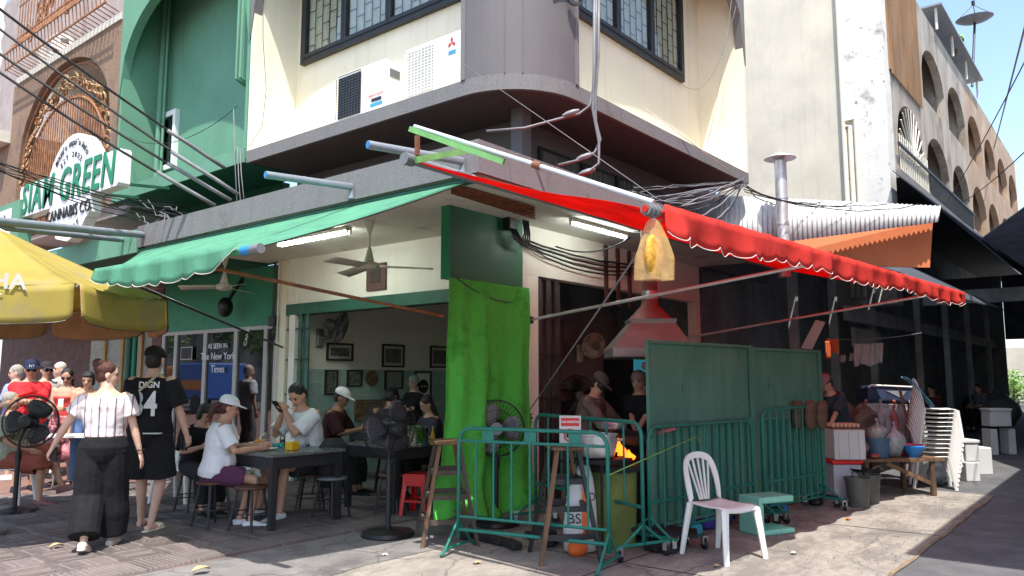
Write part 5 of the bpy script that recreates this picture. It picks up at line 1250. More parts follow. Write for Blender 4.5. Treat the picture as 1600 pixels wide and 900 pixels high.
FW = (math.cos(HEAD), math.sin(HEAD)); RT = (math.sin(HEAD), -math.cos(HEAD))
def fdir(f, r_): return (FW[0]*f + RT[0]*r_, FW[1]*f + RT[1]*r_)    # forward (away) and right as seen in the picture
w1 = person('woman in striped blouse and wide black trousers walking away, hair in a bun', oz(152, 860), fdir(.93, -.30), 1.63, 1.06, 0, (0, 0, .93), 0, (R(-75), R(5)), {'L': (-.43, .07, .93), 'R': (.31, .02, .86)}, {'L': (-.08, -.20, .12), 'R': (.09, .14, .075)}, skin='skin_light',
    top=(m, .32, .95, .022, 1.40), bottom=(cloth((.012, .012, .014)), .95, .055), shoes=('shoe', mat('shoe_cream', (.66, .60, .50), .7, var=.08)), hair=(hair_brown, 'bun'), vox=.0095, female=True, grip=('L',))
i = INFO[w1.name]
MB().box(i['WR']['L'] + V(-.02, .03, -.13), i['WR']['L'] + V(.03, .05, -.0), None).build('phone', MATS['black_plastic'], w1, world=False, bevel=.006)
MB().tube([i['WR']['R'] + V(.034*math.cos(a), .034*math.sin(a), .02) for a in [k*.5236 for k in range(13)]], .006, 6).build('wristband', MATS['black_plastic'], w1, world=False)
m1 = person('man in black number shirt and black shorts walking away, black cap and sling bag', oz(226, 829), fdir(.97, .06), 1.79, 1.03, 0, (0, 0, .93), 0, (R(4), R(3)), {'R': (.30, .12, .88), 'L': (-.26, .08, .85)}, {'L': (-.13, .16, .075), 'R': (.11, -.10, .095)}, skin='skin_light',
    top=(black_c, .42, .86, .03), bottom=(cloth((.016, .016, .018)), .50, .05), shoes=('sandal', mat('sandal_cream', (.70, .63, .50), .7, var=.06)), hair=(hair_black, 'short'), hat=(cloth((.016, .016, .016)), 'cap'), vox=.0095, grip=('R',))
i = INFO[m1.name]; Mm = wm(m1)
text('shirt_number', '34', .33, Mm @ frame(i['T'](.02, -.166, 1.17), (1, 0, 0), (0, 0, 1)), 'white_ink', m1, ext=.003, bold=.008, sx=.8)
text('shirt_name', 'DIGN', .085, Mm @ frame(i['T'](.05, -.150, 1.355), (1, 0, 0), (0, .1, 1)), 'white_ink', m1, ext=.003, bold=.002)
MB().box(V(.03, -.185, .905)*i['s'], V(.19, -.13, .915)*i['s']).build('hem_stripe', MATS['white_ink'], m1, world=False)
bag = MB().ball(i['T'](-.10, -.20, 1.19), (.10, .05, .17), 14, 10); organic(bag, 'sling_bag', black_c, m1, .012, 3, .015)
MB().tube([i['T'](-.02, -.2, 1.30), i['T'](.05, -.155, 1.38), i['T'](.09, -.10, 1.445), i['T'](.10, .0, 1.47)], .014, 6).build('bag_strap', mat('strap_tan', (.5, .42, .3), .8), m1, world=False)
MB().cyl(i['WR']['R'] + V(-.03, .03, -.16), i['WR']['R'] + V(-.03, .03, -.02), .032, n=12).build('bottle', MATS['black_plastic'], m1, world=False, smooth=True)
# seated diners at the front table
ws_p = oz(330, 826); w2 = person('woman in white cap and purple shorts seated on a dark stool at the table', ws_p, fdir(.38, .93), 1.62, 1.08, R(9), (0, 0, .60), 0, (R(-4), R(6)), {'R': (.16, .42, .83), 'L': (-.12, .46, .84)}, {'R': (.10, .38, .075), 'L': (-.06, .28, .075)}, skin='skin',
    top=(white_c, .40, .86, .018), bottom=(cloth((.10, .035, .075)), .36, .02), shoes=('shoe', mat('shoe_white', (.72, .72, .72), .6, var=.05)), hair=(hair_brown, 'tail'), hat=(white_c, 'cap'), vox=.0095, female=True)
i = INFO[w2.name]
MB().lathe([(0, 0), (.055, 0), (.055, .004), (0, .004)], i['T'](.135, .06, 1.24), 18, (Matrix.Rotation(R(-40), 3, 'Z') @ Matrix.Rotation(R(-90), 3, 'X'))).build('shirt_print', mat('print_red', (.5, .1, .1), .8, var=.7, sc=40), w2, world=False)
ms_p = od(484, 800, 8.9); ms_p.z = 0; m2 = person('man in white T-shirt seated at the table looking at his phone', ms_p, fdir(-.80, -.60), 1.86, 1.04, R(15), (0, 0, .56), 0, (R(12), R(26)), {'L': (.0, .34, 1.03), 'R': (.10, .31, 1.0)}, {'L': (-.12, .46, .075), 'R': (.22, .46, .075)}, skin='skin',
    top=(white_c, .42, .86, .022), bottom=(cloth((.05, .05, .055)), .40, .03), shoes=('shoe', MATS['shoe_white']), hair=(hair_black, 'short'), vox=.0095, grip=('L', 'R'), poleA={'L': (-.6, -.3, -.8), 'R': (.6, -.3, -.8)})
i = INFO[m2.name]; MB().box(V(-.045, -.006, -.08), V(.045, .006, .08), Matrix.Translation(i['WR']['L'] + V(.05, .07, .06)) @ Matrix.Rotation(R(-40), 4, 'X')).build('phone', MATS['black_plastic'], m2, world=False, bevel=.004)
by_p = od(300, 800, 8.9); by_p.z = 0; person('boy in dark shirt seated behind the woman with the white cap', by_p, fdir(-.62, .75), 1.55, .95, R(16), (0, 0, .58), 0, (R(10), R(22)), {'R': (.14, .40, .82), 'L': (-.12, .40, .82)}, {'R': (.1, .4, .075), 'L': (-.1, .4, .075)}, skin='skin_light',
    top=(cloth((.02, .02, .024)), .45, .86, .02), bottom=(cloth((.03, .03, .035)), .9, .02), shoes=('shoe', black_c), hair=(hair_black, 'bob'), vox=.012)
mc_p = od(508, 800, 10.2); mc_p.z = 0; person('man in white trucker cap and dark shirt seated inside, facing right', mc_p, fdir(-.1, 1), 1.70, 1., R(14), (0, 0, .60), 0, (0, R(10)), {'R': (.1, .45, .84), 'L': (-.1, .45, .84)}, {'R': (.1, .42, .075), 'L': (-.1, .42, .075)}, skin='skin_dark',
    top=(cloth((.05, .018, .02)), .5, .86, .02), bottom=(cloth((.03, .03, .035)), .9, .02), hair=(hair_black, 'short'), hat=(white_c, 'cap'), shoes=('shoe', black_c))
hn_p = oy(647, 640, 3.3); hn_p.z = 0; hn_s = 1.0
person('woman in hair net and black shirt standing by the tiled wall, arms folded', hn_p, fdir(-.75, -.65), 1.52, 1.03, 0, None, 0, (R(10), 0), {'R': (-.12, .27, 1.08), 'L': (.12, .25, 1.13)}, skin='skin_light', top=(black_c, .42, .88, .02), bottom=(black_c, .95, .02), hair=(hair_black, 'short'), hat=(mat('net_green', (.35, .42, .4), .8, var=.2, sc=40), 'net'), shoes=('shoe', black_c), female=True, poleA={'R': (.8, -.2, -.5), 'L': (-.8, -.2, -.5)})
q_p = od(602, 800, 10.4); q_p.z = 0; person('dark-haired diner seated behind the pedestal fan, back to the street', q_p, fdir(.9, .3), 1.66, 1., R(8), (0, 0, .62), 0, (0, R(15)), {'R': (.12, .42, .86), 'L': (-.12, .42, .86)}, {'R': (.1, .4, .075), 'L': (-.1, .4, .075)}, top=(cloth((.03, .03, .033)), .45, .86, .02), bottom=(cloth((.22, .18, .12)), .5, .03), hair=(hair_black, 'short'), hat=(black_c, 'cap'), shoes=('shoe', black_c))
q_p = od(679, 800, 10.2); q_p.z = 0; person('dark-haired diner seated half behind the green curtain', q_p, fdir(-.5, -.8), 1.6, 1., R(10), (0, 0, .58), 0, (0, R(18)), {'R': (.12, .42, .84), 'L': (-.12, .42, .84)}, {'R': (.1, .4, .075), 'L': (-.1, .4, .075)}, top=(cloth((.04, .035, .05)), .45, .86, .02), bottom=(black_c, .9, .02), hair=(hair_black, 'long'), shoes=('shoe', black_c), female=True)
# kitchen
k_p = od(918, 800, 8.5); k_p.z = 0; ck = person('cook in dark cap and ski goggles bending over the stove', k_p, fdir(-.35, .93), 1.56, 1.02, R(16), (0, -.05, .93), 0, (R(-5), R(22)), {'R': (.16, .42, .98), 'L': (-.14, .46, 1.0)}, skin='skin',
    top=(mat('shirt_brown', (.13, .085, .065), .85, var=.5, sc=9), .9, .86, .025), bottom=(black_c, .9, .02), hat=(cloth((.11, .085, .085)), 'cap'), hair=(hair_black, 'short'), shoes=('shoe', black_c), grip=('R', 'L'), female=True)
i = INFO[ck.name]; g_ = MB().loft([(i['H'](-.08, .02, .012), i['Rh'] @ V(0, 0, .028), i['Rh'] @ V(0, .02, 0)), (i['H'](-.05, .08, .012), i['Rh'] @ V(0, 0, .036), i['Rh'] @ V(0, .02, 0)), (i['H'](.0, .098, .012), i['Rh'] @ V(0, 0, .034), i['Rh'] @ V(0, .02, 0)), (i['H'](.05, .08, .012), i['Rh'] @ V(0, 0, .036), i['Rh'] @ V(0, .02, 0)), (i['H'](.08, .02, .012), i['Rh'] @ V(0, 0, .028), i['Rh'] @ V(0, .02, 0))], 10); g_.build('goggles', MATS['black_plastic'], ck, world=False, smooth='all')
k_p = od(1006, 800, 8.7); k_p.z = 0; person('kitchen helper in black V-neck and pinkish cap beside the green screen', k_p, fdir(-.75, -.62), 1.56, 1.08, R(4), None, 0, (R(12), R(2)), {'R': (-.12, .36, .96), 'L': (-.16, .40, 1.0)}, skin='skin', top=(black_c, .45, .86, .025), bottom=(black_c, .9, .02), hat=(cloth((.32, .18, .17)), 'net'), hair=(hair_black, 'short'), shoes=('shoe', black_c), grip=('R', 'L'), female=True)
k_p = od(1316, 800, 10.5); k_p.z = 0; person('market worker in dusty pink cap leaning over trays behind the foam box', k_p, fdir(-.45, -.85), 1.58, 1.02, R(24), (0, -.08, .93), 0, (R(-10), R(20)), {'R': (.14, .42, .86), 'L': (-.16, .42, .86)}, skin='skin', top=(cloth((.035, .045, .06)), .45, .86, .02), bottom=(black_c, .9, .02), hat=(cloth((.24, .13, .15)), 'cap'), hair=(hair_black, 'short'), shoes=('shoe', black_c), female=True)
for (u, dd_, fd_, c_, lab) in ((1470, 19, (-.4, -.9), (.10, .03, .035), 'person in maroon top sitting deep in the shaded lane'), (1545, 22, (-.2, -.95), (.12, .14, .17), 'person in grey sitting at the lane end by the shrubs')):
    k_p = od(u, 800, dd_); k_p.z = 0; person(lab, k_p, fdir(*fd_), 1.65, 1.05, R(5), (0, 0, .58), 0, (0, R(8)), {'R': (.12, .36, .72), 'L': (-.12, .36, .72)}, {'R': (.1, .4, .075), 'L': (-.1, .4, .075)}, top=(cloth(c_), .6, .86, .03), bottom=(black_c, .9, .03), hair=(hair_black, 'short'), shoes=('shoe', black_c), vox=.02)
# queue at the left
def at_(u, dd): p = od(u, 800, dd); p.z = 0; return p
r_ = person('man in red polo shirt and navy cap standing with folded arms', at_(33, 10.6), fdir(-.75, .62), 1.72, 1.08, 0, None, 0, (R(-8), R(12)), {'R': (-.12, .29, 1.12), 'L': (.12, .27, 1.17)}, skin='skin', top=(cloth((.66, .03, .035), .06), .42, .86, .025), bottom=(cloth((.1, .1, .13)), .5, .03), hat=(cloth((.015, .02, .05)), 'cap'), hair=(hair_black, 'short'), shoes=('shoe', black_c), glasses=True, vox=.012, poleA={'R': (.8, -.2, -.5), 'L': (-.8, -.2, -.5)})
head_text(r_, 'NY', .05, 'white_ink', .105, .075)
person('man in grey T-shirt and dark cap standing behind the red polo shirt', at_(57, 11.8), fdir(-.6, .75), 1.72, 1.04, 0, None, 0, (0, R(5)), top=(cloth((.42, .36, .34)), .42, .86, .03), bottom=(cloth((.12, .12, .14)), .9, .03), hat=(cloth((.03, .025, .03)), 'cap'), hair=(hair_black, 'short'), glasses=True, shoes=('shoe', black_c))
person('grey-haired man in lavender shirt at the left edge of the queue', at_(12, 11.8), fdir(-.2, -.95), 1.68, 1.05, 0, None, 0, (R(20), R(10)), {'R': (.1, .30, 1.1), 'L': (-.1, .30, 1.1)}, skin='skin_light', top=(cloth((.26, .28, .55)), .42, .86, .03), bottom=(cloth((.3, .28, .25)), .5, .03), hair=(hair_grey, 'short'), shoes=('shoe', white_c))
person('white-haired man in pale blue T-shirt standing at the back of the queue', at_(80, 12.6), fdir(-.7, -.4), 1.74, 1.0, 0, None, 0, (0, 0), top=(cloth((.6, .66, .76)), .42, .86, .03), bottom=(cloth((.2, .2, .24)), .9, .03), hair=(mat('hair_white', (.55, .5, .42), .6), 'short'), shoes=('shoe', white_c), skin='skin_light')
r_ = person('woman in red strap top and red-white print skirt looking at her phone', at_(93, 11.2), fdir(-.9, .25), 1.62, 1.0, R(3), None, 0, (0, R(22)), {'R': (.04, .30, 1.12), 'L': (-.05, .30, 1.12)}, skin='skin', top=(cloth((.6, .07, .07)), 0, .95, .01, 1.33), bottom=(mat('print_skirt', (.6, .2, .22), .85, var=.9, sc=13), .62, .06), hair=(hair_black, 'long'), shoes=('sandal', black_c), glasses=True, female=True, vox=.012, grip=('R', 'L'))
i = INFO[r_.name]; MB().box(i['WR']['R'] + V(-.09, .06, .02), i['WR']['R'] + V(-.02, .08, .14)).build('phone', MATS['white_plastic'], r_, world=False, bevel=.004)
person('young woman in white tank top and jeans leaning on the small table', at_(126, 10.9), fdir(-.9, .42), 1.60, .93, R(14), None, 0, (R(-12), R(6)), {'R': (.20, .18, .82), 'L': (-.12, .36, .80)}, skin='skin', top=(white_c, 0, .98, .008, 1.34), bottom=(cloth((.10, .17, .34)), .95, .015), hair=(hair_black, 'bob'), shoes=('shoe', MATS['shoe_white']), female=True, vox=.012)
person('grey-haired person in rust shorts seated on a white chair at the left edge', at_(8, 9.4), fdir(.15, .98), 1.66, 1.08, R(-4), (0, 0, .58), 0, (0, 0), {'R': (.2, .3, .68), 'L': (-.1, .34, .70)}, {'R': (.12, .42, .075), 'L': (-.04, .60, .22)}, skin='skin', top=(cloth((.30, .32, .24)), .42, .86, .03), bottom=(cloth((.26, .075, .05)), .56, .05), hair=(hair_grey, 'short'), shoes=('shoe', mat('sneaker_brown', (.22, .10, .10), .7)), poleL={'L': (0, .8, .8)}, vox=.012)

# ================================================================== furniture
mat('table_dark', (.028, .027, .03), .45, var=.2, sc=6); mat('table_top', (.13, .14, .14), .25, var=.15, sc=5); mat('stool_seat', (.10, .045, .03), .5, var=.25, sc=8)
def table(label, x0, y0, x1, y1, h=.75, edge=.0):
    t = thing('dining_table', label, 'table', ((x0+x1)/2, (y0+y1)/2, 0), 0, 'dark dining tables')
    MB().box((x0, y0, h-.03), (x1, y1, h)).build('table_top', MATS['table_top'], t, bevel=.004)
    for a, b_ in (((x0+.03, y0+.03), (x1-.03, y0+.05)), ((x0+.03, y1-.05), (x1-.03, y1-.03)), ((x0+.03, y0+.05), (x0+.05, y1-.05)), ((x1-.05, y0+.05), (x1-.03, y1-.05))):
        MB().box((*a, h-.15), (*b_, h-.031)).build('apron', MATS['table_dark'], t)
    for x in (x0+.022, x1-.082):
        for y in (y0+.022, y1-.082): MB().box((x, y, 0), (x+.06, y+.06, h-.031)).build('leg', MATS['table_dark'], t)
    return t
table('dark dining table with condiments and bottles where the two white shirts sit', -2.36, 1.2, -1.46, 2.4)
table('dark dining table behind the pedestal fan holding a big jar of greens', -.98, .95, -.1, 1.85)
table('dark dining table deeper inside the shop', .5, 2.4, 1.5, 3.6)
def stool(label, p, h=.46, r=.16, sp=.2, m='stool_seat', lm='black_metal'):
    t = thing('round_stool', label, 'stool', V(p.x, p.y, 0), random.random(), 'dark round stools')
    MB().lathe([(0, h-.03), (r-.01, h-.03), (r, h-.02), (r, h-.008), (r-.01, h), (0, h)], n=20).build('seat', MATS[m], t, world=False, smooth=True)
    for k in range(4):
        a = R(45+90*k); MB().cyl((sp*math.cos(a), sp*math.sin(a), 0), (r*.75*math.cos(a), r*.75*math.sin(a), h-.03), .013, n=8).build('leg', MATS[lm], t, world=False, smooth=True)
    rr = sp - (sp - r*.75)*.42
    MB().tube([(rr*math.cos(2*math.pi*k/20), rr*math.sin(2*math.pi*k/20), h*.42) for k in range(21)], .007, 6).build('foot_ring', MATS[lm], t, world=False)
    return t
stool('dark stool under the woman with the white cap', ws_p, .47)
stool('brown-topped stool in front of the woman with the white cap', oz(389, 830), .44)
stool('grey-topped stool right of the dining table', oz(517, 812), .45, m='grey_plastic')
stool('dark stool behind the pole of the pedestal fan', oz(612, 803), .44)
stool('dark stool under the man with the phone', ms_p, .43); stool('dark stool under the boy', by_p, .45); stool('dark stool under the man in the trucker cap', mc_p, .47)
q_p = od(602, 800, 10.4); stool('dark stool under the diner behind the fan', q_p, .49); q_p = od(679, 800, 10.2); stool('dark stool under the diner by the curtain', q_p, .45)
for u, dd, lb in ((1470, 19, 'dark stool under the person in maroon'), (1545, 22, 'dark stool under the person at the lane end')): stool(lb, od(u, 800, dd), .45)
# red plastic stool
def plastic_stool(name, label, p, h, m, rz=0., w_=.30):
    t = thing(name, label, 'stool', V(p.x, p.y, 0), rz)
    MB().box((-w_/2+.02, -w_/2+.02, h-.02), (w_/2-.02, w_/2-.02, h)).build('seat', m, t, world=False, bevel=.01, bseg=2)
    for k in range(4):
        Mr = Matrix.Rotation(R(90*k), 4, 'Z'); a, b_ = w_/2+.02, w_/2-.02
        poly = [(-a, -a, 0), (-a+.05, -a, 0), (-b_+.045, -b_-.002, h*.72), (b_-.045, -b_-.002, h*.72), (a-.05, -a, 0), (a, -a, 0), (b_, -b_, h-.01), (-b_, -b_, h-.01)]
        MB().prism([Mr @ V(*q) for q in poly], Mr @ V(0, .012, 0) - V(0, 0, 0)).build('side', m, t, world=False)
        MB().box((-b_+.03, -b_-.016, h*.35), (b_-.03, -b_-.008, h*.40), Mr).build('cross_bar', m, t, world=False)
    return t
plastic_stool('plastic_stool', 'red plastic stool beside the tall wooden step stool', oz(654, 806), .46, MATS['red_plastic'], R(20))
mat('mint_plastic', (.22, .55, .42), .45, var=.1, sc=5, dirt=(.14, .36, .28), dsc=5, dth=.58)
mc = oz(1200, 832); cr = thing('plastic_stool', 'mint green plastic stool tipped on its side by the white chair', 'stool', V(mc.x, mc.y, 0), R(-25))
MB().box((-.22, -.14, 0), (-.18, .16, .36)).build('side', MATS['mint_plastic'], cr, world=False, bevel=.012); MB().box((-.18, -.14, .30), (.22, .16, .36)).build('side', MATS['mint_plastic'], cr, world=False, bevel=.012)
MB().box((-.18, -.14, .0), (.22, .16, .05)).build('side', MATS['mint_plastic'], cr, world=False, bevel=.012)
for k in range(5): MB().box((-.178, -.13+k*.065, .06), (-.168, -.115+k*.065, .29)).build('slat', MATS['mint_plastic'], cr, world=False)
# tall wooden step stools
def step_stool(label, p, h, rz, tw=.2, bw=.5, m='wood_dark'):
    t = thing('step_stool', label, 'stool', V(p.x, p.y, 0), rz, 'tall wooden step stools')
    MB().box((-.2, -.13, h-.03), (.2, .13, h)).build('top_board', MATS['wood'], t, world=False, bevel=.006)
    F = {}
    for sx in (-1, 1):
        for sy in (-1, 1):
            a, b_ = V(sx*(tw-.05), sy*.09, h-.03), V(sx*(tw+.06), sy*.25, 0); F[(sx, sy)] = (a, b_)
            MB().beam(a, b_, .032, .05).build('leg', MATS[m if (sx+sy) else 'wood'], t, world=False)
    for q in (.28, .52, .76):
        for sy in (-1, 1): MB().beam(F[(-1, sy)][0].lerp(F[(-1, sy)][1], q), F[(1, sy)][0].lerp(F[(1, sy)][1], q), .025, .045).build('rung', MATS['wood' if q > .7 and sy < 0 else m], t, world=False)
        for sx in (-1, 1): MB().beam(F[(sx, -1)][0].lerp(F[(sx, -1)][1], q), F[(sx, 1)][0].lerp(F[(sx, 1)][1], q), .025, .045).build('rung', MATS[m], t, world=False)
    return t
step_stool('tall worn wooden step stool in front of the green curtain', oz(697, 846), .92, R(52))
step_stool('tall blackened wooden step stool beside the charcoal barrel', oz(882, 872), .93, R(48), m='black_metal')
# white monobloc chairs
def chair_parts(t, m, dz=0.):
    def seat(u, v): x = (u-.5)*(.42 - .04*v); y = -.21 + .42*v; return (x*1.0, -y, .43 + .012*math.cos(u*math.pi*2)*.5 - .012*math.sin(math.pi*v) - (.035*max(0, .12-v)/.12) + dz)
    MB().grid(seat, 10, 10, .012).build('seat', m, t, world=False, smooth='all')
    for sx in (-1, 1):
        MB().loft([(V(sx*.19, .19, .42+dz), V(.035, 0, 0), V(0, .035, 0)), (V(sx*.215, .215, .2+dz), V(.028, 0, 0), V(0, .028, 0)), (V(sx*.235, .235, dz), V(.024, 0, 0), V(0, .024, 0))], 6).build('leg', m, t, world=False)
        MB().loft([(V(sx*.18, -.2, .44+dz), V(.032, 0, 0), V(0, .03, 0)), (V(sx*.205, -.24, .2+dz), V(.026, 0, 0), V(0, .026, 0)), (V(sx*.22, -.275, dz), V(.022, 0, 0), V(0, .022, 0))], 6).build('leg', m, t, world=False)
    arch = [(-.19, -.20, .43), (-.205, -.225, .58), (-.19, -.26, .73), (-.13, -.285, .82), (0, -.295, .85), (.13, -.285, .82), (.19, -.26, .73), (.205, -.225, .58), (.19, -.20, .43)]
    A_ = [Vector(q) for q in arch]; sm_ = []
    for k in range(len(A_)-1):
        p_, q_, r__, s__ = A_[max(k-1, 0)], A_[k], A_[k+1], A_[min(k+2, len(A_)-1)]
        for i_ in range(4):
            t_ = i_/4; sm_.append(.5*((2*q_) + (r__-p_)*t_ + (2*p_-5*q_+4*r__-s__)*t_*t_ + (3*q_-p_-3*r__+s__)*t_**3))
    arch = sm_ + [A_[-1]]
    cen = V(0, -.25, .60); mb = MB(); n = len(arch)
    for k in range(n-1):
        a, b_ = V(*arch[k]), V(*arch[k+1]); ia = a + (cen-a)*V(1, 1, 1).length*.0 + (V(0, a.y, .62)-a).normalized()*.055; ib = b_ + (V(0, b_.y, .62)-b_).normalized()*.055
        mb.prism([a+V(0, 0, dz), b_+V(0, 0, dz), ib+V(0, 0, dz), ia+V(0, 0, dz)], (0, .014, .002))
    mb.build('back_frame', m, t, world=False)
    for k in range(5):
        x = (k-2)*.034; MB().beam((x*.75, -.205, .45+dz), (x*1.9, -.275, .795+dz), .018, .010, (0, 1, 0)).build('back_slat', m, t, world=False)
def chair(label, p, rz, m, group=None):
    t = thing('plastic_chair', label, 'chair', V(p[0], p[1], 0), rz, group); chair_parts(t, m); return t
wc = MATS['white_plastic']
ch0 = chair('white plastic chair standing alone in front of the green screens', (-.50, -2.60), R(162), wc)
def loc2(u, dd): p = od(u, 800, dd); return (p.x, p.y, 0)
copy_tree(ch0, None, 'white plastic chair under the person in rust shorts', loc2(8, 9.4), math.atan2(*reversed(fdir(.15, .98))) - R(90))
copy_tree(ch0, None, 'white plastic chair behind the dining table, empty, near the shop window', loc2(372, 9.3), R(40))
copy_tree(ch0, None, 'white plastic chair partly behind the man in black', loc2(278, 9.6), R(120))
sk = od(1462, 800, 10.9); sk.z = 0
srz = math.atan2(*reversed(fdir(-.35, .94))) - R(90); lean_ = Vector((0, .035))
fx = Vector((math.cos(srz + R(90)), math.sin(srz + R(90)), 0))
for k in range(12):
    c = copy_tree(ch0, None, None, sk + fx*.010*k + V(0, 0, .058*k), srz)
    c['label'] = ('white plastic chair at the bottom of the stack by the market', 'second white chair from the bottom of the stack', 'third white chair from the bottom of the stack', 'fourth white chair from the bottom of the stack', 'fifth white chair from the bottom of the stack', 'sixth white chair from the bottom of the stack', 'sixth white chair from the top of the stack', 'fifth white chair from the top of the stack', 'fourth white chair from the top of the stack', 'third white chair from the top of the stack', 'second white chair from the top of the stack', 'topmost white chair of the stack, a blue cloth over it')[k]; c['group'] = 'stacked white chairs'
sk2 = sk + Vector((*fdir(.55, .28), 0)); 
for k in range(6):
    c = copy_tree(ch0, None, None, V(sk2.x, sk2.y, .062*k) + fx*.02*k, srz + R(6)); c['label'] = ('lowest', 'second lowest', 'third lowest', 'third highest', 'second highest', 'highest')[k] + ' white chair of the smaller stack behind the tall one'; c['group'] = 'second stack of white chairs'
tp_ = sk + fx*.11 + V(0, 0, .058*11)
def bc(u, v): p = tp_ + fx*(-.42 + .34*u) ; q = Vector((*fdir(.0, 1), 0)); return V(p.x, p.y, 0) + Vector((fx.y, -fx.x, 0))*(v-.5)*.46 + V(0, 0, tp_.z + .86 - .40*u**1.4 + .012*math.sin(v*20+u*7))
mat('blue_cloth', (.16, .42, .62), .85, var=.15, sc=6, bump=.3, bsc=40)
tag(MB().grid(bc, 14, 14, .008).build('blue_cloth', MATS['blue_cloth'], None, smooth='all'), 'light blue cloth draped over the stacked chairs', 'cloth')

# ================================================================== crowd barriers and screens
def rnd_frame(p0, p1, zb, zt, r_=.12):
    u_ = (p1 - p0).normalized(); P = []
    P += [p0 + V(0, 0, zb)]
    P += [p0 + V(0, 0, zt - r_)] + [p0 + u_*(r_ - r_*math.cos(a)) + V(0, 0, zt - r_ + r_*math.sin(a)) for a in (R(22), R(45), R(68))] + [p0 + u_*r_ + V(0, 0, zt)]
    P += [p1 - u_*r_ + V(0, 0, zt)] + [p1 - u_*(r_ - r_*math.sin(a)) + V(0, 0, zt - r_ + r_*math.cos(a)) for a in (R(22), R(45), R(68))] + [p1 + V(0, 0, zt - r_), p1 + V(0, 0, zb)]
    return P
def caster(parent, p, rz=0.):
    M = Matrix.Translation(p) @ Matrix.Rotation(rz, 4, 'Z')
    MB().lathe([(0, -.014), (.04, -.014), (.045, -.008), (.045, .008), (.04, .014), (0, .014)], n=14, M=(M @ Matrix.Translation((0, 0, .046)) @ Matrix.Rotation(R(90), 4, 'X'))).build('caster', MATS['black_plastic'], parent, smooth=True)
    MB().box((-.02, -.022, .05), (.02, -.016, .11), M).box((-.02, .016, .05), (.02, .022, .11), M).box((-.025, -.022, .11), (.025, .022, .118), M).build('caster_fork', MATS['steel'], parent)
def barrier(label, p0, p1, zt=1.06, n=7, plates=3, feet=True, cast=False, rails=(.95, .30, .19), vz=(.30, .95)):
    p0, p1 = V(p0.x, p0.y, 0), V(p1.x, p1.y, 0); u_ = (p1-p0).normalized(); nn = V(-u_.y, u_.x, 0); L_ = (p1-p0).length
    t = thing('crowd_barrier', label, 'barrier', p0.lerp(p1, .5), 0, 'green steel barriers')
    MB().tube(rnd_frame(p0, p1, .12, zt), .017, 10).build('frame', MATS['green_rail'], t, smooth='all')
    for z in rails: MB().cyl(p0 + V(0, 0, z), p1 + V(0, 0, z), .013 if z != rails[-1] else .016, n=8).build('rail', MATS['green_rail'], t, smooth=True)
    for k in range(1, n+1): q = p0 + u_*L_*k/(n+1); MB().cyl(q + V(0, 0, vz[0]), q + V(0, 0, vz[1]), .010, n=7).build('upright', MATS['green_rail'], t, smooth=True)
    for k in range(plates):
        q = p0 + u_*L_*(k+.72)/(plates+.42); MB().beam(q - u_*.055 + V(0, 0, (zt+rails[0])/2), q + u_*.055 + V(0, 0, (zt+rails[0])/2), .004, zt-rails[0]-.02).build('plate', MATS['green_rail'], t)
    for q in (p0, p1):
        for s_ in (-1, 1): MB().cyl(q + V(0, 0, .28), q + nn*s_*.22 + V(0, 0, .05 if not cast else .12), .012, n=7).build('brace', MATS['green_rail'], t)
        MB().tube([q - nn*.28 + V(0, 0, .015 if not cast else .12), q - nn*.2 + V(0, 0, .06 if not cast else .125), q + nn*.2 + V(0, 0, .06 if not cast else .125), q + nn*.28 + V(0, 0, .015 if not cast else .12)], .014, 8).build('foot', MATS['green_rail'], t)
        if cast:
            for s_ in (-1, 1): caster(t, q + nn*s_*.24, random.random()*3)
    return t
b0, b1 = oz(716, 862), oz(952, 890)
barrier('green crowd barrier at the front with three plates in its top rail', b0, b1)
c0_, c1_ = V(-.28, -.42, 0), oz(1006, 874)
barrier('green crowd barrier behind the front one, on castors', V(-.36, -.5, 0), c1_, 1.12, 6, 0, True, True, (.42, ), (.42, 1.1))
# solid screens
mat('screen_green', (.085, .215, .155), .5, var=.16, sc=2.2, dirt=(.11, .25, .185), dsc=1.8, dth=.53, dirt2=(.035, .12, .09), stretch=(1, 1, .35), streak=.5)
def screen(label, p0, p1, zb, zt):
    p0, p1 = V(p0.x, p0.y, 0), V(p1.x, p1.y, 0); u_ = (p1-p0).normalized(); nn = V(u_.y, -u_.x, 0); L_ = (p1-p0).length
    t = thing('sheet_screen', label, 'screen', p0.lerp(p1, .5), 0, 'green sheet metal screens')
    MB().grid(lambda u, v: p0.lerp(p1, u) + V(0, 0, zb + (zt-zb)*v) - nn*(.006 + .016*noise.noise((u*3 + p0.x, v*3, 3)) + .006*noise.noise((u*9, v*7, 1))), 40, 34, .004).build('sheet', MATS['screen_green'], t, smooth='all')
    for z in (zb+.015, 1.05, zt-.015): MB().beam(p0 + nn*.012 + V(0, 0, z), p1 + nn*.012 + V(0, 0, z), .02, .03).build('rail', MATS['screen_green'], t)
    for q in (.0, 1.): MB().beam(p0.lerp(p1, q) + nn*.016 + V(0, 0, zb), p0.lerp(p1, q) + nn*.016 + V(0, 0, zt), .035, .03, u_).build('post', MATS['screen_green'], t)
    nk = int(L_/.13)
    for k in range(1, nk): MB().beam(p0 + u_*L_*k/nk + nn*.012 + V(0, 0, zb+.03), p0 + u_*L_*k/nk + nn*.012 + V(0, 0, 1.03), .012, .014, u_).build('rib', MATS['green_rail'], t)
    for q in (.08, .92):
        c = p0.lerp(p1, q); MB().beam(c - nn*.25 + V(0, 0, .125), c + nn*.25 + V(0, 0, .125), .05, .025).build('foot', MATS['black_metal'], t)
        for s_ in (-.22, .22): caster(t, c + nn*s_, random.random()*3)
    return t
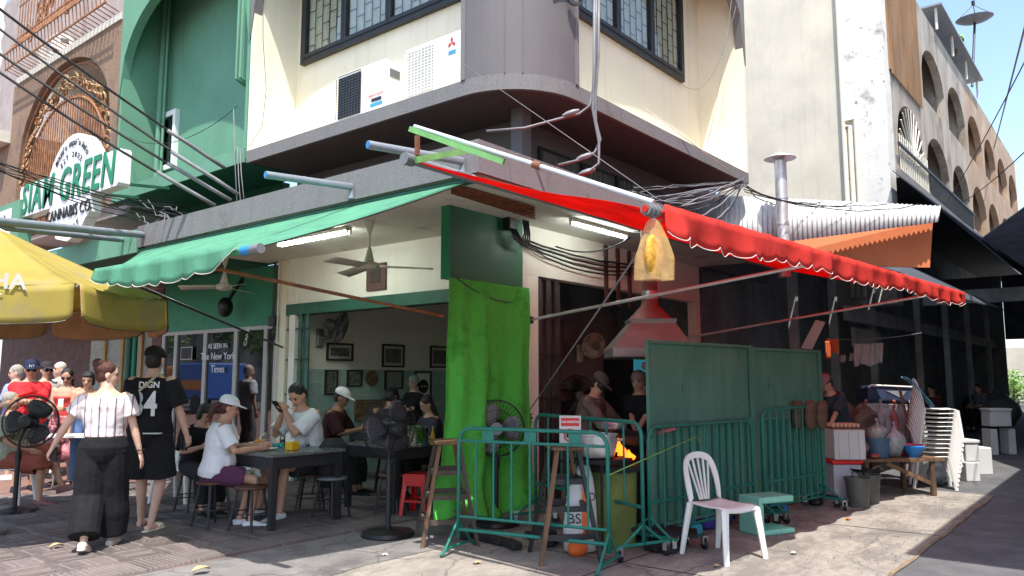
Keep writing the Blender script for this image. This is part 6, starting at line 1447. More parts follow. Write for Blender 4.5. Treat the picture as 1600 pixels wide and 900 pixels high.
s0, s1, s2_, s3 = oz(1017, 835), oz(1180, 797), oz(1184, 796), oz(1289, 775)
s0 = od(1015, 800, 7.2); s1 = od(1179, 800, 8.5); s2_ = od(1182, 800, 8.52); s3 = od(1289, 800, 9.45)
screen('taller green sheet screen on castors, left of the pair', s0, s1, .14, 1.85); screen('green sheet screen on castors, right of the pair', s2_, s3, .14, 1.83)
def off_(p, d_): q = (CAM - p); q.z = 0; return p + q.normalized()*d_
barrier('green barrier pushed against the taller screen', off_(s0, .2), off_(s1, .22), 1.06, 7, 0, True, True, (.14, .40), (.14, 1.04))
barrier('green barrier with brown pads hung on it, against the right screen', off_(s2_.lerp(s3, .12), .26), off_(s3, .30), 1.17, 8, 0, True, True, (.14, .40), (.14, 1.15))
mat('brown_leather', (.10, .055, .032), .7, var=.35, sc=7, dirt=(.05, .03, .02), dsc=4, dth=.5)
for k, u in enumerate((1246, 1266, 1284)):
    p = od(u, 648, 9.0 - .0); top_ = od(u, 626, 8.95); bot = od(u, 671, 8.95)
    mb = MB().loft([(top_, _r*.05, _f*.03), (top_.lerp(bot, .2), _r*.07, _f*.04), (top_.lerp(bot, .6), _r*.072, _f*.045), (top_.lerp(bot, .9), _r*.055, _f*.035), (bot, _r*.02, _f*.02)], 14)
    tag(mb.build('brown_pad', MATS['brown_leather'], None, smooth='all'), ('left', 'middle', 'right')[k] + ' one of three brown leather pads hung on the barrier', 'pad', 'brown pads on the barrier')
# no photos sign
ns_ = od(891, 672, 6.9); t = thing('notice_sign', 'small white and red sign reading no photos above the barrier', 'sign', V(ns_.x, ns_.y, ns_.z-.12))
fr = frame(ns_, _r, _u); 
def plate(x0, y0, x1, y1, z0, z1, m, nm): MB().box((x0, y0, z0), (x1, y1, z1), fr).build(nm, MATS[m] if isinstance(m, str) else m, t)
mat('sign_red', (.6, .04, .03), .5, var=.05)
plate(-.095, -.125, .095, .125, -.008, 0, 'old_white', 'board'); plate(-.08, .035, .08, .105, .001, .003, 'sign_red', 'banner')
text('lettering', 'NO PHOTOS', .026, fr @ Matrix.Translation((0, .07, .005)), 'white_ink', t, ext=.001, bold=.001)
MB().tube([fr @ V(.052*math.cos(a), -.045 + .052*math.sin(a), .004) for a in [2*math.pi*k/24 for k in range(25)]], .006, 5).build('ban_ring', MATS['sign_red'], t)
MB().beam(fr @ V(-.036, -.009, .004), fr @ V(.036, -.081, .004), .004, .010).build('ban_bar', MATS['sign_red'], t)
plate(-.035, -.065, .035, -.028, .001, .0035, 'ink', 'camera_mark')
MB().cyl(ns_ - _u*.12 + _f*.01, V(ns_.x, ns_.y, .5) + _f*.01, .012, n=6).build('stake', MATS['wood'], t)
cable('yellow-green string stretched from the barrier to the screen', [od(952, 742, 6.05), od(1088, 682, 7.2), od(1095, 692, 7.2)], .005, 'leaf_light', 'string')

# ================================================================== kitchen: stove, pots, hood, fridge
mat('barrel_green', (.14, .17, .04), .75, var=.35, sc=4, dirt=(.06, .06, .03), dsc=3, dth=.55); mat('soot', (.015, .014, .014), .8, var=.4, sc=9); mat('aluminium', (.6, .6, .6), .38, metal=.8, var=.12, sc=7, dirt=(.25, .22, .2), dsc=4, dth=.6)
mat('flame', (1, .22, .015), .5, var=.2, sc=14, emit=1.3)
_fm = MATS['flame'].node_tree; _ft = _fm.nodes.new('ShaderNodeBsdfTransparent'); _fs = _fm.nodes.new('ShaderNodeMixShader'); _fs.inputs[0].default_value = .62
_fm.links.new(_ft.outputs[0], _fs.inputs[1]); _fm.links.new(_fm.nodes['Principled BSDF'].outputs[0], _fs.inputs[2]); _fm.links.new(_fs.outputs[0], _fm.nodes['Material Output'].inputs[0])
bp = oz(958, 852); st = thing('charcoal_stove', 'round green drum stove blackened at the rim, burning charcoal', 'stove', bp)
MB().lathe([(.20, 0), (.21, .02), (.22, .5), (.225, .66)], bp, 28).build('drum', MATS['barrel_green'], st, smooth=True)
MB().lathe([(.225, .66), (.27, .67), (.275, .72), (.20, .72), (.16, .68), (0, .66)], bp, 28).build('rim', MATS['soot'], st, smooth=True)
MB().tube([bp + V(.12, -.24, .6), bp + V(.13, -.26, .52), bp + V(.2, -.18, .52), bp + V(.2, -.2, .6)], .01, 6).build('handle', MATS['soot'], st)
bp2 = oz(1000, 836); st2 = thing('charcoal_stove', 'second black drum stove with wok over flames, behind the green drum', 'stove', bp2)
MB().lathe([(.24, 0), (.25, .6), (.27, .7), (.2, .72), (0, .68)], bp2, 24).build('drum', MATS['soot'], st2, smooth=True)
wp = od(985, 690, 7.3); 
for k, (u, v, hgt) in enumerate(((970, 712, .16), (978, 716, .12), (986, 718, .09), (963, 706, .10))):
    p = od(u, v, 7.15); tag(MB().loft([(p, _r*.03, _f*.03), (p + V(0, 0, hgt*.3) + _r*.012, _r*.034, _f*.03), (p + V(0, 0, hgt*.65) - _r*.015, _r*.018, _f*.018), (p + V(0, 0, hgt) - _r*.02, _r*.002, _f*.002)], 8).build('flame', MATS['flame'], None, smooth='all'), ('tallest orange flame under the wok', 'orange flame at the middle of the wok', 'small orange flame at the right of the wok', 'small orange flame at the left of the wok')[k], 'flame', 'flames under the wok')
wk = thing('wok', 'black wok tilted over the flames with a reddish handle', 'wok', wp - V(0, 0, .06)); Mw = Matrix.Rotation(R(10), 3, 'X')
MB().lathe([(0, 0), (.10, .015), (.17, .06), (.20, .11), (.193, .11), (.165, .068), (.1, .025), (0, .012)], wp - V(0, 0, .03), 24, Mw).build('bowl', MATS['soot'], wk, smooth=True)
MB().tube([wp + _r*.19 + V(0, 0, .06), wp + _r*.42 + V(0, 0, .12)], .016, 8).build('handle', mat('handle_red', (.4, .1, .1), .5), wk, smooth=True)
pt = od(932, 716, 7.0); po_ = thing('cooking_pot', 'big aluminium pot with two handles behind the barrier', 'pot', pt)
MB().lathe([(.12, 0), (.16, .02), (.18, .10), (.18, .2), (.195, .205), (.195, .215), (.175, .215), (.17, .1), (0, .04)], pt, 28).build('body', MATS['aluminium'], po_, smooth=True)
for s_ in (-1, 1): MB().tube([pt + _r*s_*.18 + V(0, 0, .15), pt + _r*s_*.25 + V(0, 0, .165), pt + _r*s_*.25 + _f*.06 + V(0, 0, .165), pt + _r*s_*.18 + _f*.06 + V(0, 0, .15)], .008, 6).build('handle', MATS['aluminium'], po_)
MB().box(pt - V(.25, .22, .03) , pt + V(.25, .22, -.003)).build('trivet', MATS['soot'], po_)
for sx in (-.2, .2):
    for sy in (-.18, .18): MB().cyl(V(pt.x+sx, pt.y+sy, 0), V(pt.x+sx, pt.y+sy, pt.z-.03), .014, n=6).build('trivet_leg', MATS['soot'], po_)
pp_ = od(955, 674, 7.3); tag(MB().lathe([(.06, 0), (.13, .03), (.15, .08), (.14, .08), (.12, .035), (0, .012)], pp_, 22).build('steel_bowl', MATS['steel'], None, smooth=True), 'shallow steel bowl on top of the cooking pot', 'bowl')
# sacks
m = mat('sack_white', (.66, .65, .62), .7, var=.1, sc=5, bump=.4, bsc=25); mat('sack_orange', (.72, .14, .025), .6, var=.1, sc=5)
sp0 = oz(908, 866); sk_ = thing('charcoal_sack', 'white and orange printed sack leaning by the green drum', 'sack', sp0)
fs = frame(sp0 + _f*.06, _r, _u)
mb = MB().loft([(fs @ V(0, .02, 0), fs.to_3x3() @ V(.14, 0, 0), fs.to_3x3() @ V(0, 0, .08)), (fs @ V(0, .2, 0), fs.to_3x3() @ V(.15, 0, 0), fs.to_3x3() @ V(0, 0, .10)), (fs @ V(.01, .45, -.02), fs.to_3x3() @ V(.13, 0, 0), fs.to_3x3() @ V(0, 0, .08)), (fs @ V(.02, .62, -.03), fs.to_3x3() @ V(.10, 0, 0), fs.to_3x3() @ V(0, 0, .05)), (fs @ V(.04, .74, -.03), fs.to_3x3() @ V(.05, 0, 0), fs.to_3x3() @ V(0, 0, .03))], 16); mb.build('bag', m, sk_, smooth='all')
MB().grid(lambda u, v: fs @ V(.0 + .05*u + .02*v, .1 + .5*v, .103 - .02*abs(v-.3) - .02*v), 2, 8, .003).build('orange_band', MATS['sack_orange'], sk_)
text('lettering', 'BS', .12, fs @ Matrix.Translation((-.06, .3, .112)), 'ink', sk_, ext=.001); text('lettering', 'O', .1, fs @ Matrix.Translation((.09, .48, .09)), 'ink', sk_, ext=.001)
mb = MB().ball(oz(903, 868) + V(0, 0, .06), (.11, .08, .07), 12, 8); tag(mb.build('crumpled_bag', MATS['sack_orange'], None, smooth='all'), 'crumpled orange plastic bag at the foot of the sack', 'bag')
# hood and duct
mat('hood_steel', (.27, .26, .25), .5, metal=.35, var=.15, sc=3, dirt=(.3, .25, .2), dsc=2.5, dth=.55)
hc = V(.75, -.95, 1.72); hd = thing('extractor_hood', 'flared grey metal extractor hood with reddish duct above the stoves', 'extractor hood', hc)
a0, a1 = V(.25, -1.25, 0), V(1.35, -.35, 0)
bq = [od(958, 557, 8.0), od(1085, 557, 8.0)]; tq = [od(990, 503, 8.0), od(1062, 503, 8.0)]
def ringq(l, r_, dp, z): 
    o = _f*dp; return [V(l.x, l.y, z), V(r_.x, r_.y, z), V(r_.x, r_.y, z)+o, V(l.x, l.y, z)+o]
zb_, zt_ = bq[0].z, tq[0].z
lo, lo2 = ringq(bq[0], bq[1], .8, zb_), ringq(bq[0], bq[1], .8, zb_+.09)
ti = ringq(tq[0] + _f*.18, tq[1] + _f*.18, .4, zt_)
MB().add(lo + lo2 + ti, [(0, 1, 5, 4), (1, 2, 6, 5), (2, 3, 7, 6), (3, 0, 4, 7), (4, 5, 9, 8), (5, 6, 10, 9), (6, 7, 11, 10), (7, 4, 8, 11), (8, 9, 10, 11)]).build('canopy', MATS['hood_steel'], hd)
ti2 = [q + V(0, 0, .05) for q in ti]; mid_ = sum(ti, V(0, 0, 0))/4
MB().add(ti + [q + (q-mid_)*.04 + V(0, 0, .05) for q in ti], [(0, 1, 5, 4), (1, 2, 6, 5), (2, 3, 7, 6), (3, 0, 4, 7), (4, 5, 6, 7)]).build('collar', MATS['hood_steel'], hd)
mat('duct_red', (.22, .09, .08), .6, metal=.2, var=.2, sc=4)
MB().lathe([(.24, 0), (.09, .16), (.085, .24)], V(mid_.x, mid_.y, zt_+.05), 16).build('cone', MATS['duct_red'], hd, smooth=True)
MB().cyl(V(mid_.x, mid_.y, zt_+.27), V(mid_.x, mid_.y, 3.24), .085, n=16).build('duct', MATS['duct_red'], hd, smooth=True)
MB().cyl(V(mid_.x, mid_.y, zt_+.27), V(mid_.x, mid_.y, zt_+.36), .091, n=16).build('duct_band', MATS['steel'], hd, smooth=True)
# window frame bars beside the duct
for x in (1.75, 2.05, 2.35, 3.0): tag(MB().box((x, -.06, 2.45), (x+.06, -.03, 3.24)).build('hanger_bar', MATS['maroon']), {1.75: 'first', 2.05: 'second', 2.35: 'third', 3.0: 'fourth'}[x] + ' dark hanger bar on the pink wall by the duct, counted from left', 'bar', 'hanger bars on the pink wall')
# drinks fridge
fp = oy(1003, 700, .9); fg = thing('drinks_fridge', 'drinks fridge with blue lit header behind the kitchen helper', 'fridge', V(fp.x+.1, fp.y, 0))
x0, x1, y0 = fp.x-.22, fp.x+.42, .9; zf = oy(998, 562, .9).z
mat('fridge_blue', (.03, .22, .3), .4, var=.6, sc=5, emit=.25); mat('fridge_frame', (.2, .32, .34), .4, var=.1)
MB().box((x0, y0, 0), (x1, y0+.55, zf)).build('cabinet', MATS['black_plastic'], fg); MB().box((x0, y0-.03, zf-.2), (x1, y0-.002, zf)).build('header', MATS['fridge_blue'], fg)
MB().lathe([(0, 0), (.1, 0), (.1, .006), (0, .008)], V((x0+x1)/2-.02, y0-.034, zf-.1), 20, Matrix.Diagonal((1.2, 1, .65)) @ Matrix.Rotation(R(90), 3, 'X')).build('emblem', mat('emblem_white', (.5, .65, .7), .5), fg)
MB().box((x0, y0-.03, .1), (x0+.05, y0-.002, zf-.22)).box((x1-.05, y0-.03, .1), (x1, y0-.002, zf-.22)).box((x0+.05, y0-.03, zf-.27), (x1-.05, y0-.002, zf-.22)).build('door_frame', MATS['fridge_frame'], fg)
for k in range(5): MB().cyl((x0+.12+k*.09, y0-.012, zf-.6), (x0+.12+k*.09, y0-.012, zf-.42), .022, n=8).build('bottle', MATS['emblem_white'], fg)
# stuff on the ground by the pier
random.seed(9)
for k, (u, v) in enumerate(((770, 850), (800, 858), (862, 852), (845, 842), (735, 842), (905, 822), (1040, 862), (1020, 858))):
    p = oz(u, v); a = random.random()*3; L_ = (.32, .22, .28, .3, .25, .2, .3, .26)[k]
    tag(MB().box((-L_/2, -.05, .012), (L_/2, .05, .075), Matrix.Translation(p) @ Matrix.Rotation(a, 4, 'Z')).build('charred_log', MATS['soot'], None, bevel=.012), 'charred wood block lying ' + ('left of the fan base', 'just behind the front barrier', 'by the blackened step stool', 'against the pier foot', 'near the worn step stool', 'under the pot', 'on the low dolly', 'left end of the low dolly')[k], 'wood block', 'charred wood blocks')
dl = oz(1045, 855); t = thing('low_dolly', 'low black dolly on castors loaded with scraps, left of the white chair', 'dolly', dl); ddr = Vector((*fdir(-.2, 1), 0)).normalized()
MB().beam(dl - ddr*.32 + V(0, 0, .17), dl + ddr*.25 + V(0, 0, .13), .3, .03).build('deck', MATS['soot'], t); 
for q in (-.26, .22): caster(t, dl + ddr*q + V(0, -.1, 0), 1); caster(t, dl + ddr*q + V(0, .1, 0), 2)
mat('cloth_purple', (.05, .035, .22), .85, var=.3, sc=6); mat('cloth_teal', (.03, .28, .36), .85, var=.3, sc=6); mat('cloth_dkred', (.2, .04, .05), .85, var=.3)
for k, (u, v, sz, mm, lb) in enumerate(((1078, 838, (.14, .12, .09), 'cloth_teal', 'teal bundled cloth under the taller screen'), (1100, 826, (.12, .12, .10), 'cloth_purple', 'purple bundled cloth behind the white chair'), (1128, 818, (.16, .1, .08), 'cloth_purple', 'dark purple bag under the screen right of the chair'), (1068, 846, (.05, .05, .05), 'white_plastic', 'crumpled white packet by the dolly'), (1215, 805, (.18, .1, .10), 'blue_plastic', 'blue plastic bag behind the mint crate'), (1275, 790, (.09, .09, .08), 'black_plastic', 'black bag under the right screen'))):
    p = oz(u, v); mb = MB().ball(p + V(0, 0, sz[2]*.8), sz, 14, 10)
    for q in mb.v: q += Vector(noise.noise_vector(q*9))*.03
    for q in mb.v: q.z = max(q.z, .008)
    tag(mb.build('bundle', MATS[mm], None, smooth='all'), lb, 'bundle')
pl_ = oz(988, 820); tag(MB().ball(pl_ + V(0, 0, .28), (.05, .03, .09), 8, 6).build('paper_bag', MATS['old_white'], None, smooth='all'), 'crumpled paper bag against the green drum', 'paper bag')

# ================================================================== on the tables
mat('beer_glass', (.09, .03, .01), .12, var=.1, spec=.8); mat('coke_dark', (.03, .012, .008), .12, spec=.8); mat('yellow_plastic', (.80, .46, .02), .4, var=.05)
def bottle(label, p, m, h=.26, r=.034, lab=True, fill=None, cat='bottle'):
    t = thing('bottle', label, cat, p, 0, 'bottles on the tables')
    MB().lathe([(r, 0), (r, h*.52), (r*.85, h*.6), (r*.42, h*.74), (r*.36, h*.96), (r*.42, h), (0, h)], p, 18).build('glass', MATS[m], t, smooth=True)
    if lab: MB().lathe([(r+.001, h*.15), (r+.001, h*.45)], p, 18).build('label', MATS['sign_red'], t, smooth=True); MB().lathe([(r*.44+.001, h*.73), (r*.40, h*.9)], p, 14).build('neck_label', MATS['white_paint'], t, smooth=True)
    if fill: MB().lathe([(r-.004, .006), (r-.004, h*fill), (0, h*fill)], p, 16).build('drink', MATS['coke_dark'], t, smooth=True)
    MB().lathe([(r*.46, h), (r*.46, h+.012), (0, h+.012)], p, 12).build('cap', MATS['steel'], t, smooth=True)
    return t
tz = .751
bottle('brown beer bottle with white neck label on the front table', oz(468, 694, tz), 'beer_glass', .27, .036)
bottle('clear cola bottle nearly empty on the front table', oz(441, 692, tz), 'glass_clear', .24, .03, False, .16)
tb = oz(457, 703, tz); t = thing('tissue_box', 'yellow tissue box on the front table', 'tissue box', tb, R(12)); MB().box((-.065, -.045, 0), (.065, .045, .085)).build('box', MATS['yellow_plastic'], t, world=False, bevel=.008); MB().grid(lambda u, v: ((u-.5)*.06, (v-.5)*.04, .088 + .03*math.sin(u*3.1)*math.sin(v*3.1) + .006*math.sin(u*17)), 8, 8, .002).build('tissue', MATS['white_paint'], t, world=False, smooth='all')
cdp = oz(483, 696, tz); t = thing('condiment_caddy', 'steel caddy of condiment jars right of the tissue box', 'caddy', cdp)
MB().box((-.09, -.06, 0), (.09, .06, .02)).build('tray', MATS['steel'], t, world=False)
for x in (-.05, .05):
    for y in (-.03, .03): j = MB().lathe([(.026, .02), (.028, .09), (0, .09)], (x, y, 0), 12).build('jar', MATS['glass_clear'], t, world=False, smooth=True); MB().lathe([(.029, .09), (.029, .105), (0, .108)], (x, y, 0), 12).build('lid', MATS['steel'], j, world=False, smooth=True)
MB().cyl((0, 0, .02), (0, 0, .16), .006, n=6).build('stem', MATS['steel'], t, world=False)
sgp = oz(433, 700, tz); t = thing('sunglasses', 'teal mirrored sunglasses lying on the front table', 'sunglasses', sgp, R(-45)); mat('teal_mirror', (.0, .45, .42), .15, metal=.5, var=.1)
for s_ in (-1, 1): MB().ball((s_*.032, 0, .025), (.03, .008, .024), 12, 8).build('lens', MATS['teal_mirror'], t, world=False, smooth='all'); MB().tube([(s_*.062, 0, .035), (s_*.066, .12, .012)], .004, 5).build('temple', MATS['teal_mirror'], t, world=False)
MB().tube([(-.062, -.002, .036), (0, -.008, .034), (.062, -.002, .036)], .004, 5).build('bridge', MATS['teal_mirror'], t, world=False)
for k, (u, v, r_, lb) in enumerate(((405, 694, .12, 'white plate with an omelette on the front table'), (418, 703, .10, 'empty white plate at the table edge'))):
    p = oz(u, v, tz); t = thing('plate', lb, 'plate', p, 0, 'plates on the front table'); MB().lathe([(r_*.6, 0), (r_, .018), (r_*.98, .022), (r_*.6, .008), (0, .006)], p, 24).build('dish', MATS['white_paint'], t, smooth=True)
    if k == 0:
        mb = MB().ball(p + V(0, 0, .03), (.07, .05, .03), 12, 8); [q.__iadd__(Vector(noise.noise_vector(q*22))*.012) for q in mb.v]; mb.build('omelette', mat('omelette', (.6, .27, .05), .6, var=.3, sc=20), t, smooth='all')
jp = V(-.55, 1.25, tz); jp = oz(648, 697, tz); t = thing('glass_jar', 'big glass tub of green leaves on the table behind the fan', 'jar', jp)
MB().lathe([(.13, 0), (.15, .02), (.15, .2), (.155, .21)], jp, 24).build('glass', MATS['glass_clear'], t, smooth=True); lf = leafy('leaves', jp + V(0, 0, .12), (.12, .12, .10), 260, 'leaf_light', .035, t, 31)
for k, (u, v, mm, lb) in enumerate(((638, 692, 'white_plastic', 'white squeeze bottle left of the jar of greens'), (664, 696, 'blue_plastic', 'small bottle with blue cap right of the jar'), (676, 695, 'yellow_plastic', 'yellow sauce bottle beside the curtain'))): bottle(lb, oz(u, v, tz), mm, .19, .026, False)
# backpack hung at the table
bk = od(520, 715, 8.6); mb = MB().loft([(bk + V(0, 0, -.32), _r*.13, _f*.1), (bk + V(0, 0, -.1), _r*.16, _f*.14), (bk + V(0, 0, .1), _r*.17, _f*.14), (bk + V(0, 0, .2), _r*.10, _f*.09)], 16)
for q in mb.v: q += Vector(noise.noise_vector(q*7))*.03
tag(mb.build('dark_jacket', cloth((.03, .03, .032), .4), None, smooth='all'), 'dark jacket hung over a seat right of the dining table', 'jacket')
# plastic bag of chilli hanging from the awning end
pbg = fa - d*.07; t = thing('hanging_bag', 'clear orange-tinted plastic bag hanging from the awning tube', 'bag', pbg - V(0, 0, .45)); film_mat('bag_orange', (.66, .42, .16), .62, .15)
def bgf(u, v):
    a = 2*math.pi*u; z = -.05 - .36*v; wd = .025 + .085*min(1, v*1.6)**.8; c = fa - d*.07
    return c + _r*wd*math.cos(a)*(1+.12*math.sin(5*a+v*4)) + _f*wd*.4*math.sin(a) + V(0, 0, z - .0) + _r*.0
MB().grid(bgf, 28, 12).build('film', MATS['bag_orange'], t, smooth='all')
mb = MB().ball(pbg + V(0, 0, -.27), (.085, .034, .13), 18, 14); [q.__iadd__(Vector(noise.noise_vector(q*24))*.014) for q in mb.v]; mb.build('contents', mat('chilli_orange', (.80, .42, .06), .6, var=.4, sc=40, transl=.4), t, smooth='all')
MB().tube([pbg, pbg - V(0, 0, .06)], .012, 6).build('knot', MATS['film'], t)

# ================================================================== market clutter on the right
mat('foam', (.56, .56, .54), .8, var=.04, sc=5, bump=.2, bsc=90)
def fbox(name, label, u, v, dep, w_, d_, h_, z, m, cat='box', lid=None, rz=None, group=None):
    p = od(u, v, dep); p.z = z; t = thing(name, label, cat, p, HEAD - R(90) if rz is None else rz, group)
    MB().box((-w_/2, -d_/2, 0), (w_/2, d_/2, h_)).build('body', MATS[m], t, world=False, bevel=.015, bseg=2)
    if lid: MB().box((-w_/2-.015, -d_/2-.015, h_+.001), (w_/2+.015, d_/2+.015, h_+.05)).build('lid', MATS[lid], t, world=False, bevel=.012, bseg=2)
    return t
fm1 = fbox('storage_tub', 'clear plastic tub with red lid under the foam box', 1316, 780, 9.7, .34, .4, .46, 0, 'frosted_tub' if 'frosted_tub' in MATS else mat('frosted_tub', (.42, .42, .45), .4, var=.06).name, 'tub', 'red_plastic')
fm2 = fbox('foam_box', 'white foam box standing on the red-lidded tub', 1318, 720, 9.7, .38, .42, .36, .515, 'foam')
for x in (-.12, 0, .12): MB().box((x-.015, -.222, .02), (x+.015, -.212, .33)).build('rib', MATS['foam'], fm2, world=False)
mat('egg', (.62, .42, .28), .6, var=.2, sc=20)
tr = fm2.location + V(0, 0, .365); et = thing('egg_tray', 'tray of brown eggs on top of the white foam box', 'egg tray', tr, HEAD - R(90)); MB().box((-.18, -.16, 0), (.2, .16, .012)).build('tray', MATS['wood'], et, world=False)
e0 = None
for i_ in range(7):
    for j_ in range(5):
        if e0 is None: e0 = MB().ball((0, 0, 0), (.022, .022, .028), 10, 8).build('egg', MATS['egg'], et, world=False, smooth='all'); e0.location = (-.15+i_*.05, -.11+j_*.055, .036)
        else: inst(e0, 'egg', et, Matrix.Translation((-.15+i_*.05, -.11+j_*.055, .036)))
def tub(name, label, p, r0, r1, h, m, cat='bucket', group=None, n=24):
    t = thing(name, label, cat, p, 0, group); MB().lathe([(r0, 0), (r1, h-.02), (r1+.012, h-.02), (r1+.012, h), (r1-.006, h), (r0-.006, .012), (0, .01)], p, n).build('body', MATS[m], t, smooth=True); return t
mat('bucket_grey', (.10, .10, .09), .5, var=.2, sc=5)
for k, (u, v, lb) in enumerate(((1342, 792, 'grey bucket in front of the red-lidded tub'), (1358, 786, 'grey bucket behind, holding a pan, near the low table'))):
    p = oz(u, v); t = tub('bucket', lb, p, .11, .14, .34, 'bucket_grey', 'bucket', 'grey buckets'); MB().tube([p + V(.14*math.cos(a), .14*math.sin(a)*.3, .34 + .06*math.sin(a)) for a in [math.pi*q/8 for q in range(9)]], .006, 5).build('handle', MATS['black_plastic'], t)
pp_ = oz(1350, 788) + V(0, 0, .38); t = thing('frying_pan', 'black pan with pale handle resting on the buckets', 'pan', pp_); MB().lathe([(.1, 0), (.14, .04), (.135, .04), (.098, .006), (0, .005)], pp_, 22).build('dish', MATS['soot'], t, smooth=True); MB().tube([pp_ + _r*.12 + V(0, 0, .03), pp_ + _r*.2 + V(0, 0, .07), pp_ + _r*.24 + V(0, 0, .03)], .012, 6).build('handle', MATS['wood'], t)
# low wooden table
ta, tbq = oz(1342, 718, .48), oz(1478, 716, .48); lt = thing('low_table', 'low rough wooden table laden with bags and basins', 'table', V((ta.x+tbq.x)/2, (ta.y+tbq.y)/2, 0)); tu = (tbq - ta); tu.z = 0; tl = tu.length; tu.normalize(); tn = V(-tu.y, tu.x, 0)
if tn.dot(_f) < 0: tn = -tn
for k in range(5): MB().beam(ta + tn*(.1+.15*k) + V(0, 0, -.02), ta + tu*tl + tn*(.1+.15*k) + V(0, 0, -.02), .14, .04).build('plank', MATS['wood'], lt)
for q, s_ in ((.12, .08), (.88, .08), (.12, .68), (.88, .68)): MB().cyl(ta + tu*tl*q + tn*s_ + V(0, 0, -.47), ta + tu*tl*q + tn*s_ + V(0, 0, -.04), .04, .035, n=8).build('leg', MATS['wood'], lt)
MB().beam(ta + tu*tl*.35 + tn*.08 + V(0, 0, -.06), ta + tu*tl*.88 + tn*.08 + V(0, 0, -.33), .03, .05).build('brace', MATS['wood'], lt)
tub('wash_basin', 'upturned blue plastic basin on the low table', ta + tu*tl*.72 + tn*.15 + V(0, 0, .13), .14, .05, -.11, 'blue_plastic', 'basin')
mat('pink_plastic', (.55, .08, .16), .4, var=.08)
tub('wash_basin', 'pink plastic basin behind the blue one', ta + tu*tl*.82 + tn*.42 + V(0, 0, .002), .13, .18, .14, 'pink_plastic', 'basin')
tub('bucket', 'small blue bucket on the low table with a bag in it', ta + tu*tl*.36 + tn*.25 + V(0, 0, .002), .12, .15, .24, mat('bucket_blue', (.08, .15, .24), .5).name, 'bucket')
tub('wash_basin', 'blue basin on the shelf behind the foam box', od(1362, 700, 10.9), .14, .19, .10, 'blue_plastic', 'basin')
def sackbag(label, p, sz, m, name='plastic_bag', seed=0, amp=.04, cat='bag', group=None, knot=True):
    t = thing(name, label, cat, p, 0, group); mb = MB().ball(p + V(0, 0, sz[2]), sz, 18, 12)
    for q in mb.v:
        q += Vector(noise.noise_vector(q*8 + V(seed, 0, 0)))*amp; q.z = max(q.z, p.z+.004)
        tt = (q.z - p.z)/(2*sz[2])
        if tt > .7: f_ = max(.25, 1 - (tt-.7)*2.4); q.x = p.x + (q.x-p.x)*f_; q.y = p.y + (q.y-p.y)*f_
    mb.build('film', MATS[m], t, smooth='all')
    if knot: MB().tube([p + V(0, 0, sz[2]*1.85), p + V(.03, 0, sz[2]*2.15), p + V(.06, .02, sz[2]*2.3)], [.02, .012, .025], 6).build('knot', MATS[m], t)
    return t
film_mat('film_grey', (.5, .5, .52), .45); film_mat('film_pink', (.42, .26, .23), .45)
mat('veg_green', (.05, .2, .12), .6, var=.5, sc=14); mat('meat', (.42, .12, .09), .5, var=.4, sc=14); mat('pale_veg', (.6, .58, .38), .6, var=.4, sc=20); mat('brown_tarp', (.15, .105, .085), .6, var=.3, sc=3); mat('navy_bag', (.025, .04, .09), .6, var=.3, sc=5)
b_ = sackbag('clear bag of green vegetables on the low table', ta + tu*tl*.53 + tn*.2 + V(0, 0, .003), (.14, .12, .19), 'film_grey', seed=1); MB().ball(b_.location + V(0, 0, .13), (.10, .08, .11), 12, 9).build('contents', MATS['veg_green'], b_, smooth='all')
b_ = sackbag('clear bag of reddish roots at the left of the low table', ta + tu*tl*.1 + tn*.2 + V(0, 0, .003), (.14, .12, .13), 'film_pink', seed=2); MB().ball(b_.location + V(0, 0, .1), (.10, .09, .08), 12, 9).build('contents', MATS['meat'], b_, smooth='all')
b_ = sackbag('clear bag of pale sprouts in the small blue bucket', ta + tu*tl*.36 + tn*.25 + V(0, 0, .2), (.13, .12, .12), 'film_grey', seed=3); MB().ball(b_.location + V(0, 0, .1), (.10, .09, .09), 12, 9).build('contents', MATS['pale_veg'], b_, smooth='all')
gb_ = oz(1465, 757); b_ = sackbag('grey crumpled rubbish bag under the end of the low table', gb_, (.24, .2, .17), 'film_grey', seed=4, amp=.07); MB().ball(gb_ + V(0, 0, .14), (.16, .14, .12), 12, 9).build('contents', MATS['grey_plastic'], b_, smooth='all')
tag(MB().ball(ta + tu*tl*.25 + tn*.12 + V(0, 0, .03), (.12, .06, .03), 12, 8).build('wrapped_meat', MATS['meat'], None, smooth='all'), 'flat packet of pink meat at the table front', 'packet')
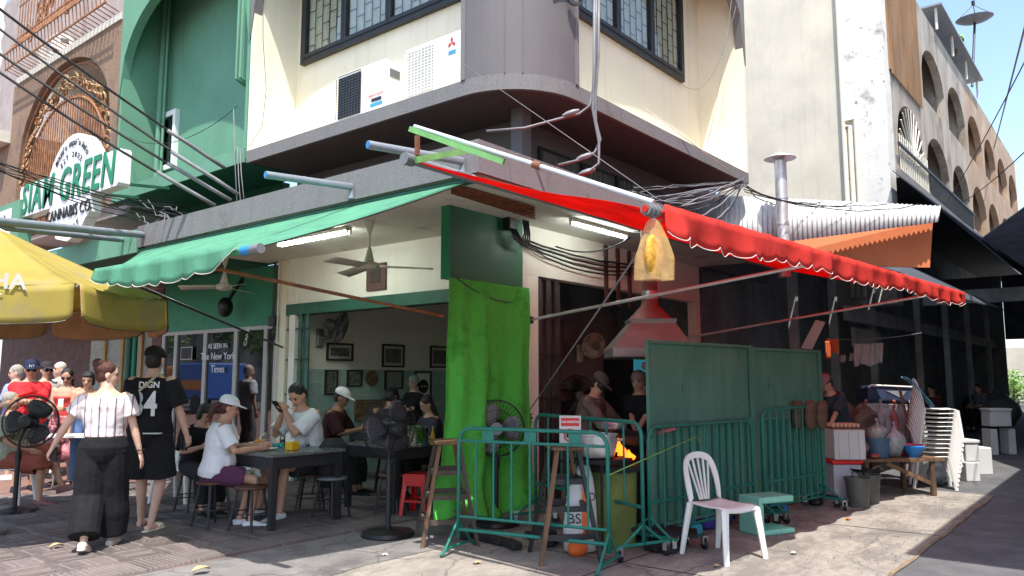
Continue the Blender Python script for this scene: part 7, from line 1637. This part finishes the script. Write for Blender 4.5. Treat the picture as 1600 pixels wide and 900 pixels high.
# rack with hooks and hanging bags
rk0, rk1 = od(1345, 630, 11.3), od(1420, 632, 11.3); rkk = thing('hook_rack', 'dark rack with pale back sheet behind the low table', 'rack', V(rk0.x, rk0.y, .4)); 
MB().beam(rk0 + V(0, 0, -.02), rk1 + V(0, 0, -.02), .02, .02).build('rail', MATS['steel'], rkk); MB().prism([rk0 + _f*.05 + V(0, 0, -.55), rk1 + _f*.05 + V(0, 0, -.55), rk1 + _f*.05, rk0 + _f*.05], _f*.01).build('back_sheet', mat('pale_sheet', (.45, .40, .42), .8, var=.1), rkk)
for e in (rk0, rk1): MB().cyl(V(e.x, e.y, 0), e, .015, n=6).build('post', MATS['black_metal'], rkk)
for k, (q, mm, sz, lb) in enumerate(((.08, 'film_pink', (.08, .06, .2), 'reddish bag hung at the left of the rack'), (.38, 'film_grey', (.10, .07, .24), 'clear bag hung in the middle of the rack'), (.66, 'meat', (.05, .05, .22), 'string of dark sausages hung on the rack'), (1.0, 'film_grey', (.13, .09, .27), 'big clear bag hung at the right end of the rack'))):
    p = rk0.lerp(rk1, q) - V(0, 0, sz[2]*2.1) - _f*.05; b_ = sackbag(lb, p, sz, mm, seed=k+8, cat='bag', group='bags hung on the rack')
    if 'film' in mm: MB().ball(p + V(0, 0, sz[2]*.9), (sz[0]*.7, sz[1]*.7, sz[2]*.7), 10, 8).build('contents', MATS['brown_tarp' if k % 2 else 'meat'], b_, smooth='all')
nb = od(1385, 628, 11.6); t = thing('cool_bag', 'navy insulated bag with white trim on top of the rack', 'bag', nb, HEAD - R(90)); MB().box((-.36, -.2, 0), (.36, .2, .24)).build('body', MATS['navy_bag'], t, world=False, bevel=.04, bseg=3); MB().tube([(-.36, -.21, .22), (-.3, -.21, .25), (.3, -.21, .22), (.36, -.21, .25)], .014, 6).build('trim', MATS['white_paint'], t, world=False); MB().prism([(-.1, -.205, .17), (.2, -.205, .16), (.12, -.205, .06)], (0, -.004, 0)).build('print', MATS['pvc_grey'], t, world=False)
for k, (u, v, dep, sz, lb) in enumerate(((1330, 690, 10.9, (.32, .25, .22), 'heap of brown tarpaulin beside the market worker'), (1348, 668, 11.2, (.22, .2, .25), 'brown folded sheet piled behind the tarpaulin'), (1318, 660, 11.4, (.2, .2, .24), 'grey-brown cloth bundle behind the worker'))):
    p = od(u, v, dep); p.z = max(.45, p.z-.15); b_ = sackbag(lb, p, sz, 'brown_tarp', 'tarpaulin_heap', k+20, .1, 'tarpaulin', knot=False); MB().box(V(p.x-.18, p.y-.15, 0), V(p.x+.18, p.y+.15, p.z)).build('crate', MATS['wood_dark'], b_)
pw = od(1432, 690, 11.2); MBp = MB().beam(od(1405, 605, 11.0), od(1428, 700, 11.0), .03, .05); tag(MBp.build('wooden_pole', MATS['wood'], None), 'brown wooden pole leaning against the stacked chairs', 'pole')
# hanging cloths, shelves
mat('cloth_grey', (.34, .33, .33), .9, var=.1, sc=4, bump=.2, bsc=60); mat('cloth_orange', (.55, .14, .05), .9, var=.1)
def hang(label, u0, v0, u1, v1, dep, m, seed=0):
    a, b_, c = od(u0, v0, dep), od(u1, v0, dep), od(u0, v1, dep)
    def cf(u, v): return a.lerp(b_, u) + (c-a)*v*(1 + .06*math.sin(u*9+seed)) + _f*.02*math.sin(u*14+seed+v*2)
    tag(MB().grid(cf, 24, 10, .006).build('hanging_cloth', MATS[m], None, smooth='all'), label, 'cloth', 'cloths hung in the shed')
hang('orange cloth hung on the line in the dark shed', 1291, 530, 1311, 552, 11.8, 'cloth_orange'); hang('strip of orange cloth hanging lower on the line', 1290, 533, 1297, 560, 11.75, 'cloth_orange', 2)
hang('large grey towel on the line, left half', 1335, 537, 1366, 571, 11.8, 'cloth_grey', 1); hang('grey towel on the line, right half', 1362, 536, 1379, 568, 11.85, 'cloth_grey', 4)
hang('small grey rag left of the towels', 1313, 555, 1321, 566, 11.9, 'cloth_grey', 5); hang('small grey rag just beside the towels', 1328, 552, 1334, 564, 11.9, 'cloth_grey', 6)
cable('washing line with cloths across the shed', sag(od(1288, 529, 11.82), od(1440, 520, 11.9), .05, 8), .006, 'cable_grey', 'line')
pb_ = MB().prism([od(1252, 544, 9.6), od(1275, 500, 9.6), od(1290, 503, 9.6), od(1269, 546, 9.6)], _f*.02); tag(pb_.build('white_board', MATS['cloth_grey']), 'pale board leaning above the right green screen', 'board')
sh_ = thing('shelf_unit', 'dark shelves with jars at the back of the shed', 'shelf', (6.8, .1, 0))
for z in (1.35, 1.75): MB().box((5.6, .05, z), (7.8, .38, z+.03)).build('board', MATS['market_post'], sh_)
for x in (5.6, 6.7, 7.76): MB().box((x, .1, 0), (x+.04, .14, 1.9)).build('post', MATS['market_post'], sh_)
random.seed(4)
for k in range(11):
    x = 5.75 + k*.18; r_ = random.uniform(.05, .08); z = 1.38; t = thing('storage_jar', 'pale jar on the dark shelf, number %s from the left' % ('first second third fourth fifth sixth seventh eighth ninth tenth eleventh'.split()[k]), 'jar', (x, .2, z), 0, 'jars on the shelf'); t['label'] = 'pale jar on the dark shelf, %s from the left' % ('first second third fourth fifth sixth seventh eighth ninth tenth eleventh'.split()[k])
    MB().lathe([(r_, 0), (r_, .16), (r_*.8, .19), (0, .2)], (x, .2, z), 12).build('body', MATS['cloth_grey' if k % 3 else 'old_white'], t, smooth=True)
# white boxes by the lane
for k, (u, v, dep, w_, h_, z, lb) in enumerate(((1512, 742, 11.6, .2, .28, 0, 'white foam box on the ground right of the chairs'), (1513, 742, 11.65, .2, .26, .285, 'white foam box on top beside the chairs'), (1560, 703, 15.5, .42, .30, .55, 'big white foam box on the pale stand by the lane'), (1548, 703, 15.5, .14, .5, 0, 'left pale block under the big foam box'), (1576, 703, 15.6, .14, .5, 0, 'right pale block under the big foam box'), (1530, 735, 12.4, .26, .42, 0, 'white crate standing behind the stacked boxes'))): fbox('foam_box', lb, u, v, dep, w_, .3, h_, z, 'foam', 'box', 'foam' if k in (1, 2) else None, None, 'white boxes by the lane')
for k, (u, dep) in enumerate(((1560, 24), (1535, 26))): sackbag(('grey covered heap far along the lane', 'dark covered heap far along the lane')[k], V(od(u, 640, dep).x, od(u, 640, dep).y, 0), (.6, .6, .55), ('grey_plastic', 'brown_tarp')[k], 'covered_heap', 40+k, .2, 'heap', knot=False)
# small table for the queue
qt = V(od(112, 700, 10.5).x, od(112, 700, 10.5).y, 0); t = thing('folding_table', 'small white folding table beside the young woman in jeans', 'table', qt, HEAD - R(90)); MB().box((-.4, -.25, .72), (.4, .25, .745)).build('table_top', MATS['white_plastic'], t, world=False)
for sx in (-.34, .34):
    for sy in (-.2, .2): MB().cyl((sx, sy, 0), (sx*.85, sy, .72), .014, n=7).build('leg', MATS['steel'], t, world=False)
# fallen leaves on the paving
mat('dry_leaf', (.5, .36, .2), .8, var=.2)
for k, (u, v, s_, lb) in enumerate(((118, 836, .07, 'dry tan leaf on the paving left of the walking woman'), (314, 892, .09, 'dry tan leaf at the bottom edge of the paving'), (88, 855, .07, 'curled tan leaf lying by the shoe'))):
    p = oz(u, v, .03); tag(MB().grid(lambda a, b__: p + V((a-.5)*s_*1.6, (b__-.5)*s_*math.sin(math.pi*min(.98, a+.02)), .02*math.sin(a*3) + .015*(2*b__-1)**2), 8, 4, .002).build('fallen_leaf', MATS['dry_leaf'], None, smooth='all'), lb, 'leaf', 'fallen leaves')
# trees and a shuttered row across the street on the left, behind the camera: they show only as reflections in the shop glass
mat('trunk', (.12, .085, .06), .85, var=.3, sc=6)
for k, (x, y, h) in enumerate(((-14, 26, 7), (-15.5, 31, 8), (-14, 37, 7.5))):
    t = thing('street_tree', ('street tree across the road, nearest', 'street tree across the road, middle', 'street tree across the road, farthest')[k] + ', seen only reflected in the shop glass', 'tree', (x, y, 0), 0, 'trees across the road')
    MB().tube([(x, y, 0), (x+.1, y, h*.35), (x-.1, y+.2, h*.6)], [.18, .14, .07], 8).build('trunk', MATS['trunk'], t, smooth=True)
    leafy('crown', (x, y, h*.65), (2.2, 2.2, 2.2), 2600, ('leaf_light', 'leaf', 'leaf_light')[k], .16, t, 60+k)
tag(MB().box((-24, 20, 0), (-23, 75, 6)).build('street_wall', mat('street_front', (.3, .24, .2), .8, var=.8, sc=.6, dirt=(.1, .2, .4), dsc=.5, dth=.6)), 'row of house fronts across the road, seen only as reflections', 'building')
tk = thing('reflection_truck', 'blue truck with orange stripe, added across the road to colour the shop glass reflection', 'truck', (-11, 25, 0))  # added out of view, only to put colour into the glass reflection
mat('truck_blue', (.04, .12, .4), .4, var=.1); mat('truck_orange', (.6, .2, .03), .4, var=.1)
MB().box((-12, 24.6, .6), (-10, 27, 2.1)).build('body', MATS['truck_blue'], tk, bevel=.05); MB().box((-9.99, 24.6, 1.0), (-9.97, 27, 1.4)).build('stripe', MATS['truck_orange'], tk)
MB().box((-11.9, 27.05, .6), (-10.1, 28.5, 2.0)).build('cab', MATS['truck_orange'], tk, bevel=.15, bseg=2)
for y in (25.2, 27.8):
    for x in (-12, -10.2): MB().cyl((x, y, .4), (x+.22, y, .4), .4, n=16).build('wheel', MATS['black_plastic'], tk, smooth=True)
# joints of the apron, grit and scraps lying about
for k, (a, b_) in enumerate((((-6, -2.0), (4.6, -2.1)), ((-1.2, -3.84), (-1.25, -.4)), ((1.6, -3.84), (1.5, -.1)), ((-3.6, -3.84), (-3.5, -.9)))):
    a, b_ = V(*a, .0065), V(*b_, .0065); n_ = (b_-a).cross(V(0, 0, 1)).normalized()*.006; mb = MB(); K_ = 30
    L0 = [a.lerp(b_, i/K_) + n_*(1+.6*random.random()) + n_*1.5*noise.noise((i*.7, k, 0)) for i in range(K_+1)]; R0 = [a.lerp(b_, i/K_) - n_*(1+.6*random.random()) + n_*1.5*noise.noise((i*.7, k, 0)) for i in range(K_+1)]
    tag(mb.add(L0 + R0, [(i, i+1, K_+2+i, K_+1+i) for i in range(K_)]).build('slab_joint', MATS['soot']), kind='structure')
random.seed(77); mb = MB()
for k in range(1600):
    x, y = random.uniform(-6, 5), random.choice((random.gauss(-3.6, .3), random.uniform(-3.8, .4))); s_ = random.uniform(.003, .010)
    mb.add([(x-s_, y-s_*.6, .008), (x+s_, y-s_*.4, .008), (x+s_*.3, y+s_, .008), (x, y, .008+s_*.8)], [(0, 1, 3), (1, 2, 3), (2, 0, 3)])
tag(mb.build('grit', MATS['concrete_dark']), 'loose grit and crumbs scattered over the concrete apron', 'grit', None, 'stuff')
for k, (u, v, mm, lb) in enumerate(((1325, 812, 'sack_orange', 'scrap of orange net on the sunlit concrete'), (600, 868, 'old_white', 'tiny paper scrap on the concrete below the fan'), (1240, 865, 'old_white', 'small white paper scrap on the sunlit concrete'), (1120, 885, 'dry_leaf', 'brown scrap near the front leg of the white chair'), (745, 880, 'dry_leaf', 'brown scrap by the foot of the front barrier'))):
    p = oz(u, v, .01); tag(MB().grid(lambda a, b__: p + V((a-.5)*.07, (b__-.5)*.04, .008*math.sin(a*5+b__*4)+.008), 5, 4, .001).build('litter', MATS[mm], None, smooth='all'), lb, 'litter', 'scraps on the ground')
